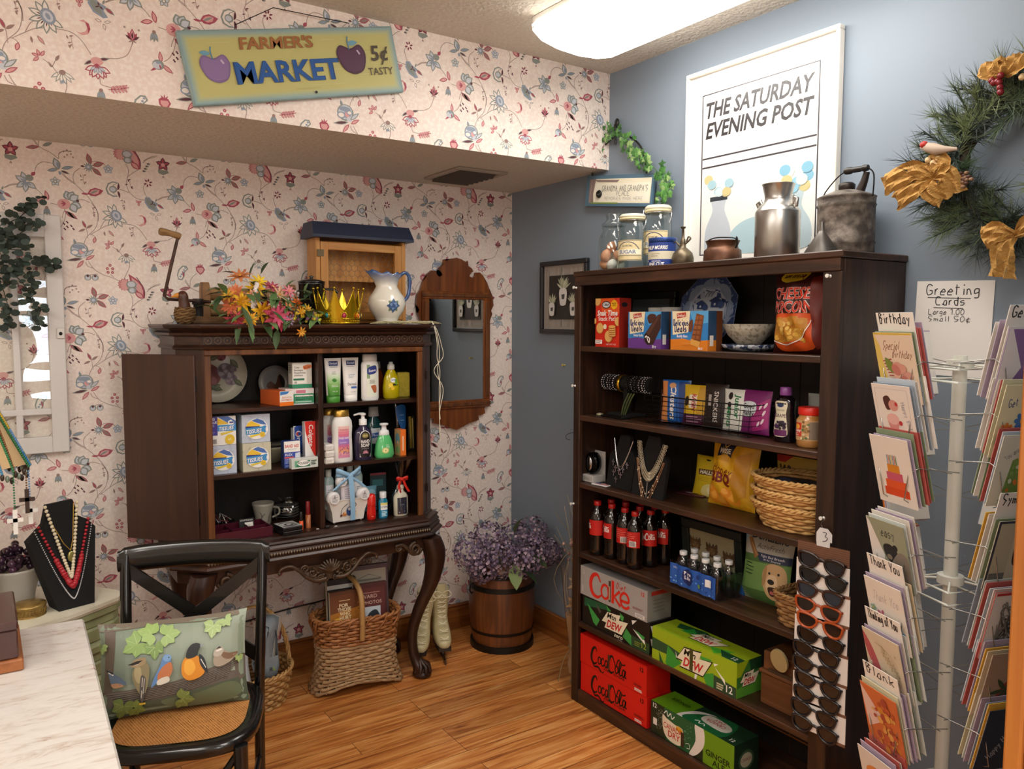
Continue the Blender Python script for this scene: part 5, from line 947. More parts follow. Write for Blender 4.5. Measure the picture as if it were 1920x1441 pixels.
# bouquet of artificial flowers
t = thing('flower_bouquet','bouquet of artificial yellow, orange and pink flowers lying on the china cabinet','bouquet',(-1.43,-.415,ZT))
def lily(x, y, z, r, c1, c2, d, n=7, k=0):
    mb = MB(mat(c1,.6)); m2 = mat(c2,.6); dv = V(d).normalized(); q = V((0,0,1)).rotation_difference(dv).to_matrix().to_4x4()
    mb.T = MX.Translation((x, y, z)) @ q
    for ly in range(2):
        for i in range(n):
            a = 2*PI*i/n+ly*PI/n+k; L = r*(1-.25*ly); up = .35+.5*ly; ca,sa = math.cos(a),math.sin(a); pts = []
            for tt, w_ in ((0, .12), (.35, .34), (.7, .26), (1, .02)):
                rr_ = L*tt; zz = L*(up*tt-.35*tt*tt); pts.append((tt, w_, rr_, zz))
            vs = []
            for tt, w_, rr_, zz in pts:
                for s_ in (-1,0,1): vs.append((rr_*ca-s_*w_*L*.5*sa,rr_*sa+s_*w_*L*.5*ca,zz-(.03*r if s_ else 0)))
            mb.add(mb.d if ly == 0 else m2,vs,[(3*j+b,3*j+b+1,3*j+b+4,3*j+b+3) for j in range(3) for b in (0,1)],True)
    mb.ell((0, 0, r*.1), r*.12, r*.12, r*.1, 8, 5, mat('#D9A03A', .6)); return mb
def greenleaf(mb, p0, d, L, w, m, droop=.3):
    d = V(d).normalized(); s_ = d.cross(V((0,0,1))); s_ = s_.normalized() if s_.length > .05 else V((1,0,0)); n_ = s_.cross(d); vs = []
    for tt, k in ((0, .1), (.25, .8), (.5, 1), (.75, .7), (1, .03)):
        c = V(p0)+d*L*tt-V((0,0,droop*L*tt*tt)); vs += [tuple(c-s_*w/2*k+n_*w*.12*k),tuple(c),tuple(c+s_*w/2*k+n_*w*.12*k)]
    mb.add(m, vs, [(3*j+b, 3*j+b+1, 3*j+b+4, 3*j+b+3) for j in range(4) for b in (0, 1)], True)
gl = [mat(c, .55) for c in ('#47603A', '#5A7A48', '#6E9058', '#3B5232')]
mb = MB(gl[0]); BL = [(-.16,.04,.12,-1,.2,.1),(-.19,.03,.06,-1,0,.4),(-.18,.02,.03,-.6,-.3,.7),(-.10,.05,.19,-.8,.1,.4),(-.06,.05,.18,.3,0,1),(-.02,.04,.14,.3,-.2,-.5),(.06,.04,.13,1,0,.5),(.10,.02,.10,1,-.2,.4),(.14,0,.08,1,-.2,.3),(.15,-.01,.05,1,-.2,-.05),(.12,-.02,.03,1,-.2,-.1),(.18,.0,.03,1,-.1,0),(-.12,-.03,.02,-.3,-.3,-1),(-.09,-.04,.02,.1,-.3,-1),(-.03,-.04,.05,-.6,-.3,-.2),(-.08,0,.08,-.2,-.4,-.8),(.0,0,.1,.5,-.4,-.8),(.04,.02,.07,.4,-.4,-.6),(-.14,.02,.05,-.5,-.2,.8),(.11,-.03,.0,.4,-.3,-.9),(.02,-.04,-.02,-.2,-.2,-1),(.08,.05,.14,.8,.2,1),(.15,.02,.12,.3,0,1),(-.01,.06,.2,.5,.2,1)]
BL += [(R.uniform(-.19,.19),R.uniform(-.065,.03),R.uniform(.0,.15),R.uniform(-1,1),R.uniform(-1,-.2),R.uniform(-.5,.6)) for _ in range(70)]
for i,(x,y,z,a,b,c) in enumerate(BL): greenleaf(mb,(x,y,z),(a,b,c),R.uniform(.06,.10),R.uniform(.022,.036),gl[i % 4])
mb.tube(spline([(-.10,-.02,.06),(-.09,-.035,.03),(-.085,-.05,-.02),(-.075,-.055,-.055)],4),.003,6,gl[2]); mb.tube(spline([(.10,-.01,.04),(.11,-.04,.01),(.115,-.05,-.025)],4),.0025,6,gl[2]); mb.build('leaves',t)
FL = [(-.10,.03,.185,.05,'#D98A52','#C97A48',(-.3,-.5,1)),(-.03,.02,.165,.042,'#EFC21C','#F3D030',(.2,-.8,.8)),(-.055,-.01,.135,.042,'#F0C41A','#E9AA1C',(-.2,-1,.6)),(-.125,.0,.125,.036,'#E58A5C','#DB7A4C',(-.5,-1,.3)),(-.11,-.03,.085,.046,'#F2C318','#E0A010',(.1,-1,.3)),(-.15,-.02,.07,.044,'#E07C4E','#D06A40',(-.7,-1,.1)),(-.04,-.045,.05,.05,'#F0BC20','#E5A618',(.3,-1,-.1)),(.015,.0,.145,.04,'#C65A70','#B4485E',(.2,-.6,1)),(.035,-.02,.115,.046,'#EBA27A','#E3BE9A',(.4,-1,.5)),(.02,-.05,.03,.062,'#C9405E','#D8587A',(.1,-1,.1)),(-.01,-.04,.06,.045,'#B83C50','#C24A5C',(-.2,-1,.4)),(.105,-.02,.085,.03,'#E5762A','#DA6A1E',(.6,-1,.4)),(.115,-.045,.05,.026,'#EBB52A','#E0A020',(.3,-1,.2)),(-.14,-.04,.015,.045,'#C8485A','#B84052',(-.4,-1,-.5)),(.108,-.058,-.03,.024,'#EE9A2A','#F3B84A',(.2,-1,-.4)),(.06,-.055,.015,.03,'#8E7590','#A890A8',(.4,-1,0))]
FL += [(-.07,-.04,.11,.03,'#E9A87E','#D98A60',(-.1,-1,.2)),(.07,-.03,.13,.032,'#D86A7E','#E08A98',(.3,-1,.6)),(-.165,-.03,.11,.03,'#E0A030','#EFC040',(-.6,-1,.4)),(.14,-.04,.06,.026,'#E8C23A','#D9A02A',(.5,-1,.3)),(.165,-.04,.035,.024,'#8A4A7A','#A86A98',(.5,-1,.2)),(.0,-.055,.09,.03,'#F0D8D0','#E6C0BC',(.1,-1,.3)),(-.09,-.06,.02,.034,'#EBA22A','#F0C23E',(-.2,-1,-.2)),(.06,-.05,.06,.03,'#E07A3A','#E9A060',(.2,-1,.2))]
for i,(x,y,z,r,c1,c2,d) in enumerate(FL): lily(x,y,z,r,c1,c2,d,7 if i != 9 else 9,i*.4).build('flower',t)
mb = MB(mat('#C9B82A', .6))
for i in range(60): mb.ell((R.uniform(.055,.20),R.uniform(-.06,.0),R.uniform(.01,.06)),R.uniform(.004,.008),None,None,6,4,mat(('#C9B82A','#D9C63A','#A89A24','#8A5A80')[i % 4],.6))
mb.build('filler_blossoms', t); mb = MB(mat('#E9E2E0', .6))
for i in range(34): k = i/34; mb.ell((-.075+.02*k+R.uniform(-.007,.007),-.04,.06+.1*k),.006,.006,.007,6,4)
for i in range(24): mb.ell((.03+R.uniform(0,.09),-.01,.10+R.uniform(-.01,.03)),.0055,None,None,6,4)
mb.build('white_sprays', t)
# black enamel pot
t = thing('coffee_pot','black lidded metal pot with a wire bail between the bouquet and the crown','pot',(-1.196,-.248,ZT)); bk = mat('#141314',.25,coat=.4); mb = MB(bk); mb.lathe([(.05,0),(.053,.004),(.054,.165),(.056,.168),(.056,.175),(.05,.176)],28); mb.build('pot_body',t); mb = MB(bk); mb.lathe([(.058,.1765),(.058,.181),(.03,.19),(.008,.192),(.007,.197),(.011,.202),(.004,.206)],28); mb.build('lid',t); mb = MB(bk); mb.tube(spline([(-.02,-.053,.14),(-.03,-.062,.11),(-.012,-.07,.07),(.03,-.064,.1),(.05,-.03,.14)],6),.002,6); mb.build('bail',t); mb = MB(bk); mb.tube([(.05,-.01,.15),(.09,-.02,.15),(.11,-.025,.135)],[.005,.005,.006],8); mb.build('handle',t)
# chicken-wire cupboard with a blue roof
t = thing('wire_front_cupboard','pine chicken-wire cupboard with a navy blue roof standing on the china cabinet','cupboard',(-.935,-.128,ZT)); pine = woodmat('#B07230','#D09A55',2,.45,.9,'#C08643'); pineh = woodmat('#B07230','#D09A55',0,.45,.9,'#C08643'); w = .43; d = .11; h = .375
for s_ in (-1,1): mb = MB(pine); mb.box(s_*w/2,-d/2,0,s_*(w/2-.018),d/2,h); mb.build('side_panel',t)
mb = MB(pine); mb.box(-w/2+.018,d/2-.008,0,w/2-.018,d/2,h); mb.build('back_panel',t); mb = MB(pineh); mb.box(-w/2+.018,-d/2+.016,.005,w/2-.018,d/2-.008,.02); mb.build('bottom',t); mb = MB(pineh); mb.box(-w/2+.018,-d/2+.016,.19,w/2-.018,d/2-.008,.204); mb.build('shelf',t)
mb = MB(pine); y0,y1 = -d/2-.004,-d/2+.014; mb.box(-w/2+.02,y0,.02,-w/2+.055,y1,h-.015,bv=.002); mb.box(w/2-.055,y0,.02,w/2-.02,y1,h-.015,bv=.002); mb.box(-w/2+.055,y0,h-.05,w/2-.055,y1,h-.015,pineh,.002); mb.box(-w/2+.055,y0,.02,w/2-.055,y1,.055,pineh,.002); dr_ = mb.build('door',t)
for z in (.08,.295): hg = MB(mat('#6A5A40',.4,.6)); hg.box(-w/2+.004,y0-.002,z,-w/2+.034,y0,z+.03); hg.build('hinge',dr_)
wr = mat('#7A7468', .4, .8); mb = MB(wr); cs = .03
for j in range(12):
    for i in range(13):
        x = -w/2+.058+i*cs*.92+(cs*.46 if j % 2 else 0); z = .056+j*cs*.78
        for dx,dz,ex,ez in ((0,0,0,cs*.45),(0,cs*.45,cs*.46,cs*.78),(0,cs*.45,-cs*.46,cs*.78)):
            if abs(x+dx) < w/2-.05 and abs(x+ex) < w/2-.05 and z+ez < h-.045: mb.tube([(x+dx,y1-.006,z+dz),(x+ex,y1-.006,z+ez)],.0007,4)
mb.build('chicken_wire',dr_); mb = MB(mat('#26304A',.5)); mb.loft([[(x*k,y,z) for x,y in ((-.24,-.095),(.24,-.095),(.24,.07),(-.24,.07))] for k,z in ((1.0,h+.0005),(1.0,h+.012))]+[[(-.232,-.06,h+.07),(.232,-.06,h+.07),(.232,.05,h+.07),(-.232,.05,h+.07)]],None,True,False); mb.build('roof',t,'navy blue sloped roof')
# gold plastic crown
t = thing('toy_crown','gold plastic toy crown with coloured jewels beside the white pitcher','crown',(-1.130,-.385,ZT),.25); gp = mat('#C9A91E',.16,.75,spec=.8); N = 96
def ctop(a): k = abs(((a*8/(2*PI)) % 1)-.5)*2; return .055+.085*k**1.7
mb = MB(gp); rg_ = []
for f_ in (0,.15,.3,.5,.75,1): rg_.append([((.080+.023*(f_*ctop(2*PI*i/N)/.14))*math.cos(2*PI*i/N),(.080+.023*(f_*ctop(2*PI*i/N)/.14))*math.sin(2*PI*i/N),.002+f_*ctop(2*PI*i/N)) for i in range(N)])
mb.loft(rg_,None,False); mb.tube([p_ for p_ in rg_[-1]],.0022,5,None,True); mb.tube(ring(.082,40,.006),.004,6,None,True); mb.tube(ring(.085,40,.022),.0025,6,None,True)
for i in range(40): a = 2*PI*i/40; mb.ell((.084*math.cos(a),.084*math.sin(a),.014),.003,None,None,6,4)
mb.build('band', t)
for i in range(8):
    a = 2*PI*(i)/8; z = ctop(a)+.003; r = .080+.023*ctop(a)/.14; mb = MB(gp); mb.ell((r*math.cos(a),r*math.sin(a),z+.004),.0055,None,None,8,6); mb.build('pearl_tip',t); a += PI/8; mb = MB(mat(('#2E8A8E','#B02A50','#D8702A','#2E5CA8')[i % 4],.1,coat=.5)); mb.ell((.089*math.cos(a),.089*math.sin(a),.036),.009,.009,.011,10,6); mb.tube([(.0925*math.cos(a)-.012*math.sin(a)*math.cos(q),.0925*math.sin(a)+.012*math.cos(a)*math.cos(q),.036+.013*math.sin(q)) for q in (2*PI*k/14 for k in range(14))],.002,5,gp,True); mb.build('jewel',t)
# pitcher
t = thing('pitcher','white ceramic pitcher with a blue rim, handle and rose at the right end','pitcher',(-.885,-.33,ZT),.0); cer = bpy.data.materials.new('glazed_white_blue'); cer.use_nodes = True
def mk_cer(m):
    n = m.node_tree.nodes; l = m.node_tree.links; b = n['Principled BSDF']; tc = n.new('ShaderNodeTexCoord'); sp = n.new('ShaderNodeSeparateXYZ'); l.new(tc.outputs['Object'],sp.inputs[0]); mr_ = n.new('ShaderNodeMapRange'); mr_.inputs[1].default_value = .165; mr_.inputs[2].default_value = .225; l.new(sp.outputs[2],mr_.inputs[0]); cr = n.new('ShaderNodeValToRGB'); cr.color_ramp.elements[0].color = lin('#E9E6DA'); cr.color_ramp.elements[1].color = lin('#3A5A8E'); l.new(mr_.outputs[0],cr.inputs[0]); l.new(cr.outputs[0],b.inputs['Base Color']); b.inputs['Roughness'].default_value = .12; b.inputs['Coat Weight'].default_value = .5
mk_cer(cer); mb = MB(cer); N = 40; rg_ = []
for r,z,k in ((.047,0,0),(.05,.004,0),(.046,.014,0),(.054,.03,0),(.075,.06,0),(.084,.09,0),(.078,.118,0),(.058,.145,0),(.047,.165,0),(.05,.185,.3),(.06,.205,.7),(.068,.222,1),(.066,.222,1),(.056,.205,.7),(.044,.17,0),(.04,.15,0)):
    rg_.append([((r*(1+.07*k*math.sin(9*a))+(.032*k*max(0,math.cos(a-PI))**4))*math.cos(a),(r*(1+.05*k*math.sin(9*a)))*math.sin(a)*.95,z+.010*k*math.sin(9*a)*.6+.012*k*max(0,math.cos(a-PI))**3) for a in (2*PI*i/N for i in range(N))])
mb.loft(rg_, None, False); mb.add(None, rg_[0], [list(range(N))[::-1]])
A = Art(.08, .08, 80, 80); 
for k in range(8): a = k*PI/4; A.poly('#6F8A6A' if k % 2 else '#4E6E94', leafp(40, 40, a, 32, 18))
rose(A, 40, 40, 20, '#2C4A7E', '#4A6EA4', '#7F9CC4')
def pf(z):
    P_ = [(.046, .014), (.054, .03), (.075, .06), (.084, .09), (.078, .118), (.058, .145)]
    for (r0, z0), (r1, z1) in zip(P_, P_[1:]):
        if z0 <= z <= z1: return r0+(r1-r0)*(z-z0)/(z1-z0)
    return .05
A.put(mb,(0,0,0),(0,0,0),(0,0,0),(0,0,0),fn=lambda x,y,k: (lambda a,r: (r*math.cos(a),r*.95*math.sin(a),.04+y))(-PI/2-.05+(x-.04)/.082,pf(.04+y)+.001+k),cu=8,cv=8); mb.build('jug',t)
mb = MB(mat('#3F5C8C',.12,coat=.5)); mb.tube(spline([(.055,0,.205),(.085,0,.228),(.108,0,.215),(.112,0,.17),(.102,0,.125),(.078,0,.1)],6),.008,9); mb.build('handle',t,'blue handle')
mb = MB(mat('#C9BE96', .7))
for i in range(46): a = R.uniform(-.12,.12); x = R.uniform(-.13,.12); mb.tube(spline([(x,-.06+R.uniform(-.02,.05),.003),(x+.05,-.07+R.uniform(-.02,.04),.008+R.uniform(0,.008)),(x+.11,-.06+R.uniform(-.03,.05),.003)],3),.0012,4)
tag(mb.build('dried_grass'),'loose dried grass lying around the foot of the white pitcher','dried grass',None,(-.87,-.33,ZT),kind='stuff')
mb = MB(mat('#E6DFC6', .7))
for k,dx in enumerate((0,.006,-.004)): mb.tube(spline([(.0,-.015,.02),(.012+dx,-.03,-.02),(.024+dx*2,-.035,-.08),(.03+dx*3,-.03,-.14),(.02-dx*3,-.03,-.2),(.036+dx*2,-.03,-.28),(.03,-.028,-.36-.03*k),(.034,-.028,-.42-.05*k)],5),.0016,5)
tag(mb.build('raffia_string'),'cream raffia string dangling from the right end of the china cabinet','string',None,(-.708,-.40,1.592))
# ---------------------------------------------------------------- goods in the bookcase (fronts turned to -x)
QB = -PI/2
def inb(xf, y, z, d): return (xf+d/2, y, z)
def coke_script(A, c, x, y, k, w=5):
    def m(P): return [(x+a*k, y+b*k) for a, b in P]
    for dx in (0, 68):
        A.curve(c,m([(24+dx,10),(18+dx,1),(8+dx,8),(2+dx,26),(4+dx,40),(14+dx,46),(25+dx,39)]),w*k*1.25,5,False,lambda t: .45+.9*math.sin(PI*t))
        A.curve(c,m([(37+dx,21),(31+dx,24),(29+dx,34),(33+dx,41),(39+dx,36),(40+dx,26),(37+dx,21)]),w*k*.8)
    A.curve(c,m([(53,24),(48,20),(43,28),(44,39),(49,41),(55,35)]),w*k*.8); A.curve(c,m([(67,24),(61,21),(57,30),(59,40),(64,38),(69,22),(67,38),(72,39)]),w*k*.8)
    A.curve(c,m([(4,40),(14,53),(30,50),(44,60),(54,54)]),w*k*.8,5,False,lambda t: .4+math.sin(PI*t)); A.curve(c,m([(92,10),(100,22),(110,2),(124,10),(136,6)]),w*k*.7)
    A.curve(c,m([(112,36),(120,12),(117,5),(113,18),(113,36),(118,41),(123,36)]),w*k*.8); A.curve(c,m([(135,24),(129,21),(125,30),(127,40),(132,38),(137,22),(135,38),(141,39)]),w*k*.8)
CW = (.40, .125, .121)
def zero_front():
    A = Art(.40,.121,400,121).bg('#D8190E').rect('#C8140A',0,0,400,4); coke_script(A,'#1A0B08',70,28,1.55,5); A.text('#1A0B08','ZERO SUGAR',215,104,8,130,.01).rect('#6A3A22',176,30,188,92).rect('#2A1408',178,34,182,88).text('#1A0B08','12',374,30,16,None,.02).lines('#3A0A06',330,88,390,2,5,2).lines('#F0E0DC',335,104,385,2,6,4); return A
sideR = lambda c: Art(.125, .121, 125, 121).bg(c).stroke('#B01008', [(62, 10), (62, 110)], 1.5)
carton('soda_carton','red cola can carton on the bottom shelf, upper of the two','soda carton',inb(-.326,-1.212,.1822,.125),CW,'#D8190E',zero_front(),sideR('#CE160C'),rz=QB)
carton('soda_carton','red cola can carton on the bottom shelf, under the other red one','soda carton',inb(-.326,-1.216,.0606,.125),CW,'#D8190E',zero_front(),sideR('#CE160C'),rz=QB)
A = Art(.40, .121, 400, 121).bg('#A9A6A4'); rd = '#DC2C1C'
A.curve(rd,[(128,40),(108,14),(78,26),(66,62),(80,98),(110,106),(134,92)],17,6,False,lambda t: .35+.8*math.sin(PI*t)).curve(rd,[(172,46),(150,44),(134,66),(140,92),(162,98),(178,80),(172,46)],11,5).rect('#4A3A30',178,18,192,104).rect('#B49A80',180,40,188,96).rect(rd,196,12,212,104).stroke(rd,[(246,44),(212,74),(250,104)],13).curve(rd,[(254,78),(296,74),(290,50),(268,44),(250,64),(258,96),(282,102),(302,90)],11,5).hand(rd,'Diet',222,36,22,58,.12,'l',.25)
A.text(rd,'12',376,26,15,None,.02).lines('#8A3A30',320,80,385,2,5,2).rect('#E4E2E0',335,100,388,115).lines('#6A6866',340,104,384,2,5,2).rect('#C4C2C0',20,12,26,34).rect('#C4C2C0',14,80,22,108)
carton('soda_carton','silver diet cola carton stacked on the black and green carton','soda carton',inb(-.327,-1.210,.3529+.1216,.125),CW,'#9E9B99',A,Art(.125,.121,125,121).bg('#8C8A86').rect('#B8362A',20,6,125,22).lines('#6F6D6A',30,40,100,4,14,3),rz=QB)
def dewlogo(A, x, y, k, zero=False):
    def m(P): return [(x+a*k, y+b*k) for a, b in P]
    for c,g in (('#10120E',4),('#EFE8CE',0)): A.poly(c,m([(-62-g,14+g),(-30,-30-g),(20,-34-g),(44,-38-g),(36,-16),(86+g*1.5,-22-g),(52,34+g),(-46-g,36+g),(-36,14+g)]))
    A.text('#15170F','Mtn',x-6*k,y-8*k,20*k,52*k,.02,.25).text('#C8202A','DEW',x+10*k,y+28*k,28*k,88*k,.03,.3)
    if zero: A.otext('#F2EED8','#10120E','zero',x+34*k,y+52*k,15*k,50*k,.01,.2,.06).text('#EDE8D8','sugar',x+44*k,y+60*k,6*k,24*k)
def shards(A, L, w, h): [A.poly(c, P) for c, P in L]
A = Art(.40,.121,400,121).bg('#17130F'); shards(A,(('#1E5A3A',[(12,10),(150,4),(160,22),(12,46)]),('#3FA14A',[(30,30),(110,78),(90,110),(70,100)]),('#55504A',[(80,8),(120,40),(108,52)]),('#3FA14A',[(150,4),(180,20),(160,30)]),('#4AAE52',[(232,10),(256,20),(250,40),(236,34)]),('#3E9A48',[(270,60),(300,80),(302,121),(250,100)]),('#2B4A2E',[(302,76),(400,80),(400,121),(302,121)]),('#F0F0EC',[(300,18),(330,10),(306,34)]),('#F0F0EC',[(306,48),(374,74),(380,92),(340,70)]),('#3FA14A',[(318,48),(376,62),(366,76)])),0,0); dewlogo(A,190,60,1.05,True); A.text('#A9C23A','12',372,108,22,None,.0).lines('#8A9A3A',320,92,356,3,7,3)
carton('soda_carton','black and green zero soda carton under the silver carton','soda carton',inb(-.324,-1.222,.3533,.125),CW,'#17130F',A,Art(.125,.121,125,121).bg('#1A1612').poly('#F0F0EC',[(4,10),(20,14),(12,40)]).poly('#F0F0EC',[(4,60),(30,70),(10,90)]).text('#A9C23A','12',24,110,16),rz=QB)
A = Art(.40,.121,400,121).bg('#9DB81C'); SH = (('#2B5232',[(0,40),(90,46),(170,60),(170,80),(0,84)]),('#3A9A36',[(80,46),(150,90),(110,121),(70,121)]),('#8FB81E',[(40,84),(78,121),(36,121)]),('#22562E',[(36,84),(60,121),(40,121)]),('#3FA83E',[(160,50),(200,54),(176,84)]),('#F2F2EA',[(120,54),(128,72),(124,78)]),('#47A53C',[(236,30),(290,26),(270,70)]),('#3C9C3A',[(250,90),(300,70),(302,121),(270,121)]),('#294A30',[(302,74),(400,84),(400,121),(302,121)]),('#F2F2EA',[(306,46),(350,74),(354,92)]),('#F2F2EA',[(300,34),(322,30),(304,44)]),('#F2F2EA',[(216,100),(230,96),(222,121),(214,121)])); shards(A,SH,0,0); dewlogo(A,196,60,1.1); A.rect('#4A4A20',190,18,206,98).text('#F4F4EE','12',372,112,24,None,.01).lines('#C9C4A0',316,94,352,3,8,5)
B = Art(.40,.125,400,125).bg('#9DB81C'); shards(B,(('#1F5A30',[(40,20),(160,6),(220,30),(60,60)]),('#2E9A3C',[(90,70),(110,20),(170,60)]),('#2E9A3C',[(180,50),(200,14),(250,46)]),('#4AB030',[(250,90),(340,60),(300,125)]),('#1F5030',[(290,80),(400,84),(400,121),(330,121)])),0,0); dewlogo(B,200,56,1.0); B.text('#F2F2EA','12',372,112,18,None,.01)
C_ = Art(.125,.121,125,121).bg('#3A7A30'); shards(C_,(('#9DB81C',[(0,0),(60,0),(20,50),(0,50)]),('#1F4A2A',[(60,0),(125,0),(125,40),(70,40)]),('#5AA034',[(0,90),(125,60),(125,121),(0,121)])),0,0); dewlogo(C_,58,62,.66)
carton('soda_carton','bright green citrus soda carton in the middle of the lower shelf','soda carton',inb(-.330,-1.643,.3531,.125),CW,'#9DB81C',A,C_,None,B,rz=QB)
A = Art(.40,.121,400,121).bg('#1C2A18').rect('#6B9A14',262,0,400,121).blob('#1E5C36',[(70,0),(220,0),(232,60),(190,121),(80,121),(110,60)]); A.blob('#E8E4DC',[(222,0),(262,0),(266,60),(230,110),(196,121),(226,60)]).blob('#1E5C36',[(100,0),(210,0),(216,70),(160,121),(90,121)]); A.blob('#E9DFC8',[(62,30),(82,36),(104,40),(128,44),(150,42),(166,52),(168,96),(140,116),(90,112),(66,84)],3); A.poly('#D9A32A',[(130,46),(150,42),(164,52),(160,66),(132,60)]).text('#C23A30','CANADA',114,74,20,92,.015,0).text('#C23A30','DRY',122,100,22,60,.02).rect('#3A2A1A',156,56,172,112).text('#14200E','GINGER',330,84,20,110,.015).text('#14200E','ALE',334,110,20,56,.015).text('#F0F0EA','12',22,20,16,None,.02).rect('#E8E4DC',14,60,34,86).curve('#E8F0E8',[(70,22),(84,8),(90,26),(104,10),(110,28),(124,14)],4).curve('#E8F0E8',[(180,90),(196,84),(200,100),(186,104)],2)
for i in range(50): A.ell('#C8D8C0', R.uniform(36, 66), R.uniform(8, 90), 1.2, None, 6)
for i in range(30): A.ell('#8FC89A', R.uniform(170, 214), R.uniform(10, 80), 1.2, None, 6)
B = Art(.40,.125,400,125).bg('#1A3A22').rect('#5E9414',0,0,150,125).blob('#E8E4DC',[(130,125),(150,60),(190,30),(240,20),(180,70),(160,125)]).blob('#1E6A3C',[(160,125),(170,70),(230,20),(320,10),(330,125)]).blob('#E4DED0',[(200,60),(220,30),(300,34),(330,60),(310,90),(220,84)]).text('#C23A30','CANADA',262,52,18,84,.01,0,'c',PI).text('#C23A30','DRY',262,34,14,44,.01,0,'c',PI).text('#14200E','GINGER',80,40,18,90,.01,0,'c',PI).curve('#E8F0E8',[(200,104),(216,94),(224,108),(240,98),(250,110)],4).text('#F0F0EA','12',372,110,16,None,.02)
carton('soda_carton','dark green ginger ale carton on the bottom shelf','soda carton',inb(-.322,-1.634,.0607,.125),CW,'#1C2A18',A,Art(.125,.121,125,121).bg('#16301E').ell('#3E5A40',62,66,40,36).ell('#B8B49A',62,66,30,26).text('#8A3A30','CANADA',62,70,12,50),None,B,rz=QB)
# wooden boxes and jar on the lower shelf behind the sunglasses
wb1 = woodmat('#4A2C18','#75492A',1,.45,.9); t = thing('wooden_box','brown oak box with a stepped lid behind the sunglasses strip','wooden box',(-.19,-1.985,.3532)); mb = MB(wb1); mb.box(-.09,-.07,0,.09,.085,.105,bv=.003); mb.build('box_body',t); mb = MB(wb1); mb.box(-.098,-.08,.1055,.095,.09,.118,bv=.004); mb.box(-.085,-.065,.118,.085,.08,.18,bv=.003); mb.build('lid',t)
t = thing('photo_frame','small oval mounted photo propped against the wooden box lid','picture frame',(-.283,-1.985,.4720),(0,-.25,0)); mb = MB(mat('#3E3126',.5)); mb.box(-.002,-.05,.0,.002,.05,.012); mb.build('stand',t); mb = MB(mat('#A99A70',.3)); mb.loft([[(x,r*math.cos(a)*.8,.06+r*math.sin(a)) for a in (2*PI*k/20 for k in range(20))] for x,r in ((.004,.04),(-.004,.04))]); mb.build('oval_mount',t)
mb = MB(glassmat('#E4E0D4',.15)); mb.lathe([(.03,0),(.034,.004),(.034,.028),(.036,.03)],20,None); tag(mb.build('glass_dish'),'small dark glass dish on top of the wooden box','dish',None,(-.2,-2.0,.5335))
# ---- second shelf from below: cola bottles, water, picture, dog treats
colam = mat('#120805', .08, coat=.6); redcap = mat('#B41612', .35); redl = '#C01A14'
def cola(loc, label, script, group=None, rz=0):
    A = Art(.10, .062, 100, 62).bg(redl)
    if script: coke_script(A, '#F2E4E0', 12 if script == 1 else -30, 12, .56, 6)
    else: A.lines('#E07A70',20,8,80,5,8,2).rect('#E8E4E0',56,36,84,58); [A.rect('#1A1A1A',58+i*3,38,59.5+i*3,56) for i in range(8)]
    return bottle('cola_bottle',label,'soda bottle',loc,[(.024,0),(.031,.004),(.032,.03),(.029,.05),(.032,.085),(.0322,.148),(.029,.165),(.02,.185),(.0135,.197),(.0125,.205)],colam,[(.0145,.2055),(.015,.208),(.015,.221),(.0135,.223)],redcap,art=A,artz=.086,artr=.0325,rz=rz+QB-.2,group=group,n=20)
z4 = .6525
cola((-.294,-1.075,z4),'cola bottle at the left end of the front row, label reading Cola',2,'cola bottles',.25); b1 = cola((-.280,-1.148,z4),'second cola bottle from the left in the front row',1,'cola bottles',-.5); cola((-.281,-1.228,z4),'third cola bottle from the left, fine print label',0,'cola bottles',.3); bb = cola((-.290,-1.297,z4),'front right cola bottle, nearest the shelf edge, barcode on its label',0,'cola bottles',.1)
dup(b1,(-.222,-1.312,z4),QB+.1,'cola bottle behind the front right one'); dup(b1,(-.155,-1.325,z4),QB-.4,'cola bottle at the right end, partly in shadow')
for x,y,l in ((-.225,-1.082,'cola bottle behind the left end bottle of the front row'),(-.208,-1.152,'cola bottle in the second row behind the second front bottle'),(-.212,-1.240,'cola bottle in the second row behind the third front bottle'),(-.152,-1.09,'cola bottle at the back left of the group'),(-.145,-1.255,'cola bottle at the back right of the group'),(-.140,-1.172,'cola bottle in the middle of the back row')): dup(b1,(x,y,z4),R.uniform(0,6),l)
t = thing('water_bottle_pack','shrink-wrapped pack of small water bottles with a blue label','water pack',(-.262,-1.635,z4),QB-.05); wm = glassmat('#E6ECF2',.16,.03)
for j in range(2):
    for i in range(4):
        if i == 0 and j == 0 or 1:
            mb = MB(wm).at(loc=((i-1.5)*.056,(j-.5)*.056,0)); mb.lathe([(.02,0),(.026,.004),(.0265,.05),(.025,.055),(.0265,.06),(.026,.085),(.018,.102),(.011,.11),(.011,.114)],16); o = mb.build('water_bottle',t); c = MB(mat('#E6E8EA',.3)).at(loc=((i-1.5)*.056,(j-.5)*.056,0)); c.lathe([(.0135,.1142),(.0138,.116),(.0138,.127),(.012,.128)],14); c.build('cap',o)
A = Art(.225, .075, 225, 75).bg('#2A5CB4')
for i in range(40): A.ell(['#3A72C8','#5A96DC','#1F489A','#7FB4E8'][i % 4],R.uniform(5,220),R.uniform(30,72),R.uniform(2,6),R.uniform(1,4),10)
A.ell('#1C2A66',92,32,26,28).text('#F2F4FA','Pure',92,26,12,36,.02).text('#F2F4FA','Life',92,42,13,30,.02).text('#D8E4F4','100%',30,16,7).ell('#1C3A80',140,20,6,8).ell('#6FA04A',148,50,8,7).rect('#E8ECEE',180,14,206,40)
mb = MB(glassmat('#C8D8EC', .2, .08))
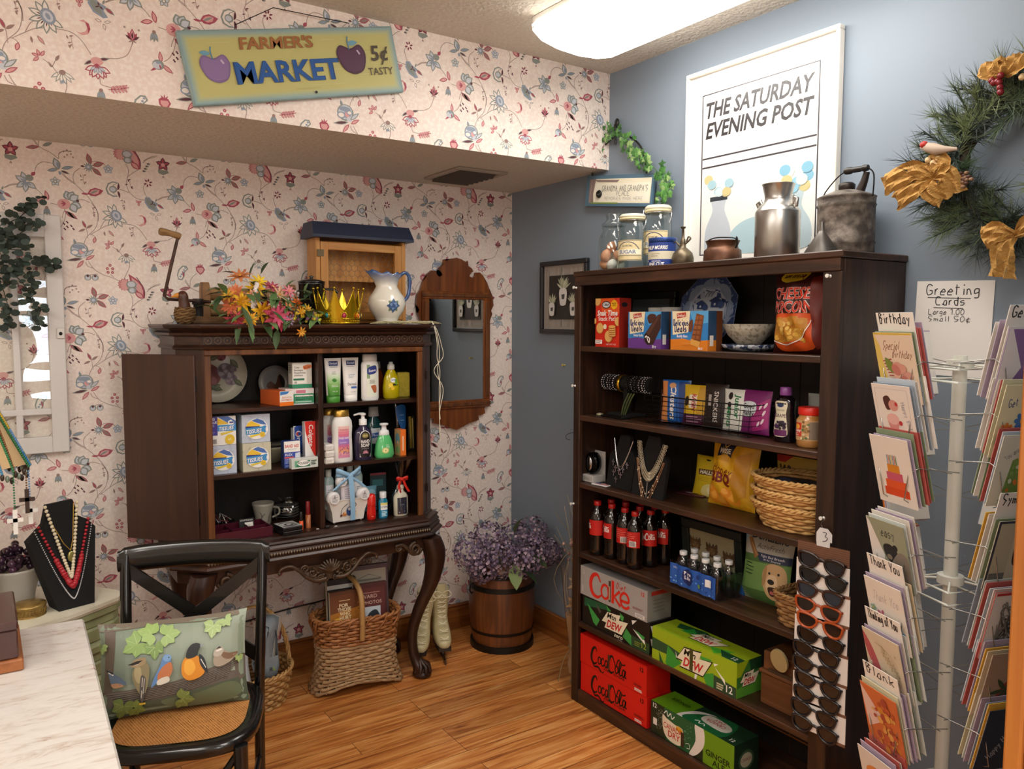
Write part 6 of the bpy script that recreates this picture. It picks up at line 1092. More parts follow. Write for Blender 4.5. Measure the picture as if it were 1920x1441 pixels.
def shr(u,v,k=0): x = (u-.5)*.232; return (x,-.058-.006*abs(math.cos(PI*(x/.056)))-k,.001+v*.095)
mb.grid(lambda u,v: shr(u,v),32,4); A.put(mb,(0,0,0),(1,0,0),(0,0,1),(0,0,0),fn=lambda x,y,k: shr(x/.225*.97+.015,.10+y/.095,k+.0006),cu=30); mb.add(None,[(.117,-.058,.001),(.117,.058,.001),(.117,.058,.09),(.117,-.058,.09)],[(0,1,2,3)]); mb.build('shrink_wrap',t,'printed blue shrink wrap')
t = thing('picture_frame','dark green framed picture of three brown kittens behind the water bottles','picture frame',(-.10,-1.53,z4),(0,-.10,0)); mb = MB(mat('#1C221E',.45)); w,h,f_ = .295,.20,.035
for y0,z0,y1,z1 in ((-w/2,0,w/2,f_),(-w/2,h-f_,w/2,h),(-w/2,f_,-w/2+f_,h-f_),(w/2-f_,f_,w/2,h-f_)): mb.box(-.012,y0,z0,.006,y1,z1,bv=.003)
mb.build('frame',t); A = Art(w-.05,h-.05,240,150).bg('#8E8264').blob('#9C8F6E',[(8,8),(120,4),(232,10),(236,140),(120,146),(6,140)])
for x, y in ((36, 70), (118, 78), (200, 92)):
    A.blob('#5A4128',[(x-26,y-28),(x-12,y-18),(x+12,y-18),(x+26,y-28),(x+26,y),(x+16,y+26),(x-16,y+26),(x-26,y)]).ell('#7A5E3C',x,y+6,16,14)
    for k in range(10): a = k*.63; A.poly('#4A3420',leafp(x+18*math.cos(a),y+16*math.sin(a),a,14,5))
    A.ell('#1C1610',x-8,y,2.5).ell('#1C1610',x+8,y,2.5).poly('#2A1C12',[(x-3,y+8),(x+3,y+8),(x,y+12)])
A.hand('#4A3A26', 'Trio', 150, 140, 12, 40, .12)
mb = MB(mat('#8E8264',.8)); mb.box(.0,-w/2+.025,.025,.004,w/2-.025,h-.025); A.put(mb,(0,w/2-.025,.025),(0,-1,0),(0,0,1),(-1,0,0)); mb.build('picture',t)
A = Art(.205,.25,205,250).bg('#A9A8A0').poly('#4A6A34',[(0,95),(205,80),(205,250),(0,250)]).poly('#6E9350',[(0,120),(205,105),(205,200),(0,215)]).poly('#8FB8D0',[(0,0),(26,0),(10,60),(0,60)]).text('#2A2C36','DentaLife',112,38,26,150,.015).text('#5A5A5A','ActivFresh',124,66,18,110,0,.25).poly('#23304E',[(70,80),(205,76),(205,102),(90,108)]).text('#E8E8EC','Fight Bad Breath',140,92,8,90).text('#E8E8EC','at its Source',140,102,7,66)
A.poly('#8A6238',[(22,40),(38,36),(84,90),(68,104)]).poly('#A87C4C',[(26,40),(34,38),(80,88),(74,94)]); A.lines('#24361C',26,122,70,4,12,3); A.blob('#C9A678',[(110,140),(130,112),(160,106),(190,118),(200,160),(190,220),(140,226),(116,190)]).blob('#A98458',[(112,136),(126,116),(124,170),(112,190)]).blob('#E0C49C',[(134,150),(164,146),(170,190),(150,210),(128,190)]).ell('#1C1614',146,168,13,9).ell('#1C1614',138,140,4.5).ell('#1C1614',172,138,4.5).blob('#3A1F1A',[(136,188),(166,186),(158,214),(142,212)]).ell('#B8625A',151,204,8,6).blob('#2A6AA8',[(0,215),(16,222),(26,250),(0,250)])
bag('dog_treat_bag','grey and green bag of dog dental treats with a golden dog','dog treats',(-.185,-1.83,z4),.205,.232,.06,mat('#8E9A80',.3),A,QB,-.12)
# generic wicker
def wicker(rb, rt, h, n, th, m1, m2, sq=2.0, stakes=28, floor_=True, amp=.6, sx=1, sy=1, prof=None):
    mb = MB(m1)
    def P(r,a): c,s_ = math.cos(a),math.sin(a); k = (abs(c)**sq+abs(s_)**sq)**(-1/sq); return r*k*c*sx,r*k*s_*sy
    for i in range(n):
        v = (i+.5)/n; r = prof(v) if prof else rb+(rt-rb)*v; M = stakes*2; pts = []
        for k in range(M): a = 2*PI*k/M; x,y = P(r+th*amp*(1 if (k+2*(i % 2)) % 4 < 2 else -1),a); pts.append((x,y,v*h))
        mb.tube(pts, h/n*.56, 5, m2 if i % 2 else m1, True)
    for k in range(stakes):
        a = 2*PI*(k+.5)/stakes; mb.tube([(*P((prof(v) if prof else rb+(rt-rb)*v),a),v*h) for v in (0,.33,.66,1)],th*.55,4,m2)
    if floor_: N = 32; mb.add(m2,[(*P(prof(0) if prof else rb,2*PI*k/N),.003) for k in range(N)],[list(range(N))])
    return mb, P
def rimtwist(P, r, z, th, m, n=60, tw=14):
    mb = MB(m)
    for ph in (0,PI): mb.tube([(*P(r+th*.8*math.cos(tw*a+ph),a),z+th*.8*math.sin(tw*a+ph)) for a in (2*PI*k/n for k in range(n))],th*.8,5,None,True)
    return mb
sea = mat('#7A5430',.8,alt='#9A7244',nscale=30); sea2 = mat('#8E6840',.8,alt='#A9824E',nscale=40)
t = thing('rectangular_basket','small braided seagrass basket with a handle slot beside the dog treats','basket',(-.245,-2.035,z4)); mb,P = wicker(.055,.072,.10,8,.006,sea,sea2,4,18,True,.5,1.05,1.05); mb.build('basket_body',t); rimtwist(P,.074,.102,.005,sea2).build('rim',t)
bag('candy_bag','clear bag of candy lying in the braided seagrass basket','candy',(-.235,-2.03,z4+.012),.09,.105,.03,glassmat('#C8C8C4',.25,.1),None,QB,-.3)
# ---- third shelf: watch, busts of necklaces, snacks, baskets
z3 = .946; sil = mat('#C9C9CC', .18, 1.0); blkvel = mat('#08080A', .9)
t = thing('watch_box','silver bangle watch displayed on a small grey stand','watch',(-.27,-1.02,z3),QB); mb = MB(mat('#B8B4B0',.5)); mb.box(-.035,-.035,0,.035,.03,.03,bv=.002); mb.box(-.04,.03,0,.035,.034,.125); Art(.06,.02,60,20).lines('#77736F',6,6,50,2,6,2).front(mb,-.03,-.0352,.005); mb.build('stand',t); mb = MB(mat('#1A1A1C',.1,.9)); mb.loft([[((.034+w_)*math.cos(a),y,.078+(.044+w_)*math.sin(a)) for a in (2*PI*k/28 for k in range(28))] for y,w_ in ((-.02,-.006),(-.02,0),(.012,0),(.012,-.006))]+[[(.028*math.cos(a),-.02,.078+.038*math.sin(a)) for a in (2*PI*k/28 for k in range(28))]],None,False); mb.ell((0,-.024,.078),.016,.006,.03,14,10,sil); mb.build('watch',t)
mb = MB(mat('#F0ECEC',.4)); mb.box(-.04,-.02,0,.04,.02,.003,bv=.001); Art(.07,.034,70,34).rect('#C8404A',0,2,70,7).rect('#C8404A',0,12,70,17).rect('#C8404A',0,22,70,27).rect('#2E4A8E',0,2,28,18).top(mb,-.035,-.017,.003); tag(mb.build('flag_sticker'),'small flag sticker lying at the front edge of the shelf','sticker',None,(-.295,-1.10,z3),QB+.15)
def bust(name, label, loc, w, h, parts, rz=QB):
    t = thing(name,label,'necklace display',loc,rz); mb = MB(blkvel); P = [(-w/2,0),(w/2,0),(w/2,h*.62),(w*.26,h*.78),(w*.18,h),(-w*.18,h),(-w*.26,h*.78),(-w/2,h*.62)]
    vs = [(x,-.035+z*.16,z) for x,z in P]+[(x*.97,-.02+z*.2,z) for x,z in P]; n = len(P); mb.add(None,vs,[list(range(n)),list(range(n,2*n))[::-1]]+[(i,n+i,n+(i+1) % n,(i+1) % n) for i in range(n)]); mb.box(-w*.3,-.02,0,w*.3,.04,.004); mb.build('bust_form',t); parts(t); return t
def onb(x, z, o=.005): return (x, -.035+z*.16-o, z)
def vneck(w0,z0,zb,n=16,p=1.6): return [onb(w0*s_,zb+(z0-zb)*abs(s_)**p) for s_ in (2*i/(n*2)-1 for i in range(n*2+1))]
def nk1(t):
    mb = MB(sil)
    for d in (0, .008): mb.tube(vneck(.055, .195, .085-d*1.5), .0022, 6)
    mb.build('chain', t); mb = MB(sil)
    for x,z in ((-.04,.10),(-.022,.078),(0,.07),(.022,.078),(.042,.098),(-.03,.06),(.012,.055),(-.012,.035)):
        q = onb(x,z,.008); mb.box(q[0]-.002,q[1]-.0015,q[2]-.014,q[0]+.002,q[1]+.0015,q[2]+.012); mb.box(q[0]-.009,q[1]-.0015,q[2],q[0]+.009,q[1]+.0015,q[2]+.004)
    mb.build('cross_charms', t)
bust('necklace_bust','black necklace stand wearing a silver chain of cross charms',(-.245,-1.185,z3),.15,.21,nk1)
def nk2(t):
    pale = mat('#C8BEA8', .3, .6); mb = MB(pale)
    for k, r in ((0, .0), (1, .009), (2, .018)):
        P = vneck(.062+r*.8, .20, .088-r*1.2, 18, 1.9)
        for i,q in enumerate(P): mb.tube([(q[0]+.006*math.cos(a),q[1]-.002,q[2]+.006*math.sin(a)) for a in (2*PI*j/8 for j in range(8))],.0014,4,None,True)
    mb.build('link_collar',t,'pale gold link collar'); mb = MB(mat('#8A8A8E',.3,.8)); mb.tube(vneck(.05,.12,.055),.0014,5); mb.tube([onb(0,.055,.006),onb(.002,.02,.006),onb(.004,.002,.008)],.0022,5); mb.build('grey_chain',t)
    mb = MB(mat('#A87C5C', .4, .4))
    for w_,zb in ((.075,-.028),(.068,-.012),(.07,.01)): P = vneck(w_,.14,zb,16,1.5); mb.tube(P,.0014,5); [mb.ell(q,.0035,None,None,6,4,mat('#D9C2A0',.3)) for q in P[3:-3:4]]
    mb.build('beaded_strands', t, 'long copper beaded strands')
bust('necklace_bust','black necklace stand wearing a pale gold link collar and long beaded strands',(-.262,-1.365,z3),.17,.23,nk2)
carton('flat_card','dark red patterned card lying behind the necklace stands','card',(-.11,-1.43,z3),(.12,.07,.004),'#5A2A36',None,None,None,Art(.12,.07,12,7).ell('#B8A4A8',4,3.5,1.5,1).ell('#2A1A20',7,3.5,1.2),rz=QB+.2)
A = Art(.135,.15,135,150).poly('#D9B81E',[(0,0),(135,0),(135,150),(0,150)]).poly('#2A1A0E',[(55,8),(80,8),(76,14),(60,14)]).poly('#6A4A1A',[(20,48),(118,44),(110,66),(26,70)]).text('#F2ECD8','HALLS',68,64,13,72,.03,.2).lines('#B08A1A',24,78,90,3,6,1.5).blob('#E8D88A',[(60,110),(100,100),(120,130),(90,148),(50,140)]).blob('#F4EAB8',[(80,118),(104,112),(108,134),(86,138)])
bag('cough_drop_bag','flat yellow bag of cough drops leaning beside the chip bag','cough drops',(-.105,-1.487,z3),.138,.155,.025,mat('#D0B01C',.3),A,QB,-.16)
A = Art(.20,.25,200,250).bg('#D9A018').poly('#E3AE1E',[(0,80),(140,90),(150,250),(0,250)]).poly('#1A1C3A',[(46,0),(128,0),(116,74),(92,60),(50,72)]).curve('#D9B84A',[(78,22),(92,14),(100,26),(90,36),(80,28),(90,22)],4).text('#F4F0E4','WISE',84,58,17,58,.03).hand('#7A2E10','Honey',20,126,30,110,.12,'l',.3,.1).text('#7A1E0E','BBQ',76,164,34,108,.05,0,'c',.06)
for x,y,r in ((40,214,34),(90,226,30),(140,210,34),(26,190,20),(110,196,20)): A.ell('#E08A1E',x,y,r,r*.8,16,.4).ell('#EBA33A',x-4,y-4,r*.7,r*.5,14,.4)
A.poly('#C2870E', [(150, 60), (196, 40), (190, 200), (140, 230), (130, 150)])
bag('chip_bag','large golden yellow bag of barbecue chips leaning on the third shelf','chips',(-.165,-1.66,z3),.215,.252,.085,mat('#CE9A14',.28),A,QB,-.13,wob=.10)
wil = mat('#C89A5A',.6,alt='#E0B878',nscale=60); wil2 = mat('#A9773C',.6,alt='#C8965A',nscale=60)
for i,l in enumerate(('lowest oval willow basket of the stack of three','middle oval willow basket of the stack of three','topmost oval willow basket of the stack, holding papers')):
    t = thing('willow_basket',l,'basket',(-.200,-1.965,z3+.001+i*.042),.0,'oval willow baskets'); mb,P = wicker(.078,.108,.075,7,.004,wil,wil2,2.2,26,True,.6,1.05,1.38); mb.build('basket_body',t); rimtwist(P,.110,.078,.0055,wil,90,22).build('rim',t)
carton('notebook','dark cloth-bound book lying in the topmost willow basket','book',(-.205,-1.96,z3+.135),(.17,.12,.014),'#1E2028',Art(.17,.014,10,2).bg('#26283A'),None,None,Art(.17,.12,170,120).bg('#1C1E28').rect('#34446A',20,30,60,80).rect('#5A4A40',50,60,90,75),rz=QB+.15)
bag('snack_bag','yellow and red snack bag standing behind the willow baskets','snack bag',(-.06,-1.86,z3),.19,.20,.03,mat('#C8A24A',.35),Art(.19,.20,190,200).bg('#C8A040').poly('#B8321E',[(0,0),(70,0),(40,24),(0,22)]).text('#1E1A16','Wise',60,70,36,90,.04),QB,-.05)
# ---- second shelf: bracelets, candy basket, grape jelly, peanut butter
z2 = 1.2265
t = thing('bracelet_stand','black T-bar bracelet stand at the left of the candy shelf','jewelry stand',(-.19,-1.13,z2),QB); mb = MB(blkvel); mb.v; mb.loft([[(x,.027*math.cos(a),.135+.027*math.sin(a)) for a in (2*PI*k/16 for k in range(16))] for x in (-.15,.15)]); mb.build('bar',t); mb = MB(blkvel); mb.box(-.012,-.01,.012,.012,.012,.112); mb.box(-.07,-.05,0,.07,.05,.0115,bv=.004); mb.build('base',t)
for i,(x,c,c2) in enumerate(((-.125,'#C8C8CC',0),(-.112,'#A8A8AE',0),(-.09,'#B8B8BE',0),(-.075,'#8A8A90',0),(-.055,'#D8D8DC',0),(-.022,'#D9A93A',1),(.03,'#3E3A36',0),(.055,'#77777C',0),(.075,'#55555A',0),(.10,'#A8A8AC',0),(.118,'#C8C8CC',0),(.132,'#9A9AA0',0))):
    mb = MB(mat(c, .2, .9))
    if c2: mb.loft([[(xx,r*math.cos(a),-.004+r*math.sin(a)) for a in (2*PI*k/24 for k in range(24))] for xx,r in ((-.009,.034),(-.009,.037),(.009,.037),(.009,.034))],None,False)
    else: [mb.ell((.001*math.sin(k*3),.031*math.cos(a),-.002+.031*math.sin(a)),.0042,None,None,6,4) for k,a in ((k,2*PI*k/20) for k in range(20))]
    tag(mb.build('bracelet'),('wide gold cuff bracelet on the black T-bar stand' if c2 else ('brightest beaded silver bracelet at the left end of','second silver bead bracelet from the left on','third bead bracelet from the left on','fourth, darker bead bracelet from the left on','pale bead bracelet just left of the gold cuff on','','dark brown bead bracelet just right of the gold cuff on','second bead bracelet right of the gold cuff on','third bead bracelet right of the gold cuff, darkest grey, on','silver bead bracelet, third from the right end of','bright bead bracelet, second from the right end of','grey bead bracelet at the right end of')[i]+' the T-bar stand'),'bracelet','bracelets on the T-bar stand',(-.19,-1.13-x,z2+.135),QB)
mb = MB(mat('#4E5A30',.6)); [mb.tube(spline([(.02+.01*i,-.045,.012),(.035+.02*i,-.05,.05+.01*i),(.06+.016*i,-.045,.10)],4),.0035,6) for i in range(3)]; tag(mb.build('ribbon_bookmark'),'olive green cords draped over the bracelet stand base','cord',None,(-.19,-1.13,z2),QB)
mb = MB(mat('#202022',.15,.5)); mb.box(-.07,-.02,0,.07,.03,.006,bv=.002); tag(mb.build('jewelry_case'),'flat dark glossy case in front of the bracelet stand','case',None,(-.275,-1.15,z2),QB-.1)
mb = MB(mat('#C9BFA0',.3,.4)); mb.lathe([(.013,0),(.015,.003),(.013,.007),(.004,.009)],18); tag(mb.build('brooch'),'small round cream brooch at the left front of the candy shelf','brooch',None,(-.262,-1.045,z2))
t = thing('wire_basket','long black wire basket holding bags of candy','basket',(-.205,-1.585,z2),QB); bw = mat('#0E0D0C',.4,.5); w,d,h = .50,.16,.105
for i in range(7): z = .003+h*i/6; mb = MB(bw); mb.tube([(sx_*w/2*(.96+.04*i/6),sy_*d/2,z) for sx_,sy_ in ((-1,-1),(1,-1),(1,1),(-1,1))],.0014 if i < 6 else .0026,5,None,True); mb.build('wire_hoop',t)
for i in range(13): x = -w/2+w*i/12; mb = MB(bw); mb.tube([(x,-d/2,h),(x*.96,-d/2,.003),(x*.96,d/2,.003),(x,d/2,h)],.0012,4); mb.build('wire_rib',t)
def candy(label,x,w,h,bgc,art,lean=-.10,rz=0): bag('candy_bag',label,'candy',(-.215,x,z2+.006),w,h,.028,mat(bgc,.3),art,QB+rz,lean)
A = Art(.11,.155,110,155).bg('#1A62B8').poly('#D98A4A',[(0,0),(22,0),(30,155),(0,155)]).poly('#123A86',[(70,0),(110,0),(110,155),(80,155)]).text('#F4EEE6','Clusters',40,16,22,128,.03,.2,'l',PI/2).ell('#D9A070',46,16,14,10); candy('blue bag of chocolate clusters, at the left end of the wire basket',-1.425,.115,.16,'#1A62B8',A,-.1,.35)
dk_ = bag('candy_bag','dark brown candy bag peeking out left of the blue bag','candy',(-.205,-1.372,z2+.006),.07,.12,.025,mat('#3A1A16',.35),Art(.07,.12,70,120).stroke('#D8B8B0',[(10,20),(40,60),(20,110)],4),QB+.3,-.15,wob=.1)
A = Art(.11,.145,110,145).bg('#DDB51E').rect('#4A1636',0,104,110,145).poly('#C8981A',[(70,0),(110,0),(110,104),(66,104)]).rect('#F0E8D8',30,34,66,82).text('#C23A2A','RAISIN',44,30,18,62,.03,.1,'l',PI/2).blob('#2A1A1E',[(8,50),(24,40),(28,66),(14,76)]).lines('#B088A0',20,112,90,3,9,4); candy('yellow candy box with a maroon base in the wire basket',-1.523,.105,.148,'#DDB51E',A,-.1,.15)
A = Art(.10,.155,100,155).bg('#2A1C18').text('#E0D8D4','SNICKERS',50,24,18,112,.01,0,'l',PI/2).rect('#B8B0AA',24,36,38,76).lines('#55443E',6,20,22,8,14,4); candy('dark brown chocolate bar bag in the wire basket',-1.618,.10,.158,'#2A1C18',A,-.1,.1)
A = Art(.09,.145,90,145).bg('#E6E8E2').text('#1E7A46','Junior',56,16,20,86,.03,.1,'l',PI/2).text('#1E7A46','Mints',22,62,18,70,.03,.1,'l',PI/2).ell('#241814',34,24,10,13).ell('#241814',32,54,9,10); candy('white mint candy box with green lettering in the wire basket',-1.705,.092,.145,'#E6E8E2',A,-.08,.05)
A = Art(.12,.145,120,145).bg('#7A1F6A').poly('#A82A7A',[(50,60),(120,20),(120,120),(60,140)]).blob('#DDE6EC',[(4,46),(30,36),(66,40),(72,66),(50,88),(8,84)]).text('#1C1420','Good',36,60,16,54,.02).text('#1C1420','&',38,70,9).text('#1C1420','Plenty',36,84,15,56,.02)
for x,y in ((90,52),(104,72),(84,110),(100,100),(108,46)): A.ell('#F0E0EA',x,y,4,11,12,.5)
candy('purple candy-coated licorice bag at the right end of the wire basket',-1.795,.122,.148,'#7A1F6A',A)
A = Art(.052,.115,52,115).blob('#E4E0C8',[(2,6),(26,0),(50,6),(46,40),(50,80),(48,112),(4,112),(2,80),(8,40)],3).ell('#2A3A6A',26,14,12,6).text('#55303A','CONCORD',26,32,5,30).text('#4A1E3E','GRAPE',26,52,10,38,.02).rect('#6A2A62',3,92,49,112)
for i in range(26): A.ell(['#2A1A34','#4A2E58','#1E1428'][i % 3],10+R.random()*34,64+R.random()*24,4.5,None,10)
bottle('grape_jelly_bottle','dark squeeze bottle of grape jelly with a purple cap','jelly',(-.242,-1.938,z2),[(.032,0),(.036,.005),(.036,.06),(.032,.095),(.034,.125),(.030,.14),(.016,.15)],mat('#130A12',.1,coat=.5),[(.018,.1505),(.019,.153),(.018,.175),(.016,.177)],mat('#8A4A96',.3),1.05,.8,A,.018,rz=QB)
A = Art(.12,.062,120,62).bg('#C9A070').rect('#C8321E',30,8,66,50).ell('#F0A83A',48,20,12,8).text('#F6F0E8','Creamy',48,36,9,32,.02,0).lines('#F0D8C8',36,40,60,2,5,2).rect('#8A7A6A',90,4,120,58)
for i in range(20): A.ell(['#7A5A34','#A9844E','#55703A','#D9C09A'][i % 4],R.uniform(66,90),R.uniform(4,58),4,None,8)
bottle('peanut_butter_jar','peanut butter jar with a bright red lid at the right end of the candy shelf','peanut butter',(-.262,-2.045,z2),[(.034,0),(.039,.005),(.040,.02),(.0395,.085),(.033,.096),(.0325,.099)],mat('#B98348',.15,coat=.5),[(.0355,.0995),(.0365,.102),(.0365,.121),(.034,.123)],mat('#D8281A',.35),art=A,artz=.022,artr=.0398,rz=QB-.2,n=28,capname='lid')
bag('snack_bag','grey and lime green bag behind the peanut butter jar','snack bag',(-.165,-2.02,z2),.13,.155,.04,mat('#9A9A94',.3),Art(.13,.155,130,155).poly('#7FB82A',[(80,0),(130,0),(130,155),(90,100)]),QB,-.1)
# ---- first shelf
z1 = 1.511
A = Art(.142,.192,142,192).bg('#D42A12').poly('#E2561A',[(30,0),(110,0),(142,30),(142,60),(40,60)]).ell('#17171A',64,26,26,15).ell('#D8DCE0',64,26,22,11).text('#17171A','CIBBA',64,30,9,34,.03).star('#F0B81E',112,26,20,17,14).text('#3A2008','MORE',112,24,6,24,.01).text('#3A2008','50%',112,32,6,20).text('#F6F0EC','Snak Time',72,68,20,122,.03,.2).text('#F6F0EC','Stack Pack',74,88,16,112,.01)
for x, y, r in ((12, 8, 22), (30, 118, 22), (84, 150, 24), (138, 92, 18), (0, 90, 12)):
    A.ell('#C9863A',x,y,r).ell('#E4B46A',x-1,y-1,r*.9); [A.ell('#B07A34',x+r*.5*math.cos(k),y+r*.5*math.sin(k),1.3,None,6) for k in range(6)]
for i in range(5): A.ell('#8A4A1E', 108, 146-i*8, 21, 7).ell('#E0A85A', 108, 144-i*8, 21, 6)
A.ell('#F2E4C8',66,112,10).text('#2A5A7A','3',66,116,9).rect('#F2ECE6',8,164,50,180).lines('#6A2A1E',12,168,46,2,6,2).text('#F6E0D8','NET WT 7 OZ',104,184,6,56)
carton('cracker_box','tall red box of stack pack crackers at the left of the top shelf','crackers',inb(-.318,-1.150,z1,.06),(.142,.06,.192),'#C8240E',A,Art(.06,.192,60,192).bg('#8E1C0E').ell('#17171A',26,26,16,9),rz=QB)
def deals(x, label, base, name, draw):
    A = Art(.175,.137,175,137).bg('#2E7FC4').poly('#57A4DA',[(90,0),(175,0),(175,40),(110,50)]).poly(base,[(0,100),(60,96),(110,104),(175,100),(175,137),(0,137)]).poly('#F0E2BE',[(6,0),(92,0),(84,74),(10,84)]).poly('#B83A24',[(28,8),(72,4),(74,20),(30,26)]).text('#F4ECE0',"Smiley's",51,20,10,38,.01).hand('#26346E','Delicious',12,50,20,74,.17).hand('#26346E','Deals',18,72,22,60,.18).text('#F4F4F6',name,56,92,9,50,.02).text('#F4F4F6','8ct',142,134,11,None,.01); draw(A)
    return carton('snack_cake_box',label,'snack cakes',inb(-.322,x,z1,.07),(.175,.07,.137),'#2E6FA8',A,Art(.07,.137,70,137).bg('#2A4A6E').rect(base,0,100,70,137).rect('#6A3A1E',40,0,70,137).rect('#E8E4DC',8,84,26,120),rz=QB)
def roll(A): A.blob('#4A2A20',[(104,20),(124,8),(150,14),(140,34),(116,44)]).poly('#3E221A',[(92,84),(156,14),(175,8),(175,60),(134,122),(108,122)]).poly('#5A362A',[(100,80),(160,16),(172,14),(112,92)]).blob('#2A1610',[(88,94),(98,80),(118,92),(126,112),(116,122),(98,116)]).curve('#F2EEE8',[(94,96),(102,90),(108,104),(116,114),(118,100),(108,92)],4)
def bars(A):
    A.poly('#7A4424',[(100,96),(122,8),(156,16),(142,110)]); A.poly('#D9A04A',[(98,96),(142,106),(136,126),(96,116)])
    for i in range(5):
        for j in range(2): x = 108+j*18+(i*-3.6+12); A.poly('#96582F',[(x,16+i*17),(x+14,18+i*17),(x+11,30+i*17),(x-3,28+i*17)])
    A.blob('#6A3A20', [(90, 40), (106, 30), (104, 66), (90, 70)]).rect('#D8842A', 60, 108, 96, 118)
deals(-1.365,'blue and purple snack cake box with a chocolate roll','#6A3A8E','Swiss Rolls',roll); deals(-1.590,'blue and orange snack bar box with a chocolate wafer','#D87E1E','Buddy Bars',bars)
t = thing('mug','white and black patterned mug behind the red cracker box','mug',(-.20,-1.05,z1),QB); mb = MB(mat('#D8D6D2',.3)); mb.lathe([(.033,0),(.038,.004),(.039,.085),(.036,.085),(.034,.008),(0,.006)],24,caps=False); A = Art(.2,.07,200,70); [A.curve('#22222A',[(i*20,10),(i*20+8,30),(i*20-4,60)],5) for i in range(10)]; A.wrap(mb,.0395,.008); mb.build('mug_body',t); mb = MB(mat('#D8D6D2',.3)); mb.tube(spline([(-.037,-.005,.07),(-.065,-.012,.066),(-.068,-.012,.035),(-.036,-.005,.018)],5),.0055,8); mb.build('handle',t)
def framed(name, label, loc, w, h, f_, fm, pm, rz=QB, rx=0, d=.018, pane=None):
    t = thing(name, label, 'picture frame', loc, (rx, 0, rz)); mb = MB(fm)
    for x0,z0,x1,z1_ in ((-w/2,0,w/2,f_),(-w/2,h-f_,w/2,h),(-w/2,f_,-w/2+f_,h-f_),(w/2-f_,f_,w/2,h-f_)): mb.box(x0,-d,z0,x1,0,z1_,bv=.003)
    mb.build('frame',t); mb = MB(mat('#CCCCCC',.7) if pm is None else mat(pm[0],.7)); mb.box(-w/2+f_*.5,-.006,f_*.5,w/2-f_*.5,-.002,h-f_*.5)
    if pm and pm[1]: pm[1].front(mb, -pm[1].w/2, -.0062, h/2-pm[1].h/2)
    mb.build('picture', t)
    if pane: mb = MB(pane); mb.box(-w/2+f_,-.012,f_,w/2-f_,-.0105,h-f_); mb.build('glass_pane',t)
    return t
framed('picture_frame','black framed picture at the back of the top shelf behind the red box',(-.045,-1.075,z1),.34,.225,.03,mat('#141210',.4),('#55606A',Art(.28,.165,280,165).bg('#6A747E').rect('#3A3630',0,110,280,165)),QB,-.08,.016,glassmat('#F0F0F0',.1))
for x,y,l in ((-.16,-1.272,'plain white cup behind the blue snack cake box, left of the pair'),(-.17,-1.352,'white cup with a blue line, right of the pair behind the snack cakes')):
    mb = MB(mat('#DAD8D4',.3)); mb.lathe([(.028,0),(.034,.004),(.04,.155),(.038,.155),(.032,.008),(0,.006)],22,caps=False)
    if 'line' in l: Art(.2, .004, 10, 1).bg('#4A6A9A').wrap(mb, .04, .135)
    tag(mb.build('cup'), l, 'cup', 'white cups behind the snack boxes', (x, y, z1))
oc = lambda r,z: [(r*math.cos(a)*(1 if 1 else 1),r*math.sin(a),z) for a in (PI/8+2*PI*k/8 for k in range(8))]
mb = MB(mat('#8E9CB4',.25,coat=.4)); mb.loft([oc(r,z) for r,z in ((.075,.0),(.08,.002),(.10,.010),(.148,.016),(.150,.019),(.102,.014),(.082,.006))],None,False,False); mb.add(None,oc(.083,.006),[tuple(range(8))]); mb.add(None,oc(.075,0),[tuple(range(8))[::-1]]); A = Art(.30,.30,300,300)
def ocp(r): return [(150+r*math.cos(-PI/8-2*PI*k/8),150-r*math.sin(PI/8+2*PI*k/8)*1) for k in range(8)][::1]
octa = lambda r: [(150+r*math.cos(PI/8-2*PI*k/8), 150+r*math.sin(PI/8-2*PI*k/8)) for k in range(8)]
A.poly('#2E4272',octa(148)).poly('#A9B4C8',octa(104)).poly('#2E4272',octa(92)).poly('#C4CCDA',octa(86))
for k in range(48): a = R.uniform(0,6.28); r = R.uniform(112,136); A.poly('#7A8CB4',leafp(150+r*math.cos(a),150+r*math.sin(a),R.uniform(0,6),16,6))
for x,y,s_ in ((110,120,1),(180,110,1.2),(150,190,1.1),(105,185,.8),(205,175,.9)): A.poly('#2A3E70',[(x-26*s_,y),(x,y-14*s_),(x+26*s_,y),(x+16*s_,y+4),(x+16*s_,y+20*s_),(x-16*s_,y+20*s_),(x-16*s_,y+4)]); A.ell('#3A5084',x+24*s_,y+14,12*s_); A.ell('#C4CCDA',x,y+11*s_,5)
for x in (130, 144, 158): A.curve('#2A3E70', [(x, 96), (x+6, 82), (x+16, 74)], 3)
A.put(mb,(0,0,0),(1,0,0),(0,1,0),(0,0,0),fn=lambda x,y,k: (x-.15,y-.15,.0075+max(0,math.hypot(x-.15,y-.15)-.08)*.19+k+.001),cu=12,cv=12)
tag(mb.build('platter'),'octagonal blue and white willow pattern plate standing at the back','plate',None,(-.085,-1.47,z1+.136),(math.radians(78),0,QB))
def bowlp(r,h): return [(r*.45,0),(r*.5,.004),(r*.8,h*.45),(r,h),(r*.96,h),(r*.74,h*.45),(r*.4,.01),(0,.01)]
mb = MB(mat('#2E3A58',.35,alt='#B8BEC8',nscale=70,contrast=(.47,.53))); mb.lathe([(.05,0),(.09,.012),(.095,.024),(.092,.024),(.05,.008),(0,.008)],28,caps=False); tag(mb.build('plate_stack'),'blue and white patterned dish under the cream bowl','dish',None,(-.20,-1.755,z1))
mb = MB(mat('#A8A090',.4,alt='#77705F',nscale=90,contrast=(.5,.62))); mb.lathe(bowlp(.088,.068),30,None,caps=False); tag(mb.build('bowl'),'cream crackled bowl sitting on the blue patterned dish','bowl',None,(-.20,-1.75,z1+.0245))
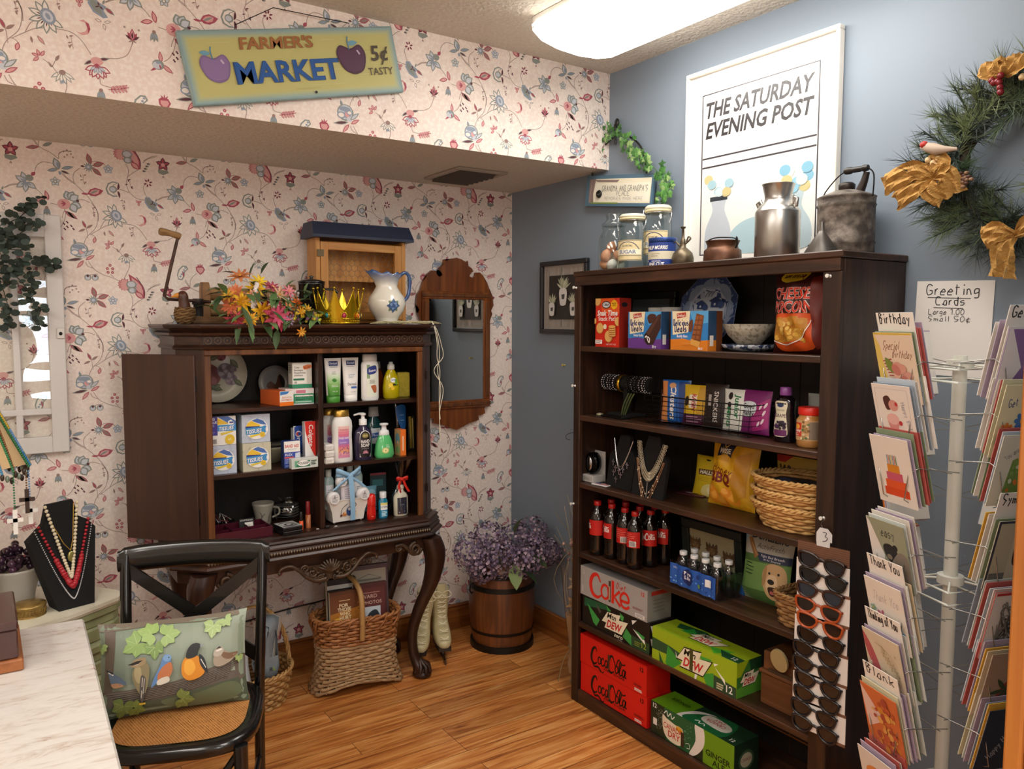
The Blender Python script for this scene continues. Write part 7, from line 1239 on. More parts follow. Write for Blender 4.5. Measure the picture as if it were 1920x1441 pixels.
A = Art(.21,.275,210,275).bg('#3A0E08').poly('#D8461A',[(120,0),(210,0),(210,26),(150,20)]).blob('#D9B81E',[(40,16),(90,4),(130,14),(120,44),(60,52),(30,40)]).text('#5A1A0E','Brims',82,36,22,84,.04,.2).otext('#D8381A','#E8DCD8','CHEESE',90,104,34,150,.05,0,.07).otext('#D8381A','#E8DCD8','POPCORN',92,146,34,160,.05,0,.07)
A.blob('#D8541A',[(20,160),(100,150),(190,160),(180,250),(90,268),(30,256)]).blob('#C98A2E',[(26,170),(100,158),(160,168),(140,220),(80,240),(24,234)])
for i in range(46): x = R.uniform(30,145); y = R.uniform(172,234); A.ell(['#E0B04A','#D09A3A','#EBC56A','#C8862A'][i % 4],x,y,R.uniform(7,11),R.uniform(6,9),10)
A.curve('#F2EAE0',[(24,236),(80,248),(140,222),(170,170)],3).poly('#6A1A0C',[(160,40),(200,30),(204,250),(180,262),(170,160)])
bag('popcorn_bag','tall dark red and orange bag of cheese popcorn on the top shelf','popcorn',(-.232,-1.985,z1),.215,.25,.10,mat('#4A120A',.22),A,QB,-.02,wob=.1)
t = thing('plush_toy','dark navy bundle in the corner behind the popcorn bag','cloth',(-.10,-2.07,z1)); mb = MB(mat('#14161E',.8,bump=.5,bscale=60)); mb.lathe([(.03,0),(.045,.02),(.04,.1),(.045,.16),(.02,.19)],14); mb.build('cloth_body',t)
# push pins on the bookcase front
for x,y,z,l in ((BX,-.979,1.749,'clear push pin near the top left of the bookcase front'),(BX,-.976,1.346,'clear push pin beside the second shelf on the left upright'),(BX,-.973,.85,'clear push pin low on the left upright of the bookcase'),(BX,-2.150,1.742,'clear push pin at the top right of the bookcase front'),(0,-.468,1.399,'yellow push pin in the blue wall under the framed picture'),(BX,-2.155,1.035,'white push pin holding the sunglasses strip')):
    mb = MB(mat('#E6E4DE' if 'yellow' not in l else '#D8C86A',.2)); mb.tube([(0,0,0),(-.004,0,0),(-.012,0,.001),(-.0125,0,.001),(-.016,0,.001)],[.005,.003,.0035,.006,.006],10); tag(mb.build('push_pin'),l,'push pin','push pins',(x-.0002,y,z))
# ---- sunglasses on a hanging strip
t = thing('display_strip','hanging white display strip for sunglasses on the right upright','display strip',(-.345,-2.168,.38),(0,0,QB+.12)); wc = mat('#ECE6E2',.5); A = Art(.16,.05,160,50).bg('#7A5440'); [A.rect('#5E3E2C',0,i*6,160,i*6+2) for i in range(8)]
mb = MB(mat('#7A5440',.5)); mb.box(-.08,-.012,.53,.08,-.010,.575); A.front(mb,-.08,-.0122,.53); mb.build('header_card',t,'wood-printed header card')
for i in range(6):
    z = .53-.088*(i+1); mb = MB(wc); mb.box(-.082+.004*(i % 2),-.013,z+.004,.082+.004*(i % 2),-.011,z+.085); mb.box(.04,-.0135,z-.004,.086,-.0105,z+.005,mat('#7A5440',.5)); mb.build('tier_card',t)
mb = MB(glassmat('#F4F4F4',.25)); mb.tube(spline([(0,-.004,.655),(-.012,-.006,.64),(0,-.008,.615),(0,-.010,.575)],4),.0018,6); mb.build('plastic_hook',t); A = Art(.036,.045,36,45).hand('#55555A','3',12,36,26,None,.1)
mb = MB(mat('#D8D8DA',.3)); mb.prism([(-.02,0),(.02,0),(.02,.016),(.026,.016),(.026,.04),(.012,.055),(-.012,.055),(-.022,.04),(-.022,.016)],0,.001); mb.v = [V((q.x,-.012-q.z,.575+q.y)) for q in mb.v]; A.front(mb,-.018,-.0132,.582); mb.build('price_tag',t,'clear tag marked 3')
def shades(label, z, fc, lc, dx):
    o = thing('sunglasses',label,'sunglasses',(-.362+.0,-2.168-dx,z),(0,.10,QB+.12),'sunglasses on the strip'); fm = mat(fc,.2,coat=.3)
    mb = MB(fm)
    for s_ in (-1, 1):
        L = [(s_*x,-.004*abs(x)/.07,zz) for x,zz in ((.012,.012),(.034,.02),(.062,.019),(.070,.012),(.064,-.012),(.046,-.022),(.026,-.018),(.013,-.004))]; mb.tube(spline(L,3,True),.0042,7,None,True)
    mb.tube([(-.014, 0, .008), (0, -.003, .012), (.014, 0, .008)], .004, 7); mb.build('frame', o)
    for s_ in (-1, 1):
        mb = MB(mat(lc,.05,coat=.6)); L = [(s_*x,-.001,zz) for x,zz in ((.014,.011),(.034,.018),(.062,.017),(.066,.010),(.062,-.011),(.046,-.019),(.027,-.016),(.015,-.003))]; P = spline(L,3,True); n = len(P); mb.add(None,[tuple(q) for q in P]+[(q.x,q.y+.002,q.z) for q in P],[list(range(n)),list(range(n,2*n))]); mb.build('lens',o)
        mb = MB(fm); mb.tube([(s_*.071,.0,.014),(s_*.072,.014,.014),(s_*.06,.019,.012)],[.004,.004,.003],6); mb.build('temple',o)
nm = ('topmost dark brown sunglasses on the strip','black sunglasses, second from the top of the strip','tortoise sunglasses with blue-grey lenses, third from the top','upper of the two orange-framed sunglasses','lower of the two orange-framed sunglasses','black sunglasses just under the orange pairs','second dark pair of sunglasses under the orange pairs','third dark pair of sunglasses under the orange pairs','fourth dark pair of sunglasses under the orange pairs','third sunglasses from the bottom of the strip','second sunglasses from the bottom of the strip','lowest sunglasses, hanging at the bottom of the strip')
for i in range(12): shades(nm[i],.905-.046*i,('#241614','#121216','#3A2018','#A8481E','#B04E20','#121318','#15131A','#18151A','#17141A','#141318','#17141A','#181218')[i],('#1A1C22','#15161A','#2A3442','#241C18','#2A1E1A')[i] if i < 5 else '#1C1616',.006*math.sin(i*1.7)+(-.004 if i > 5 else 0))
# ---------------------------------------------------------------- on top of the bookcase
zt = BH+.0004; gl_ = glassmat('#F0F5F3', .12, .01)
t = thing('glass_jar','clear glass jar of brown and white eggs at the left end of the bookcase top','jar',(-.19,-1.035,zt)); mb = MB(gl_); mb.lathe([(.05,.0),(.06,.006),(.062,.03),(.062,.12),(.056,.15),(.046,.165),(.046,.178),(.05,.18),(.05,.186)],28); mb.build('jar_body',t); mb = MB(gl_); mb.lathe([(.044,.1865),(.052,.19),(.052,.197),(.036,.205),(.03,.215),(.034,.232),(.026,.238),(.004,.239)],24); mb.build('lid',t)
for i,(x,y,z,c,l) in enumerate(((-.02,.026,.030,'#C68A66','brown egg lying at the bottom front of the glass jar'),(.026,-.012,.027,'#E4DED6','white egg at the bottom of the jar, right of the brown one'),(-.026,-.022,.028,'#DDD8D2','white egg at the bottom left of the jar'),(.028,.03,.028,'#E6E0D8','white egg low against the back of the jar'),(-.03,.012,.068,'#CC9070','brown egg in the second layer at left of the jar'),(.006,-.03,.068,'#CF9474','brown egg in the second layer at right of the jar'),(.03,.016,.066,'#E2DCD2','white egg in the second layer at the back of the jar'),(-.006,.004,.103,'#C98C68','topmost brown egg in the glass jar'))):
    mb = MB(mat(c,.45)); mb.lathe([(.001,-.029),(.012,-.026),(.02,-.015),(.022,-.004),(.019,.01),(.012,.021),(.001,.027)],16,caps=False); tag(mb.build('egg'),l,'egg','eggs in the glass jar',(-.19+x,-1.035+y,zt+z),(.4*((i*37) % 5-2),.5*((i*53) % 5-2),0))
def clampjar(label, loc, r, h, big, small, lz):
    t = thing('clamp_jar',label,'jar',loc,QB+.45); mb = MB(gl_); mb.lathe([(r*.85,0),(r,.006),(r,h*.72),(r*.92,h*.8),(r*.86,h*.84),(r*.86,h*.87)],28); A = Art(r*2.2,h*.36,110,80).bg('#D9C79A').stroke('#3A3A4A',[(2,3),(108,3)],2).curve('#2A3A5A',[(4,46),(30,16),(56,8),(82,16),(106,46)],3).text('#4A4A4A',small,55,26,7,40,.01).rect('#EFE6CC',4,36,106,56).otext('#8A93AA','#4A5468',big,55,52,13,64,.02,0,.03).stroke('#3A3A4A',[(2,60),(108,60)],1.5).stroke('#3A3A4A',[(2,77),(108,77)],2); A.wrap(mb,r+.0006,lz); mb.build('jar_body',t); mb = MB(mat('#D2C8A0',.4)); mb.lathe([(r*.9,h*.871),(r*.95,h*.88),(r*.95,h*.905),(r*.9,h*.91)],28); mb.build('gasket',t)
    mb = MB(mat('#D8D2BC',.3)); mb.lathe([(r*.9,h*.911),(r*.95,h*.92),(r*.93,h*.95),(r*.8,h*.975),(.002,h*.985)],28); mb.build('lid',t); mb = MB(sil); mb.tube(ring(r*.89,28,h*.86),.0015,5,None,True)
    for s_ in (-1,1): mb.tube([(s_*r*.9,0,h*.86),(s_*r*1.05,-.004,h*.93),(s_*r*1.06,-.012,h*.80),(s_*r*.95,-.02,h*.70)],.0014,5)
    mb.build('wire_clamp', t)
clampjar('large clamp-lid glass jar with a sugar label beside the eggs',(-.20,-1.160,zt),.056,.226,'SUGAR','OLD GRIST MILL',.035); clampjar('taller clamp-lid glass jar half hidden behind the blue tobacco tin',(-.115,-1.215,zt),.056,.262,'FLOUR','OLD GRIST MILL',.06)
A = Art(.16,.088,160,88).bg('#1E3A86').rect('#CFC8B0',0,32,160,62).text('#F2F0E8','PHILIP MORRIS',80,25,13,92,.03,.25).lines('#A89F86',60,40,100,2,8,3).poly('#F2F0E8',[(24,62),(32,62),(40,68),(30,74)]).text('#F2F0E8','VIRGINIA',80,72,6,40).text('#F2F0E8','FINE CUT',80,86,12,66,.03)
bottle('tobacco_tin','round blue and cream tobacco tin between the jars and the oil can','tin',(-.215,-1.345,zt),[(.052,0),(.053,.002),(.053,.092)],mat('#1E3A86',.3,.3),[(.0535,.0925),(.0548,.094),(.0548,.108),(.053,.11)],mat('#24407E',.3,.4),art=A,artz=.003,artr=.0535,rz=QB+.3,n=32,capname='lid')
br = mat('#6A5E4A', .4, .7, alt='#554A3A', nscale=30)
t = thing('oil_can','small brass pump oil can with a thumb lever','oil can',(-.20,-1.435,zt),QB+.3); mb = MB(br); mb.lathe([(.038,0),(.041,.004),(.041,.03),(.035,.05),(.018,.066),(.012,.07),(.011,.085)],24); mb.build('can_body',t); mb = MB(br); mb.lathe([(.0105,.0855),(.009,.1),(.005,.104),(.004,.138),(.010,.142),(.010,.146)],14); mb.build('pump',t); mb = MB(br); mb.tube(spline([(.01,0,.082),(.03,0,.10),(.022,0,.108),(.014,0,.09)],4),.003,6); mb.build('lever',t); mb = MB(br); mb.tube([(-.01,0,.075),(-.03,0,.094),(-.038,0,.088)],[.004,.003,.002],6); mb.build('spout',t)
t = thing('copper_pot','small squat copper pot with a wire bail on the bookcase top','pot',(-.20,-1.625,zt),QB); cop = mat('#6A4630',.4,.7,alt='#54382A',nscale=20); mb = MB(cop); mb.lathe([(.066,0),(.067,.006),(.064,.045),(.055,.052),(.052,.06),(.058,.075),(.06,.078),(.056,.078),(.05,.06),(.06,.04),(.05,.006),(0,.006)],28,caps=False); mb.build('pot_body',t); mb = MB(iron)
for s_ in (-1,1): mb.tube([(s_*.058,0,.05),(s_*.064,0,.06),(s_*.064,0,.082),(s_*.06,0,.088)],.003,6)
mb.tube(spline([(-.063,0,.076),(-.056,-.012,.084),(0,-.03,.088),(.056,-.012,.084),(.063,0,.076)],5),.0022,6); mb.build('bail',t)
t = thing('milk_can','shiny stainless steel milk can in front of the poster','milk can',(-.175,-1.835,zt),QB); st = mat('#B4B2AE',.3,1.0); mb = MB(st); mb.lathe([(.07,0),(.0725,.003),(.0725,.155),(.071,.16),(.058,.178),(.046,.188),(.043,.20),(.044,.212),(.052,.245),(.0535,.247),(.05,.247),(.042,.21),(.04,.19)],36,caps=False); mb.build('can_body',t)
for s_ in (-1,1): mb = MB(st); mb.tube([(s_*.06,0,.178),(s_*.068,-.006,.20),(s_*.078,-.006,.192),(s_*.07,0,.168)],.007,8); mb.build('handle',t)
t = thing('funnel','upturned grey metal funnel beside the gas can','funnel',(-.235,-2.045,zt)); mb = MB(mat('#6E6A66',.4,.8)); mb.lathe([(.052,0),(.053,.003),(.010,.07),(.0085,.074),(.006,.10)],28); mb.build('cone',t)
t = thing('gas_can','rusty galvanized gas can with a wire bail and wooden grip','gas can',(-.115,-2.045,zt),QB); gm = mat('#4E4640',.6,.35,alt='#8E847A',nscale=30,bump=.25,bscale=60,contrast=(.4,.7)); mb = MB(gm); mb.lathe([(.084,0),(.086,.004),(.085,.035),(.088,.04),(.085,.046),(.085,.15),(.088,.156),(.085,.162),(.086,.178),(.088,.182),(.08,.186),(.04,.202),(.02,.206)],36); mb.build('can_body',t); mb = MB(mat('#2E2622',.4,.6)); mb.lathe([(.024,.2065),(.025,.212),(.025,.222),(.02,.226),(.018,.228)],18); mb.at(loc=(.0,0,0)); mb.build('screw_cap',t); mb = MB(mat('#3A322E',.45,.6)); mb.tube([(.045,0,.196),(.058,0,.225),(.066,0,.252)],[.014,.011,.009],12); mb.build('spout',t); mb = MB(iron); mb.tube(spline([(-.086,0,.176),(-.07,-.01,.205),(-.03,-.01,.245),(.0,-.01,.262)],5),.0022,6); mb.tube(spline([(.075,-.01,.262),(.092,-.005,.24),(.088,0,.176)],5),.0022,6); mb.build('bail',t); mb = MB(mat('#1E1814',.4)); mb.tube([(x,-.01,.262) for x in (-.002,.004,.018,.024,.03,.05,.056,.062,.076)],[.009,.011,.011,.008,.009,.009,.008,.011,.009],12); mb.build('grip',t)
# ---------------------------------------------------------------- things hung on the walls
t = thing('wooden_sign','yellow painted wooden market sign hanging crooked on the floral bulkhead','sign',(-1.775,-DS-.004,2.298),(0,math.radians(-12.4),0)); mb = MB(mat('#8FA6A4',.6,alt='#7F9A9C',nscale=20)); w,h = .765,.234; mb.box(0,-.022,0,w,-.004,h,bv=.003); A = Art(w,h,400,122)
for i in range(7): A.poly(['#8CA9AE','#97AFA8','#A2B49F','#ADB894','#B6BB8A','#BCBC80','#BFBB78'][i],[(2+i*2.4,4+i*2),(398-i*2.4,3+i*2.2),(397-i*2.6,119-i*2.2),(3+i*2.2,119-i*2)])
for i in range(16): A.rect(['#B2AE6C','#C8C48A'][i % 2],x0 := R.uniform(24,320),y0 := R.uniform(16,104),x0+R.uniform(20,70),y0+R.uniform(.6,1.6))
def apple(x, y, k, c, c2):
    A.blob(c2,[(x-27*k,y-8*k),(x-18*k,y-22*k),(x,y-16*k),(x+18*k,y-22*k),(x+27*k,y-6*k),(x+20*k,y+18*k),(x+6*k,y+26*k),(x-8*k,y+24*k),(x-20*k,y+14*k)]).blob(c,[(x-24*k,y-7*k),(x-17*k,y-19*k),(x,y-13*k),(x+17*k,y-19*k),(x+24*k,y-6*k),(x+18*k,y+16*k),(x+5*k,y+22*k),(x-8*k,y+21*k),(x-18*k,y+12*k)]).curve('#3F7FA8',[(x-2,y-14*k),(x-3,y-28*k),(x-1,y-36*k)],2).poly('#6CA0B8',leafp(x-4,y-24*k,PI*1.05 if k < 1.05 else -.1,20*k,9*k)).curve('#C8B4CC',[(x+12*k,y-13*k),(x+16*k,y-6*k)],3)
apple(50, 62, .95, '#8A6FA0', '#7A628E'); apple(304, 56, 1.08, '#55304E', '#472640')
A.otext('#A06A3C','#8A5A34',"FARMER'S",166,34,19,132,.03,.08,.005).otext('#1F569E','#16427C','MARKET',178,90,34,190,.055,0,.012).text('#4A4034','5¢',362,62,26,38,.02,.1).text('#4A4034','TASTY',358,88,13,52,.005).ell('#1E1A18',220,112,2.4); A.front(mb,0,-.0222,0); mb.build('sign_board',t); mb = MB(iron); mb.tube([(.19,-.013,h),(.19,-.022,h+.012),(.34,-.008,h+.07),(.60,-.022,h+.012),(.60,-.013,h)],.0016,5); mb.build('hanging_wire',t)
mb = MB(mat('#EFEAE0',.4)); t = thing('framed_poster','large cream-framed magazine cover poster standing on the bookcase against the wall','poster',(-.003,-1.609,BH+.001),QB); w,h = .674,.758
for x0,z0,x1,z1_ in ((-w/2,0,w/2,.016),(-w/2,h-.016,w/2,h),(-w/2,.016,-w/2+.016,h-.016),(w/2-.016,.016,w/2,h-.016)): mb.box(x0,-.03,z0,x1,0,z1_,bv=.003)
mb.build('frame',t); mb = MB(mat('#F4F2EE',.5)); mb.box(-w/2+.012,-.012,.012,w/2-.012,-.006,h-.012); A = Art(.64,.724,300,340).bg('#F1EFEA').stroke('#2A2630',[(28,36),(270,36),(270,322),(28,322)],3.5,True).text('#1E1A20','THE SATURDAY',149,78,26,226,.03,.22).text('#1E1A20','EVENING POST',149,114,26,226,.03,.22).rect('#2A2630',30,148,268,151).rect('#2A2630',30,164,268,167)
A.rect('#E8E8E2',31,170,267,320).blob('#A9C6D0',[(92,322),(96,290),(130,268),(180,266),(206,292),(210,322)]).blob('#B9C2CC',[(44,322),(40,280),(56,246),(54,226),(86,226),(84,246),(98,280),(94,322)]).rect('#26303A',50,220,90,228).blob('#B4C8D0',[(206,322),(202,286),(220,256),(218,232),(246,232),(244,256),(262,286),(258,322)])
for k in range(9): A.ell(('#7FB4CC','#C9BE8A','#8FC0D8','#CDD6D4')[k % 4],232+22*math.cos(k*.75),210+16*math.sin(k*1.3),11,9); A.ell(('#C6D8DE','#C9BE8A','#9FC2CE')[k % 3],70+24*math.cos(k*.8),202+14*math.sin(k*1.2),10,8)
A.front(mb,-.32,-.0122,.017); mb.build('print',t); mb = MB(glassmat('#FFFFFF',.0,.32,.9)); mb.box(-w/2+.014,-.0185,.014,w/2-.014,-.017,h-.014); mb.build('glass_pane',t)
A = Art(.30, .285, 300, 285).bg('#A59C94')
for i in range(40): A.rect(['#B8B0A8', '#8E867E'][i % 2], x0 := R.uniform(0, 298), 0, x0+2, 285)
A.rect('#2A2320', 34, 36, 266, 250)
def pot_(x, y, k):
    for i in range(26): a = -PI/2+R.uniform(-1.1,1.1); A.poly(['#B4B49A','#9AA084','#C9C8B4'][i % 3],leafp(x,y-26*k,a,R.uniform(34,60)*k,7*k))
    A.blob('#D4D0CC',[(x-22*k,y-28*k),(x+22*k,y-28*k),(x+20*k,y+24*k),(x+10*k,y+34*k),(x-10*k,y+34*k),(x-20*k,y+24*k)],3).poly('#4A4644',[(x-10*k,y-8*k),(x+11*k,y-10*k),(x+10*k,y+4*k),(x+7*k,y+10*k),(x-8*k,y+10*k)])
pot_(150, 140, 1.25); pot_(64, 200, .95); pot_(236, 200, .95)
framed('picture_frame','black framed print of white pots with farm animals on the blue wall',(-.003,-.471,1.552),.372,.356,.022,mat('#1E1E22',.4),('#A59C94',A),QB,0,.022)
# hanging sign with hoop and ivy
t = thing('hanging_sign','blue-edged grandparents sign hung from a black hoop with ivy','sign',(-.02,-.873,2.185),QB); T_ = rotm(0,math.radians(7),0); mb = MB(mat('#54748A',.6)); mb.T = T_; w,h = .44,.135; mb.box(-w/2,-.008,-h/2,w/2,.006,h/2,bv=.002); A = Art(w,h,330,100).bg('#54748A').rect('#EDE6CC',18,12,322,90).poly('#8E7A76',[(18,12),(50,12),(40,60),(44,90),(18,90)]).poly('#8E7A76',[(40,14),(170,16),(160,24),(60,22)]).stroke('#B8A49C',[(28,14),(24,88)],2).poly('#F2EEDC',[(46,26),(318,26),(318,86),(46,86)]).rect('#7F9A4A',30,88,170,92)
A.hand('#2E2A2A',"GRANDMA AND GRANDPA'S",84,52,17,226,.09).hand('#2E2A2A','PLACE',160,66,13,66,.10).hand('#77706C','MEMORIES MADE HERE',100,80,9,190,.09)
A.put(mb,(-w/2,-.0082,-h/2),(1,0,0),(0,0,1),(0,-1,0)); mb.build('sign_board',t); mb = MB(mat('#1A1614',.5)).at(loc=(-.12,-.014,.0)); mb.tube(ring(.012,16),.006,6,None,True); mb.v = [V((-.12+(q.x+.12),-.014-(q.z),(q.y+.014))) for q in mb.v]; mb.build('button',t); mb = MB(mat('#17150F',.4)); mb.tube(spline([(-.185,0,.05),(-.18,0,.12),(-.12,0,.20),(-.02,0,.238),(.08,0,.21),(.15,0,.14),(.175,0,.03)],6),.0045,8); mb.build('hoop',t); mb = MB(mat('#141210',.4)); mb.tube([(-.02,.005,.29),(-.02,-.01,.285),(-.018,-.012,.245),(-.02,-.008,.20)],.006,7); mb.ell((-.02,.0,.295),.013,.008,.02,10,8); mb.build('wall_hook',t)
ivm = [mat(c, .45) for c in ('#3F7434', '#5A8F48', '#8FB070', '#2E5A2A')]; mb = MB(ivm[0])
def ivyleaf(p,r): a0 = R.uniform(0,6.3); q = [(p[0]+r*k*math.cos(a0+a),p[1]-R.uniform(.002,.012),p[2]+r*k*math.sin(a0+a)) for a,k in ((0,1),(.6,.55),(1.1,.9),(1.8,.5),(2.5,.75),(3.14,.3),(-2.5,.75),(-1.8,.5),(-1.1,.9),(-.6,.55))]; c = (p[0],p[1]-.012,p[2]); mb.add(ivm[R.randrange(4)],[c]+q,[(0,i+1,(i+1) % 10+1) for i in range(10)],True)
IV = spline([(-.15,-.01,.17),(-.10,-.012,.22),(-.03,-.015,.26),(.04,-.015,.20),(.10,-.015,.15),(.15,-.018,.11),(.22,-.018,.07),(.29,-.018,.01),(.32,-.018,-.03),(.27,-.016,-.085)],7); mb.tube(IV,.0018,5)
for p in IV:
    for k in range(2): ivyleaf((p.x+R.gauss(0,.022),p.y,p.z+R.gauss(0,.018)),R.uniform(.014,.026))
mb.build('ivy_garland', t, 'trailing green artificial ivy')
# wreath
t = thing('wreath','pine wreath with gold burlap bows, berries and a red bird on the blue wall','wreath',(-.07,-2.52,2.035),QB); mb = MB(mat('#3A2A1C',.8)); RW = .165
for k in range(3): mb.tube([((RW+.010*math.cos(k*2+a*5))*math.cos(a),.03+.012*math.sin(k*2+a*5),(RW+.012*math.sin(k*2.5+a*4))*math.sin(a)) for a in (2*PI*i/48 for i in range(48))],.009,6,None,True)
mb.build('grapevine_ring',t); ndl = [mat(c,.55) for c in ('#1E2C22','#2E4230','#46583A','#1A2622','#66744A')]; mb = MB(ndl[0])
for i in range(170):
    a = 2*PI*i/170+R.uniform(-.05,.05); o_ = (RW*math.cos(a),-.0+R.uniform(-.02,.02),RW*math.sin(a)); b = a+R.choice((-1,1))*(R.uniform(.2,1.2) if i % 4 else R.uniform(1.5,2.8)); L = R.uniform(.07,.13) if i % 3 else R.uniform(.03,.06); d = V((math.cos(b),R.uniform(-.5,.05),math.sin(b))); m_ = ndl[R.randrange(5)]; vs = []; fs = []
    for k in range(60):
        s_ = k/60; p = V(o_)+d*L*s_; q = (d+V((R.gauss(0,.55),R.gauss(0,.4),R.gauss(0,.55)))).normalized()*R.uniform(.04,.08); w_ = q.cross(V((0,1,.2))).normalized()*.0011; n_ = len(vs); vs += [tuple(p-w_),tuple(p+w_),tuple(p+q)]; fs.append((n_,n_+1,n_+2))
    mb.add(m_, vs, fs); mb.tube([o_, tuple(V(o_)+d*L)], .0022, 4, ndl[3])
mb.v = [V((q.x, max(-.11, min(q.y, .066)), q.z)) for q in mb.v]; mb.build('pine_needles', t)
bur = mat('#A87C3A', .8, alt='#C09450', nscale=60, bump=.4, bscale=300)
def bow(x, z, P, label):
    mb = MB(bur)
    for L in P:
        c = spline([(x,-.07,z)]+[(x+a,-.085+.02*math.sin(i*2),z+b) for i,(a,b) in enumerate(L)],7); N = len(c); vs = []
        for i, q in enumerate(c):
            t_ = c[min(i+1,N-1)]-c[max(i-1,0)]; n_ = V((-t_.z,0,t_.x)).normalized()*(.007+.024*min(1,i/7))
            for k in range(7): s_ = k/3-1; o_ = q+n_*s_*R.uniform(.93,1.05); vs.append((o_.x+(R.uniform(-.008,.008) if i == N-1 else 0),o_.y+.007*math.cos(k*2.2+i*.5),o_.z+(R.uniform(-.012,.006) if i == N-1 else 0)))
        mb.add(None, vs, [(7*i+j, 7*i+j+1, 7*i+j+8, 7*i+j+7) for i in range(N-1) for j in range(6)])
    mb.build('burlap_bow', t, label)
bow(-.19,-.02,[[(-.05,.025),(-.15,.0)],[(-.04,-.02),(-.11,-.05)],[(.04,.0),(.06,-.05)],[(.03,.03),(-.02,.05)],[(0,-.03),(.03,-.06)]],'gold burlap bow at left of the wreath'); bow(-.015,.215,[[(-.03,.02),(-.035,.05)],[(.03,.02),(.035,.05)],[(0,.02),(0,.05)]],'gold burlap tuft at top of the wreath'); bow(.03,-.20,[[(-.04,.01),(-.08,.0)],[(-.02,-.03),(-.03,-.1)],[(.04,.02),(.08,.0)]],'gold burlap bow at bottom of the wreath')
mb = MB(mat('#7A1A22',.25)); [mb.ell((-.015+R.gauss(0,.012),-.085,.195+R.gauss(0,.014)),.009,None,None,8,6) for i in range(7)]; mb.build('red_berries',t); mb = MB(mat('#D8B888',.4)); [mb.ell((x,-.075,z),.009,None,None,8,6) for x,z in ((.03,.20),(.045,.185),(.06,.19),(.05,.215),(-.205,.03),(-.19,.02),(-.175,.03),(-.185,.012))]; mb.build('cream_berries',t); mb = MB(mat('#55342A',.6)); [mb.ell((-.105+.02*math.cos(k*2.4)*(k/14),-.07,-.035+.02*math.sin(k*2.4)*(k/14)),.008,.007,.005,6,4,mat(('#55342A','#8A6A52')[k % 2],.6)) for k in range(16)]; mb.build('pine_cone',t); mb = MB(mat('#B4A08E',.6)); mb.loft([[(x,-.085+r*.8*math.cos(a),z+r*math.sin(a)) for a in (2*PI*k/10 for k in range(10))] for x,z,r in ((-.225,.065,.001),(-.215,.068,.011),(-.20,.062,.015),(-.18,.055,.017),(-.155,.05,.010),(-.12,.045,.004))]); mb.ell((-.211,-.088,.072),.012,.011,.01,8,6,mat('#B42A20',.5)); mb.build('bird',t,'small bird with a red head')
# greeting card notice and vent
mb = MB(mat('#EDEAE6',.6)); mb.box(-.112,-.001,-.28,.112,0,0); A = Art(.222,.278,222,278).hand('#26262A','Greeting',26,40,30,160,.10).stroke('#26262A',[(34,48),(160,51)],2.2).hand('#26262A','Cards',56,70,24,90,.11).stroke('#26262A',[(54,78),(140,80)],2.2).hand('#26262A','Large 1.00',38,98,16,108,.11).hand('#26262A','Small 50¢',38,118,15,128,.11); A.front(mb,-.111,-.001,-.279); tag(mb.build('paper_notice'),'handwritten white greeting cards price notice taped to the blue wall','notice',None,(-.002,-2.332,1.732),(0,math.radians(1.5),QB))
t = thing('ceiling_vent','square metal air vent with a dark opening in the bulkhead underside','vent',(-.475,-.315,HS)); mb = MB(mat('#A89C90',.5,.2))
for x0,y0,x1,y1 in ((-.13,-.165,.13,-.14),(-.13,.14,.13,.165),(-.13,-.14,-.105,.14),(.105,-.14,.13,.14)): mb.box(x0,y0,-.012,x1,y1,-.0005,bv=.003)
mb.build('frame',t); mb = MB(mat('#14100E',.8)); mb.box(-.105,-.14,-.003,.105,.14,-.0008); mb.build('duct',t)
for i in range(6): mb = MB(mat('#5A524A',.5,.3)); y = -.11+i*.044; mb.add(None,[(-.10,y,-.004),(.10,y,-.004),(.10,y+.03,-.022),(-.10,y+.03,-.022),(-.10,y+.001,-.003),(.10,y+.001,-.003),(.10,y+.031,-.021),(-.10,y+.031,-.021)],[(0,1,2,3),(7,6,5,4),(0,3,7,4),(1,5,6,2)]); mb.build('slat',t)
mb = MB(iron); mb.tube(spline([(0,0,.01),(-.02,.01,.012),(-.03,.035,.0),(-.02,.05,-.02),(-.012,.03,-.025)],5),.0012,5); tag(mb.build('wire_hook'),'thin black wire hook on the blue wall beside the bookcase','hook',None,(-.001,-.56,1.063))
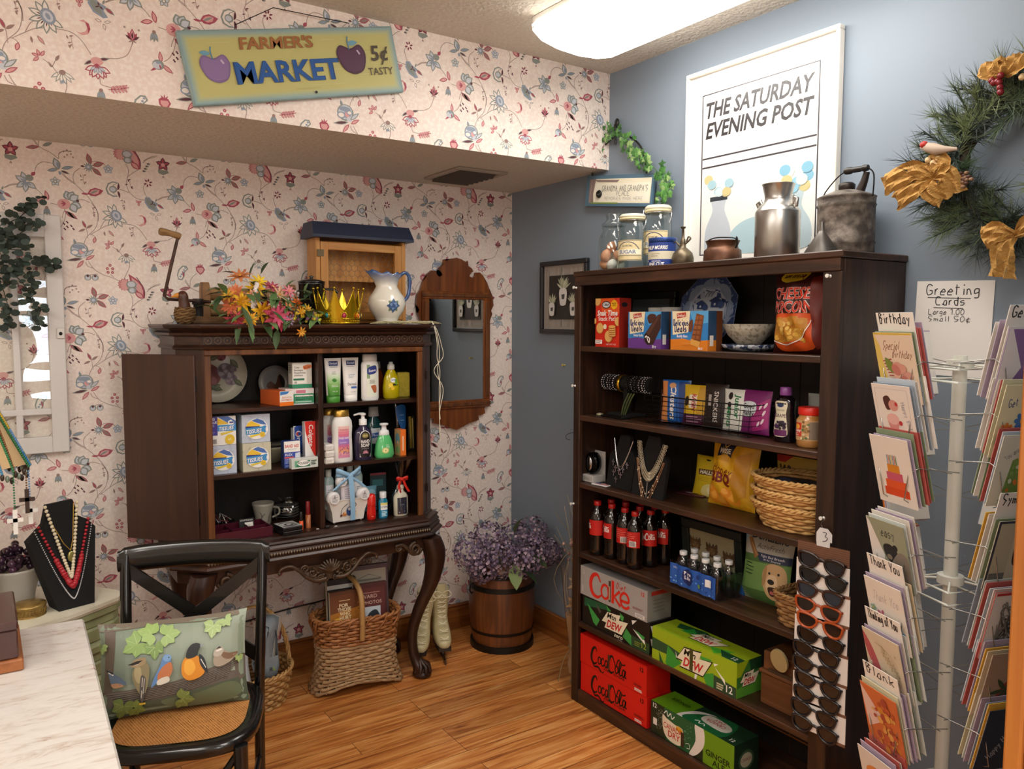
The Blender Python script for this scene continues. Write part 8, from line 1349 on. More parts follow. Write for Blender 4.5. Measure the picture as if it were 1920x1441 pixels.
# eucalyptus on the sash
t = thing('eucalyptus_garland','dark green eucalyptus garland hung over the old window sash','garland',(-2.30,-.05,1.87)); eu = [mat(c,.7) for c in ('#26332A','#33443A','#1E2A22','#40504A')]; mb = MB(eu[0])
for P in ([(-.1,.0,.05),(.03,-.02,.10),(.08,-.02,.14),(.115,-.01,.19)],[(-.1,0,.0),(.0,-.03,-.0),(.06,-.03,.06),(.12,-.02,.10)],[(-.1,0,-.02),(0,-.03,-.08),(.1,-.03,-.03),(.175,-.02,-.06)],[(-.1,0,0),(-.02,-.03,-.1),(.01,-.03,-.2),(.015,-.02,-.28)],[(0,-.03,-.06),(.06,-.03,-.12),(.10,-.02,-.2),(.11,-.02,-.29)],[(-.1,0,0),(-.06,-.03,-.12),(-.04,-.03,-.2)],[(-.08,0,.02),(.02,-.04,.0),(.09,-.04,.0)],[(-.1,0,.08),(-.02,-.03,.06),(.05,-.03,.02)],[(-.06,0,-.02),(.03,-.04,-.05),(.08,-.03,-.1)]):
    C_ = spline(P, 7); mb.tube(C_, .0016, 4, eu[2])
    for q in C_[3:]:
        for k in range(2):
            c = (q.x+R.gauss(0,.014),q.y-R.uniform(0,.02),q.z+R.gauss(0,.014)); r = R.uniform(.009,.016); a = R.uniform(0,6); e = R.uniform(.5,1); mb.add(eu[R.randrange(4)],[(c[0]+r*math.cos(a+j*PI/4),c[1]+r*.5*math.sin(j*PI/4+1),c[2]+r*e*math.sin(a+j*PI/4)) for j in range(8)],[tuple(range(8))])
mb.build('leaves', t)

# ---------------------------------------------------------------- left corner: lamp, bust, grapes, boxes
ZD = .6604
t = thing('beaded_lamp','table lamp with a tan shade draped in colourful rosary beads at the left edge','lamp',(-2.46,-.62,ZD+.0)); mb = MB(mat('#9A9888',.35,.3)); mb.lathe([(.09,0),(.095,.01)]+[(.075+.012*(i % 2),.02+i*.016) for i in range(18)]+[(.03,.32),(.012,.34),(.012,.50)],24); mb.build('ribbed_base',t); sh = mat('#D8B88A',.8); mb = MB(sh); mb.grid(lambda u,v: ((.19-.12*v)*math.cos(2*PI*u),(.19-.12*v)*math.sin(2*PI*u),.495+.27*v+.012*abs(math.sin(4*PI*u))*(1-v)),48,6); mb.build('lamp_shade',t)
for i,(a0,c) in enumerate(((-.35,'#2E7A4A'),(-.2,'#D8B83A'),(-.62,'#2E7A4A'),(-.05,'#6AA0D8'),(-.9,'#4A8AB0'),(.1,'#3E8AC0'),(-.48,'#8A5A3A'))):
    mb = MB(mat(c, .3)); a1 = a0+R.uniform(-.25, .25)
    for k in range(44): f_ = k/43; a = a0+(a1-a0)*f_; r = .07+.12*f_+.006; mb.ell((r*math.cos(a),r*math.sin(a),.765-.27*f_),.0042,None,None,6,4)
    mb.build('bead_string', t)
mb = MB(mat('#4A4038',.2,.4)); [mb.ell((.188*math.cos(a),.188*math.sin(a),.482-.008*(i % 3)),.006,.006,.011,6,5,mat(('#4A4038','#8A9A8A','#3A2A26')[i % 3],.2,.3)) for i,a in ((i,2*PI*i/70) for i in range(70))]; mb.build('bead_fringe',t)
for i,(a,dz,c,l) in enumerate(((-.75,-.12,'#EDE9E2','pale cross on a green-beaded rosary, lowest at left, hung from the lamp shade'),(-.42,-.07,'#3A2418','dark brown cross hung from the lamp shade between two pale ones'),(-.30,-.11,'#F0ECE6','pale cross at the right hung from the lamp shade'))):
    mb = MB(mat(c,.4)); mb.box(-.006,-.003,-.055,.006,.003,.02); mb.box(-.021,-.003,-.018,.021,.003,-.006); [mb.ell((0,0,.024+k*.008),.003,None,None,6,4,mat(('#2E7A4A','#7A5A40','#6AA0D8')[i],.3)) for k in range(int(-dz/.008)-1)]; tag(mb.build('rosary_cross'),l,'rosary','rosaries hung from the lamp shade',(-2.455+.192*math.cos(a),-.62+.192*math.sin(a),ZD+.478+dz))
t = thing('necklace_bust','black velvet necklace stand with red and cream bead necklaces on the dresser','necklace display',(-2.172,-.555,ZD),.30); mb = MB(blkvel); P = [(-.05,0),(.062,0),(.10,.245),(.075,.275),(.05,.29),(.04,.345),(-.045,.34),(-.06,.28),(-.085,.255),(-.112,.23)]; n = len(P); mb.add(None,[(x,-.06+z*.25,z) for x,z in P]+[(x,.02+z*.06,z) for x,z in P],[list(range(n)),list(range(n,2*n))[::-1]]+[(i,n+i,n+(i+1) % n,(i+1) % n) for i in range(n)]); mb.build('bust_form',t)
def ons(x, z, o=.008): return (x, -.06+z*.25-o, z)
def strand(name, w0, z0, zb, n, r, c, p, label=None, big=None, cx=.0):
    mb = MB(mat(c, .3, .0 if c[1] != 'C' or big is not None else .6))
    for i in range(n+1):
        s_ = 2*i/n-1; f_ = abs(s_)**p; x = cx+w0*s_*(1-.15*(1-abs(s_))); z = zb+(z0-zb)*f_; k = r
        if big and abs(s_) < .55: k = r*(1.5+big*R.random()*(1-abs(s_)))
        mb.ell(ons(x, z, k), k, k*.8, k*(.8 if big and i % 3 == 0 else 1), 8, 6)
    mb.build(name, t, label)
strand('cream_bead_necklace',.05,.335,.10,44,.0062,'#E2D6B8',1.25); strand('red_bead_necklace',.078,.275,.072,44,.0054,'#B02430',1.35,None,.7); strand('silver_chain',.092,.27,.03,90,.0026,'#CFCFD2',1.5); mb = MB(gold); mb.tube([ons(-.045,.30),ons(-.01,.21),ons(.008,.185)],.0014,5); mb.tube([ons(.038,.335),ons(.02,.22),ons(.008,.185)],.0014,5); mb.ell(ons(.008,.165,.006),.012,.004,.018,12,8,mat('#A8A060',.15,.5)); mb.build('pendant_necklace',t,'gold chain with a pale oval pendant')
t = thing('grape_planter','white ceramic planter heaped with purple artificial grapes','planter',(-2.315,-.45,ZD)); mb = MB(mat('#CFC8BC',.4)); mb.lathe([(.05,0),(.054,.006),(.062,.05),(.08,.115),(.084,.125),(.078,.125),(.06,.06),(0,.04)],30,caps=False); mb.build('planter',t); mb = MB(mat('#3E2436',.2,coat=.4))
for i in range(70): a = R.uniform(0,6.3); r = R.uniform(0,.07); mb.ell((r*math.cos(a),r*math.sin(a),.12+R.uniform(0,.085)*(1-r/.11)),.0125,None,None,10,7,mat(('#3E2436','#5A3A50','#2E1A2A')[i % 3],.2,coat=.4))
mb.build('grapes', t)
t = thing('trinket_box','round brass filigree trinket box on the dresser edge','trinket box',(-2.285,-.60,ZD)); brass = mat('#A88A4E',.4,.6,alt='#8A6E3A',nscale=60); mb = MB(brass); mb.lathe([(.05,0),(.048,.004),(.048,.026)],28); [mb.tube([(.0485*math.cos(a)+.005*math.sin(q)*-math.sin(a),.0485*math.sin(a)+.005*math.sin(q)*math.cos(a),.015+.007*math.cos(q)) for q in (2*PI*j/8 for j in range(8))],.0012,4,None,True) for a in (2*PI*k/28 for k in range(28))]; mb.build('box_body',t); mb = MB(brass); mb.lathe([(.05,.0262),(.051,.03),(.05,.036),(.03,.042),(.004,.044)],28); mb.build('lid',t)
t = thing('wooden_box','dark brown lidded box on an orange wood base on the marble desk','wooden box',(-2.45,-1.17,.7503)); bx = mat('#4A2E2A',.3,coat=.3); mb = MB(woodmat('#8A4E26','#A8683A',1,.4,.8)); mb.box(-.13,-.14,0,.125,.14,.03,bv=.004); mb.build('base',t); mb = MB(bx); mb.box(-.12,-.13,.0302,.115,.13,.10,bv=.003); mb.build('box_body',t); mb = MB(bx); mb.box(-.122,-.132,.101,.117,.132,.125,bv=.004); mb.build('lid',t)

# ---------------------------------------------------------------- on the floor
ivo = mat('#CFC39A', .45, alt='#BFB288', nscale=14)
def skate(label, loc, rz, tilt):
    t = thing('ice_skate',label,'ice skate',loc,(0,tilt,rz),'white ice skates'); mb = MB(ivo); sec = []
    for z,yf,yb,wd in ((.075,-.165,.075,.034),(.085,-.172,.08,.041),(.105,-.168,.08,.042),(.125,-.13,.075,.041),(.15,-.075,.072,.038),(.18,-.05,.07,.036),(.22,-.052,.068,.039),(.27,-.055,.07,.043),(.315,-.05,.072,.045)):
        c = (yf+yb)/2; h_ = (yb-yf)/2; sec.append([(wd*abs(math.cos(a))**.7*(1 if math.cos(a) > 0 else -1)*(1 if math.sin(a) < .2 else .9),c+h_*abs(math.sin(a))**.75*(1 if math.sin(a) > 0 else -1),z) for a in (2*PI*i/20 for i in range(20))])
    mb.loft(sec); mb.box(-.02,-.05,.26,.02,-.046,.345,bv=.008); mb.build('boot',t); mb = MB(mat('#E6DEBE',.7))
    for k in range(8): z = .115+k*.024; y = (-.155,-.12,-.085,-.066,-.058,-.056,-.058,-.06)[k]; mb.tube([(-.02,y,z),(0,y-.012,z+.006),(.02,y,z+.012)],.0024,5); mb.tube([(.02,y,z),(0,y-.012,z+.006),(-.02,y,z+.012)],.0024,5)
    for s_ in (-1,1): mb.tube(spline([(0,-.072,.31),(s_*.03,-.08,.325),(s_*.045,-.075,.30),(s_*.02,-.075,.29),(0,-.072,.305)],4),.0022,5)
    mb.build('laces',t); mb = MB(mat('#2A211C',.5)); mb.prism([(x,y) for x,y in ((-.03,-.16),(.03,-.16),(.036,-.09),(.028,0),(.032,.075),(-.032,.075),(-.028,0),(-.036,-.09))],.058,.0748); mb.box(-.026,.01,.03,.026,.07,.058); mb.build('sole',t); mb = MB(mat('#55504C',.3,.9)); mb.box(-.003,-.18,0,.003,.08,.022,bv=.001); mb.box(-.004,-.10,.022,.004,-.06,.0575); mb.box(-.004,.02,.022,.004,.06,.029); mb.build('blade',t)
skate('white laced ice skate facing forward between the cabinet leg and the barrel',(-.562,-.21,0),-.35,0); skate('white laced ice skate leaning behind the right front cabinet leg',(-.672,-.20,.004),-.5,.12)
t = thing('barrel','small wooden barrel with dark iron hoops holding purple flowers in the corner','barrel',(-.252,-.292,0)); mb = MB(woodmat('#4E2A14','#7A451F',2,.4,.8,'#623619',coat=.2)); pr = lambda v: .146+.020*math.sin(PI*min(1,v*1.02)); mb.lathe([(pr(i/10),.022+.405*i/10) for i in range(11)]+[(.134,.427),(.134,.39),(.001,.385)],40); mb.build('staves',t)
for z0,z1_ in ((.0,.03),(.085,.10),(.30,.325),(.365,.392)): mb = MB(mat('#17130F',.45,.4)); mb.lathe([(pr(max(0,(z0-.022)/.405))+(.003 if z0 > 0 else .014),z0),(pr(max(0,(z1_-.022)/.405))+(.003 if z0 > 0 else .012),z1_)],40,caps=z0 == 0); mb.build('hoop',t)
for s_ in (-1,1): mb = MB(iron); mb.tube([(s_*.165,-.0,.335),(s_*.185,0,.33),(s_*.188,0,.30),(s_*.178,0,.285),(s_*.17,0,.29)],.004,6); mb.build('handle',t)
t = thing('hydrangea_bouquet','bunch of dusty purple artificial hydrangeas in the wooden barrel','flowers',(-.26,-.335,.385)); hm = [mat(c,.7) for c in ('#6E5C78','#85728E','#9C889A','#54455E','#B09AA8','#766470')]
for x,y,z,r in ((-.19,.0,.115,.10),(-.09,-.08,.10,.105),(-.06,.05,.155,.09),(.04,-.03,.15,.095),(.08,-.13,.10,.095),(.13,-.04,.175,.085),(.165,-.13,.09,.07),(-.16,-.05,.05,.075),(.0,-.14,.08,.085)):
    mb = MB(hm[0])
    for k in range(170):
        d = V((R.gauss(0,1),R.gauss(0,1),R.gauss(0,1))).normalized(); c = V((x,y,z))+d*r*R.uniform(.8,1.02)
        if c.x > .245: c.x = .245
        u = d.orthogonal().normalized(); u = MX.Rotation(R.uniform(0,6),3,d) @ u; w_ = d.cross(u); s_ = R.uniform(.010,.016); mb.add(hm[R.randrange(6)],[tuple(c+u*s_*.2),tuple(c+u*s_+w_*s_*.7+d*.004),tuple(c+u*s_*1.5+d*.002),tuple(c+u*s_-w_*s_*.7+d*.004)],[(0,1,2,3)]); mb.add(hm[R.randrange(6)],[tuple(c-u*s_*.2),tuple(c-u*s_-w_*s_*.7+d*.004),tuple(c-u*s_*1.5+d*.002),tuple(c-u*s_+w_*s_*.7+d*.004)],[(0,1,2,3)])
    mb.build('blossom_head', t)
mb = MB(gl[2]); [greenleaf(mb,p,d,.11,.07,mat(c,.6),.2) for p,d,c in (((-.04,-.14,.07),(-.3,-.6,-.7),'#6E8048'),((.05,-.13,.10),(.3,-.8,-.2),'#4E6238'),((.0,-.08,.20),(.2,-.3,.9),'#66794A'),((-.02,-.15,.06),(.5,-.5,-.5),'#3E5230'))]; [mb.tube([(x*.4,y*.4,-.0),(x,y,.08)],.004,5,gl[3]) for x,y in ((-.15,0),(-.08,-.06),(.04,-.03),(.08,-.1),(0,-.1))]; mb.build('leaves',t)
# dried bouquet by the bookcase
t = thing('dried_bouquet','cellophane-wrapped dried flower bouquet leaning on the left side of the bookcase','dried flowers',(-.25,-.868,0),(.02,0,0)); kr = mat('#A08260',.8,bump=.4,bscale=40); mb = MB(kr); mb.lathe([(.022,.06),(.03,.10),(.02,.18),(.032,.26),(.045,.33)],14,None,1,.8); mb.build('kraft_wrap',t); mb = MB(mat('#8A7A58',.8)); [mb.tube([(R.gauss(0,.008),R.gauss(0,.008),.0+R.uniform(0,.015)),(R.gauss(0,.008),R.gauss(0,.008),.08)],.0025,5) for i in range(22)]; [mb.tube(spline([(R.gauss(0,.012),R.gauss(0,.012),.3),(R.gauss(0,.03),R.gauss(.0,.03),.5),(R.gauss(0,.05),R.gauss(.0,.04),.62+R.random()*.25)],4),.0012,4,mat(('#B8A882','#8A7A5A')[i % 2],.8)) for i in range(20)]; mb.tube(spline([(-.02,-.01,.185),(-.06,.0,.12),(-.075,.01,.03)],4),.0018,5); mb.tube(ring(.023,14,.18),.003,5,None,True); mb.build('stems',t)
for i,(x,z,r,c) in enumerate(((-.012,.47,.045,'#C8B28A'),(-.022,.385,.042,'#B08A60'),(.012,.43,.035,'#A98A66'),(.0,.34,.035,'#B89A6E'))): lily(x,-.025,z,r,c,'#D8C6A2' if i < 1 else c,(-.3,-1,.3),6,i).build('dried_bloom',t)
mb = MB(mat('#C89A8A',.6)); [mb.ell((R.gauss(-.01,.02),R.gauss(0,.015),R.uniform(.55,.66)),.007,None,None,6,4,mat(('#C8A090','#8E6A70')[i % 2],.6)) for i in range(26)]; [mb.tube([(0,0,.40),(q*.01-.02,0,.6)],.001,4) for q in range(5)]; mb.build('pink_sprigs',t); mb = MB(glassmat('#F4F4F4',.1,.06)); mb.grid(lambda u,v: ((.03+.04*v)*(1+.1*math.sin(9*u*6.28))*math.cos(6.28*u),(.026+.03*v)*math.sin(6.28*u),.2+.36*v+.02*math.sin(25*u)*v),40,6); mb.build('cellophane',t)
# baskets under the cabinet
wk1 = mat('#8E5A30',.5,alt='#A87040',nscale=40); wk2 = mat('#7A4A26',.5,alt='#96602F',nscale=40); wl1 = mat('#A88660',.75,alt='#8E6E4C',nscale=40); wl2 = mat('#977650',.75,alt='#B3926A',nscale=40)
t = thing('book_basket','two-tone wicker basket with a hoop handle full of books under the cabinet','basket',(-1.045,-.315,0),-.14); pb = lambda v: .150-.022*v-.012*math.sin(PI*v)
mb,P = wicker(0,0,.21,13,.006,wl1,wl2,3.4,34,True,.7,1.32,.72,pb); [setattr(q,'z',q.z+max(0,.045*math.cos(q.x/.2*PI*.5)*(1-q.z/.12))*(1 if q.y < 0 else 0)) for q in mb.v if q.z < .12]; mb.build('lower_woven_band',t,'grey-tan woven lower half'); mb,P = wicker(0,0,.11,8,.006,wk1,wk2,3.0,34,False,.8,1.32,.74,lambda v: .128+.010*v); mb.v = [q+V((0,0,.21)) for q in mb.v]; mb.build('upper_rattan_band',t,'reddish rattan upper half')
mb = rimtwist(P, .142, .325, .008, wk1, 120, 14)
for k in range(16): a = 2*PI*k/16; mb.tube(spline([(*P(.140,a),.27),(*P(.149,a+.1),.30),(*P(.145,a+.2),.335),(*P(.137,a+.3),.30)],4),.005,5,wk2)
mb.build('rim',t); mb = MB(mat('#A9814E',.45)); mb.tube(spline([(0,-.115,.24),(0,-.12,.34),(.0,-.10,.43),(-.01,-.04,.475),(-.02,.04,.475),(0,.10,.42),(0,.115,.30)],6),.012,8); mb.tube([(.012*math.cos(a*5),-.12+.004*a+.013*math.sin(a*5),.29+a*.02) for a in (k*.12 for k in range(52))],.003,5,wk2); mb.build('handle',t)
def book(label,loc,rz,w,h,d,c,A,tilt=-.08): carton('book',label,'book',loc,(w,d,h),c,A,None,Art(d,h,10,10).bg('#D8CFBC'),None,rz,None,.5,.001,tilt)
A = Art(.13,.20,130,200).bg('#6A3A1A').poly('#A86A1E',[(0,80),(130,60),(130,200),(0,200)]).blob('#D9A83A',[(0,120),(40,100),(60,150),(40,200),(0,200)]).text('#E8D8B0','FOR',60,54,15,40,.02).text('#E8D8B0','THOSE',62,72,15,60,.02).text('#E8D8B0','WHO',64,90,15,46,.02).text('#E8D8B0','HURT',66,108,15,52,.02).lines('#D8B88A',40,24,96,1,5,3)
for k in range(7): A.poly('#1E1A14', leafp(96+k*2, 190, -2.2+k*.28, 60, 6))
book('brown and gold paperback about hurt standing in the wicker basket',(-1.115,-.365,.23),-.1,.125,.215,.02,'#5A3216',A)
A = Art(.14,.2,140,200).bg('#5E2A2A').text('#D8B8A8','WARD',70,46,16,72,0).text('#D8B8A8','PHOTOS',84,72,14,84,.01).rect('#C8D0D8',40,84,120,170).blob('#2A323A',[(44,150),(70,110),(100,100),(116,130),(116,168),(44,168)]).lines('#B88878',40,20,120,1,5,3); book('maroon photo book standing in the wicker basket in front of the grey book',(-.985,-.345,.23),-.14,.15,.22,.018,'#4E2222',A)
A = Art(.16,.27,160,270).bg('#A8A090').stroke('#6E665A',[(20,44),(80,22),(140,44),(20,44)],3).rect('#6E665A',24,46,136,50).text('#7A7264','ESCORT',80,78,20,110,.01).lines('#8A8274',40,90,120,2,7,3); book('tall grey book at the back right of the wicker basket',(-.962,-.292,.225),-.14,.17,.29,.02,'#5A4A50',A)
book('dark zebra-edged book at the back left of the wicker basket',(-1.10,-.30,.225),-.1,.13,.255,.03,'#2A2624',Art(.13,.255,10,20).rect('#D8D4CC',0,2,10,3.4))
t = thing('shoe_basket','round willow basket with a tall hoop handle holding grey shoes','basket',(-1.475,-.235,0)); ww1 = mat('#A87E4A',.5,alt='#C29A62',nscale=50); ww2 = mat('#8E6636',.5,alt='#A87E4A',nscale=50); mb,P = wicker(.125,.155,.14,9,.006,ww1,ww2,2.0,36,True,.7); mb.build('basket_body',t); rimtwist(P,.158,.147,.007,ww1,110,20).build('rim',t); mb = MB(ww1)
for ph in (0,2.1,4.2): mb.tube([(.155*math.cos(b)+.006*math.cos(14*b+ph),.006*math.sin(14*b+ph),.13+.28*math.sin(b)) for b in (PI*k/60 for k in range(61))],.0055,5)
mb.build('handle', t)
def shoe(label, loc, rot, lt):
    t = thing('slip_on_shoe',label,'shoe',loc,rot,'grey slip-on shoes'); g = mat('#8A949C',.85,bump=.2,bscale=200)
    def out(k): return [(k*x,y) for x,y in ((0,0),(.028,.006),(.036,.05),(.034,.10),(.042,.17),(.040,.215),(.024,.245),(0,.252),(-.024,.245),(-.038,.215),(-.038,.17),(-.030,.10),(-.034,.05),(-.028,.006))]
    mb = MB(mat('#D8D0C2',.6)); mb.prism(out(1.03),0,.026); mb.build('sole',t); mb = MB(g); n = 14
    mb.loft([[(x*k,.125+(y-.125)*k,.0262+z*(1.25 if y < .12 else 1-(max(0,y-.12)/.132)*.35)) for x,y in out(1)] for k,z in ((.99,0),(.98,.02),(.86,.04),(.66,.05))],None,False)
    mb.add(None,[(x*.66,.125+(y-.125)*.66,.0262+.05*(1-(max(0,y-.12)/.132)*.35)) for x,y in out(1) if y > .1],[tuple(range(len([1 for x,y in out(1) if y > .1])))])
    A = Art(.05,.03,50,30); [A.text(c,l,10+i*15,24,16,12,.03) for i,(l,c) in enumerate(lt)]; A.put(mb,(.024,.215,.068),(-1,0,0),(0,-.96,.28),(0,.28,.96),.002); mb.build('upper',t)
shoe('grey slip-on shoe standing toe down with letters R and L',(-1.435,-.215,.345),(math.radians(-78),.0,PI+.2),(('R','#3A3A3E'),('L','#A8B83A'))); shoe('grey slip-on shoe standing toe down with a white sole facing right',(-1.372,-.235,.36),(math.radians(-74),-.15,PI-.75),(('W','#1E1E22'),('R','#B03A2A')))
bag('paper_bag','white paper bag with a twisted handle in the shoe basket','bag',(-1.535,-.27,.06),.10,.15,.03,mat('#E2E2E4',.6),None,.1,-.35)
# outlet and cord
t = thing('wall_outlet','cream wall outlet under the china cabinet','outlet',(-1.035,-.001,.30)); mb = MB(mat('#B8AE98',.5)); mb.box(-.036,-.006,-.058,.036,0,.058,bv=.002); mb.build('cover_plate',t); mb = MB(mat('#8E8674',.5)); [mb.box(-.014,-.008,z-.014,.014,-.006,z+.014,bv=.003) for z in (-.026,)]; mb.build('socket',t)
t = thing('power_cord','black power cord plugged into the outlet and drooping along the wall','cord',(0,0,0)); mb = MB(mat('#121010',.5)); mb.box(-1.05,-.034,.316,-1.02,-.0065,.342,bv=.005); mb.build('plug',t); mb = MB(mat('#121010',.5)); mb.tube(spline([(-1.035,-.034,.33),(-1.045,-.05,.318),(-1.10,-.03,.30),(-1.25,-.022,.29),(-1.42,-.022,.275),(-1.60,-.022,.25),(-1.78,-.024,.235)],6),.0035,6); mb.build('cable',t)

# ---------------------------------------------------------------- spinning greeting card rack
AX, AY, PH, RR = -.42, -2.567, math.radians(160), .165
rk = thing('card_rack','white revolving wire greeting card rack at the right edge','card rack',(AX,AY,0)); wv = mat('#D8D8CE',.4); mb = MB(wv); mb.cyl(.016,.03,1.53,16); mb.build('pole',rk); mb = MB(wv); [mb.tube([(0,0,.05),(.2*math.cos(a),.2*math.sin(a),.012)],.012,8) for a in (PH+PI/4+k*PI/2 for k in range(4))]; mb.build('base',rk)
for z in (.97,1.50,.45): mb = MB(wv); mb.cyl(.03,z,z+.02,18); [mb.tube([(.09*math.cos(a),.09*math.sin(a),z+dz) for a in (PH+PI/4+k*PI/2 for k in range(4))],.003,5,None,True) for dz in (0,-.03)]; [mb.tube([(.03*math.cos(a),.03*math.sin(a),z+.008),(.09*math.cos(a),.09*math.sin(a),z)],.003,5) for a in (PH+PI/4+k*PI/2 for k in range(4))]; mb.build('hub_ring',rk)
TI = math.radians(14); wire = mat('#A8A8A4', .25, .9)
def colpt(ph, z, r=RR): return (AX+r*math.cos(ph), AY+r*math.sin(ph), z)
def pocket(ph, z):
    mb = MB(wire).at(0, 0, ph+PI/2, (RR*math.cos(ph), RR*math.sin(ph), z))
    for s_ in (-1,1): mb.tube([(s_*.066,.115,.03),(s_*.066,.0,.045),(s_*.05,-.012,.03),(s_*.035,-.008,-.035),(s_*.035,.02,-.05)],.0014,5)
    mb.tube([(-.035,.01,-.045),(.035,.01,-.045)],.0014,5); mb.tube([(-.07,.09,.03),(.07,.09,.03)],.0014,5); mb.build('wire_pocket',rk)
def card(ph, z, i, col, A, label, group=None, w=.127, h=.17, dx=0, name='greeting_card'):
    """i-th card from the front of a pocket; origin at its foot"""
    mb = MB(mat(col,.55)); mb.box(-w/2,0,0,w/2,.0016,h); mb.box(-w/2+.001,.0018,.001,w/2-.003,.0028,h-.004,mat('#E9E6E0',.6))
    if A: A.front(mb, -w/2, 0, 0)
    r = RR-.008-.0085*i; o = tag(mb.build(name),label,'card' if name == 'greeting_card' else 'sign',group,colpt(ph,z-.055+.004*i),(TI,0,ph+PI/2)); o.rotation_euler = (MX.Rotation(ph+PI/2,3,'Z') @ MX.Rotation(TI,3,'X')).to_euler(); o.location = (AX+r*math.cos(ph)-dx*math.sin(ph),AY+r*math.sin(ph)+dx*math.cos(ph),z-.055+.004*i)
BG = ['#E8E2D8','#D8C8A8','#C8D4E0','#E6D0CC','#B8A8C0','#E0DCB8','#9AA8B8','#C0605A','#DDE4E0','#E8B84A','#8A9A7A','#F0ECE6']
def stack(ph, zt, front, desc, A, n=4, w=.127, h=.17):
    z = zt-h*math.cos(TI)+.055; pocket(ph,z); card(ph,z,0,front,A,desc+' in the rack',None,w,h)
    for i in range(1,n+1): card(ph,z,i,BG[R.randrange(12)],None,'card tucked behind the '+desc,'cards behind the '+desc,w*R.uniform(.96,1.03),h+R.uniform(-.004,.01),R.uniform(-.004,.004))
def sign(ph,zt,txt,label): A = Art(.12,.05,120,50); A.hand('#1E1C1E',txt,10,36,24,100,.12); card(ph,zt-.15,1.6,'#EFEAE2',Art(.12,.22,120,220).hand('#1E1C1E',txt,8,34,24,104,.12),label,None,.122,.212,0,'section_sign')
C5 = lambda c: Art(.127, .17, 127, 170).bg(c)
def flower(A,x,y,r,c,c2,n=8): [A.ell(c,x+r*.7*math.cos(2*PI*k/n),y+r*.7*math.sin(2*PI*k/n),r*.45,r*.3,10,2*PI*k/n) for k in range(n)]; A.ell(c2,x,y,r*.35); return A
L_, RT = PH, PH+PI/2
A = C5('#E6D0B8').rect('#D8B84A',0,0,127,5).poly('#E2C66A',[(0,0),(16,30),(34,170),(0,170)]).hand('#8A5A40','Special',24,40,20,56,.07,'l',.4).hand('#8A5A40','Birthday',52,60,18,66,.07,'l',.4); [A.stroke('#A8403A',[(20+k*3,70+k*7),(50+k*2,64+k*8)],2.5) for k in range(13)]; A.poly('#7A8A3A',leafp(30,60,1.0,50,22)); [A.ell(('#D89A88','#C87A6E','#E4B4A0')[k % 3],80+18*math.cos(k*1.3),104+24*math.sin(k*1.7),16,12,12,k) for k in range(9)]
stack(L_,1.585,'#E6D0B8','special birthday card with a pink peony',A); sign(L_,1.625,'Birthday','white handwritten birthday tag at the top left of the card rack')
A = C5('#EADFD6').stroke('#C8B8B0',[(10,10),(117,10),(117,160),(10,160)],1.5,True).blob('#55302A',[(34,34),(54,28),(62,54),(42,62)]).ell('#D89A90',66,50,16,14).ell('#C23A40',76,46,5).blob('#D8908A',[(40,82),(74,78),(70,112),(48,114)]).ell('#E8B4AC',58,84,20,14).ell('#C23A40',82,92,6).hand('#8A8AA0','Happy Birthday',92,40,12,100,.08,'l',0,1.35); stack(L_,1.462,'#EADFD6','white birthday card with two cupcakes',A,5)
A = C5('#E8DED4'); [A.rect(('#D84A22','#E05A2A','#C85A70','#D88A2A')[k],26+k*7,128-k*20,108-k*7,148-k*20) for k in range(4)]; [A.rect(('#3A7AA8','#D84A3A','#3E8A4A','#D8A83A')[k % 4],50+k*5,44,52+k*5,68) for k in range(7)]; stack(L_,1.338,'#E8DED4','card with a tiered orange cake and candles',A,5)
A = C5('#9AA088').poly('#E8E4E0',[(0,0),(10,10),(46,90),(30,170),(0,130)]).hand('#2E3A3A','easy',44,40,24,48,.09).blob('#23242A',[(46,66),(66,56),(90,66),(92,90),(70,104),(52,92)]).ell('#23242A',88,62,8).ell('#8A7A66',64,90,9,7).blob('#8A7F74',[(64,110),(100,70),(127,84),(127,140),(90,150),(60,140)]); stack(L_,1.135,'#9AA088','take it easy card with a black bear on a log',A)
A = C5('#ECE4DA').hand('#B8B0B0','Thank You',20,54,24,90,.06,'l',.2); [flower(A,x,y,r,c,'#D8C05A',5) for x,y,r,c in ((46,92,15,'#C86A8A'),(68,106,12,'#D89A3A'),(104,116,15,'#6AA0C8'),(20,78,9,'#7AB0A0'))]; stack(L_,.985,'#ECE4DA','pale thank you card with little daisies',A,4); sign(L_,1.035,'Thank You','white handwritten thank you tag in the card rack')
A = C5('#D8CBB4').blob('#B85A62',[(0,10),(30,50),(50,110),(44,140),(20,100),(4,60)]); [A.ell(('#C8B898','#B8A684')[k % 2],66+k % 9*6,30+(k*7) % 120,3) for k in range(50)]; A.curve('#A8987A',[(50,20),(100,40),(118,110)],2); stack(L_,.855,'#D8CBB4','tan speckled card with a red feather',A,5); sign(L_,.90,'Thinking of You','white handwritten thinking of you tag in the card rack')
A = C5('#D0703E').poly('#E6C6BC',[(0,6),(72,76),(8,120)]); [A.ell(('#D88A3A','#C05A34','#E0A858','#A84A3A')[k % 4],R.uniform(40,118),R.uniform(20,160),R.uniform(4,12),None,10) for k in range(40)]; stack(L_,.715,'#D0703E','orange autumn card with a pink envelope flap',A,6); sign(L_,.762,'Blank','white handwritten blank tag in the card rack')
stack(L_,.55,'#E0D8D0','lowest pale card of the left column',C5('#E0D8D0').ell('#D88A4A',60,60,40,26),4)
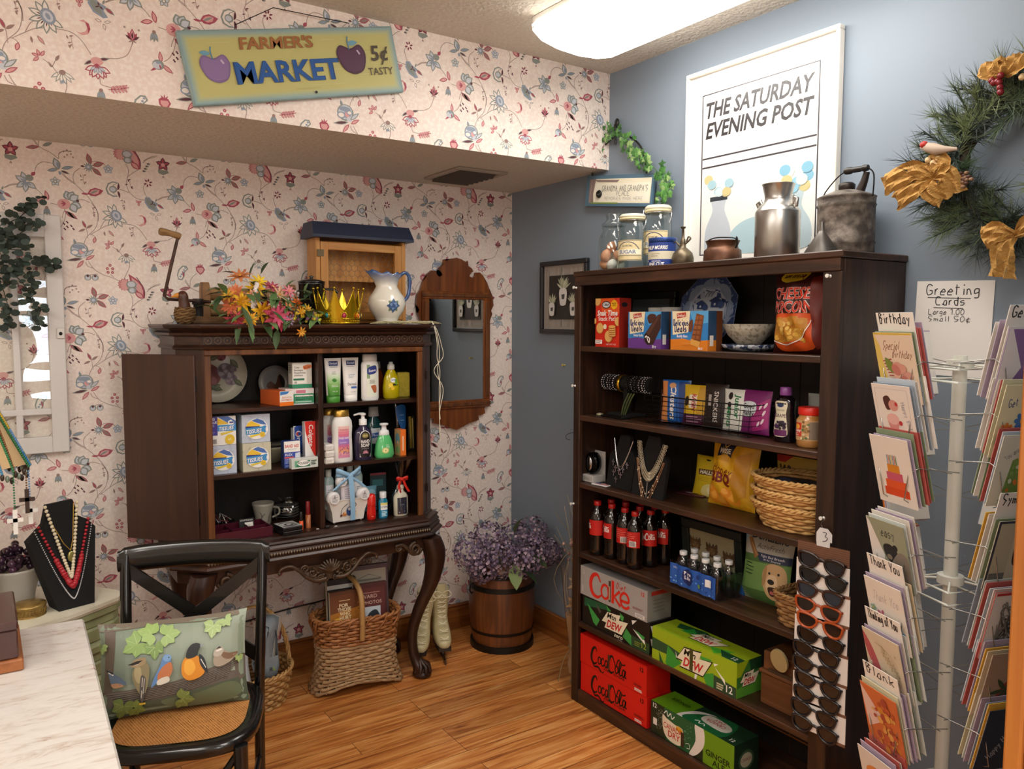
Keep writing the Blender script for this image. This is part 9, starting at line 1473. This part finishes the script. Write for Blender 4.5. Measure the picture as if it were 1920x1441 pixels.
A = C5('#8A6A9E').poly('#E9E4E4',[(0,0),(10,0),(56,86),(8,168),(0,170)]).hand('#C8B8D8','Get Well Wishes',50,34,14,76,.07,'l',.3); [A.poly('#3E2450',leafp(86,64,k*PI/2.5,24,13)) for k in range(5)]; stack(RT,1.595,'#8A6A9E','purple get well card with a white envelope',A); sign(RT,1.64,'Get Well','white handwritten get well tag at the top right of the card rack')
A = C5('#E4DCB4').hand('#3A4A8A','Get Well Soon',18,52,18,106,.10,'l',0,-.12); [flower(A,x,y,r,c,'#E0B03A',8) for x,y,r,c in ((66,84,20,'#4A78B8'),(26,106,17,'#D87A2A'),(104,110,18,'#C83A2A'))]; [A.poly('#4A7A3A',leafp(x,160,a,50,18)) for x,a in ((30,-1.2),(60,-1.7),(90,-1.3),(20,-1.9))]; stack(RT,1.475,'#E4DCB4','cream get well soon card with bright flowers',A)
A = C5('#D8D8C8').poly('#7A9A4A',[(40,60),(127,20),(127,170),(30,170)]).hand('#6A6A70','You are loved',20,60,12,70,.08,'l',0,-.6); [A.ell(('#C8D4B8','#E8E4D8','#D87A2A','#8AA85A')[k % 4],R.uniform(40,120),R.uniform(50,160),5,None,8) for k in range(40)]; stack(RT,1.365,'#D8D8C8','green meadow card in the right column',A,5)
A = C5('#B8B49A').rect('#3A3A4A',0,0,127,6).rect('#3A3A4A',0,0,6,170).rect('#6A6E66',8,130,50,170).rect('#C8C4AC',50,30,110,150).blob('#3A2E2A',[(60,60),(80,40),(100,60),(96,110),(64,110)]).ell('#D8D0C4',80,72,12,26); stack(RT,1.175,'#B8B49A','grey sympathy card with a dark vase',A); sign(RT,1.23,'Sympathy','white handwritten sympathy tag in the right column')
A = C5('#E4E0DC'); [A.curve(('#55524E','#8A867E','#3A3836')[k % 3],[(R.uniform(20,100),R.uniform(30,150)) for _ in range(3)],3) for k in range(26)]; stack(RT,1.015,'#B82A2A','white card with a grey feather sketch and red backing',A.stroke('#B82A2A',[(0,0),(127,0)],12),5)
A = C5('#A8907A').blob('#B03A2E',[(40,110),(66,70),(104,50),(118,70),(90,110),(50,140)]); [A.poly('#3E4A2E',leafp(60,100,k,44,12)) for k in range(6)]; A.hand('#4A3A2E','Peace',60,36,20,60,.1); stack(RT,.875,'#A8907A','brown card with a red cardinal on a branch',A,5)
A = C5('#2A3344').hand('#C8CCD8','Happy Holidays',34,140,18,120,.09,'l',.2,-1.0); stack(RT,.745,'#2A3344','dark navy happy holidays card',A,5)
for ph, nm_ in ((PH-PI/2, 'wall side of the rack'), (PH+PI, 'back of the rack')):
    for j,zt_ in enumerate((1.58,1.42,1.25,1.06,.9,.74)): stack(ph,zt_,('#E8B020','#4A90C0','#E07A1E','#7A9A4A','#D8D4CC','#B82A3A')[j],('yellow','light blue','bright orange','green','white','red')[j]+' card on the '+nm_,C5(('#E8B020','#4A90C0','#E07A1E','#7A9A4A','#D8D4CC','#B82A3A')[j]).ell('#F0E8D8',64,60,30,36),2)
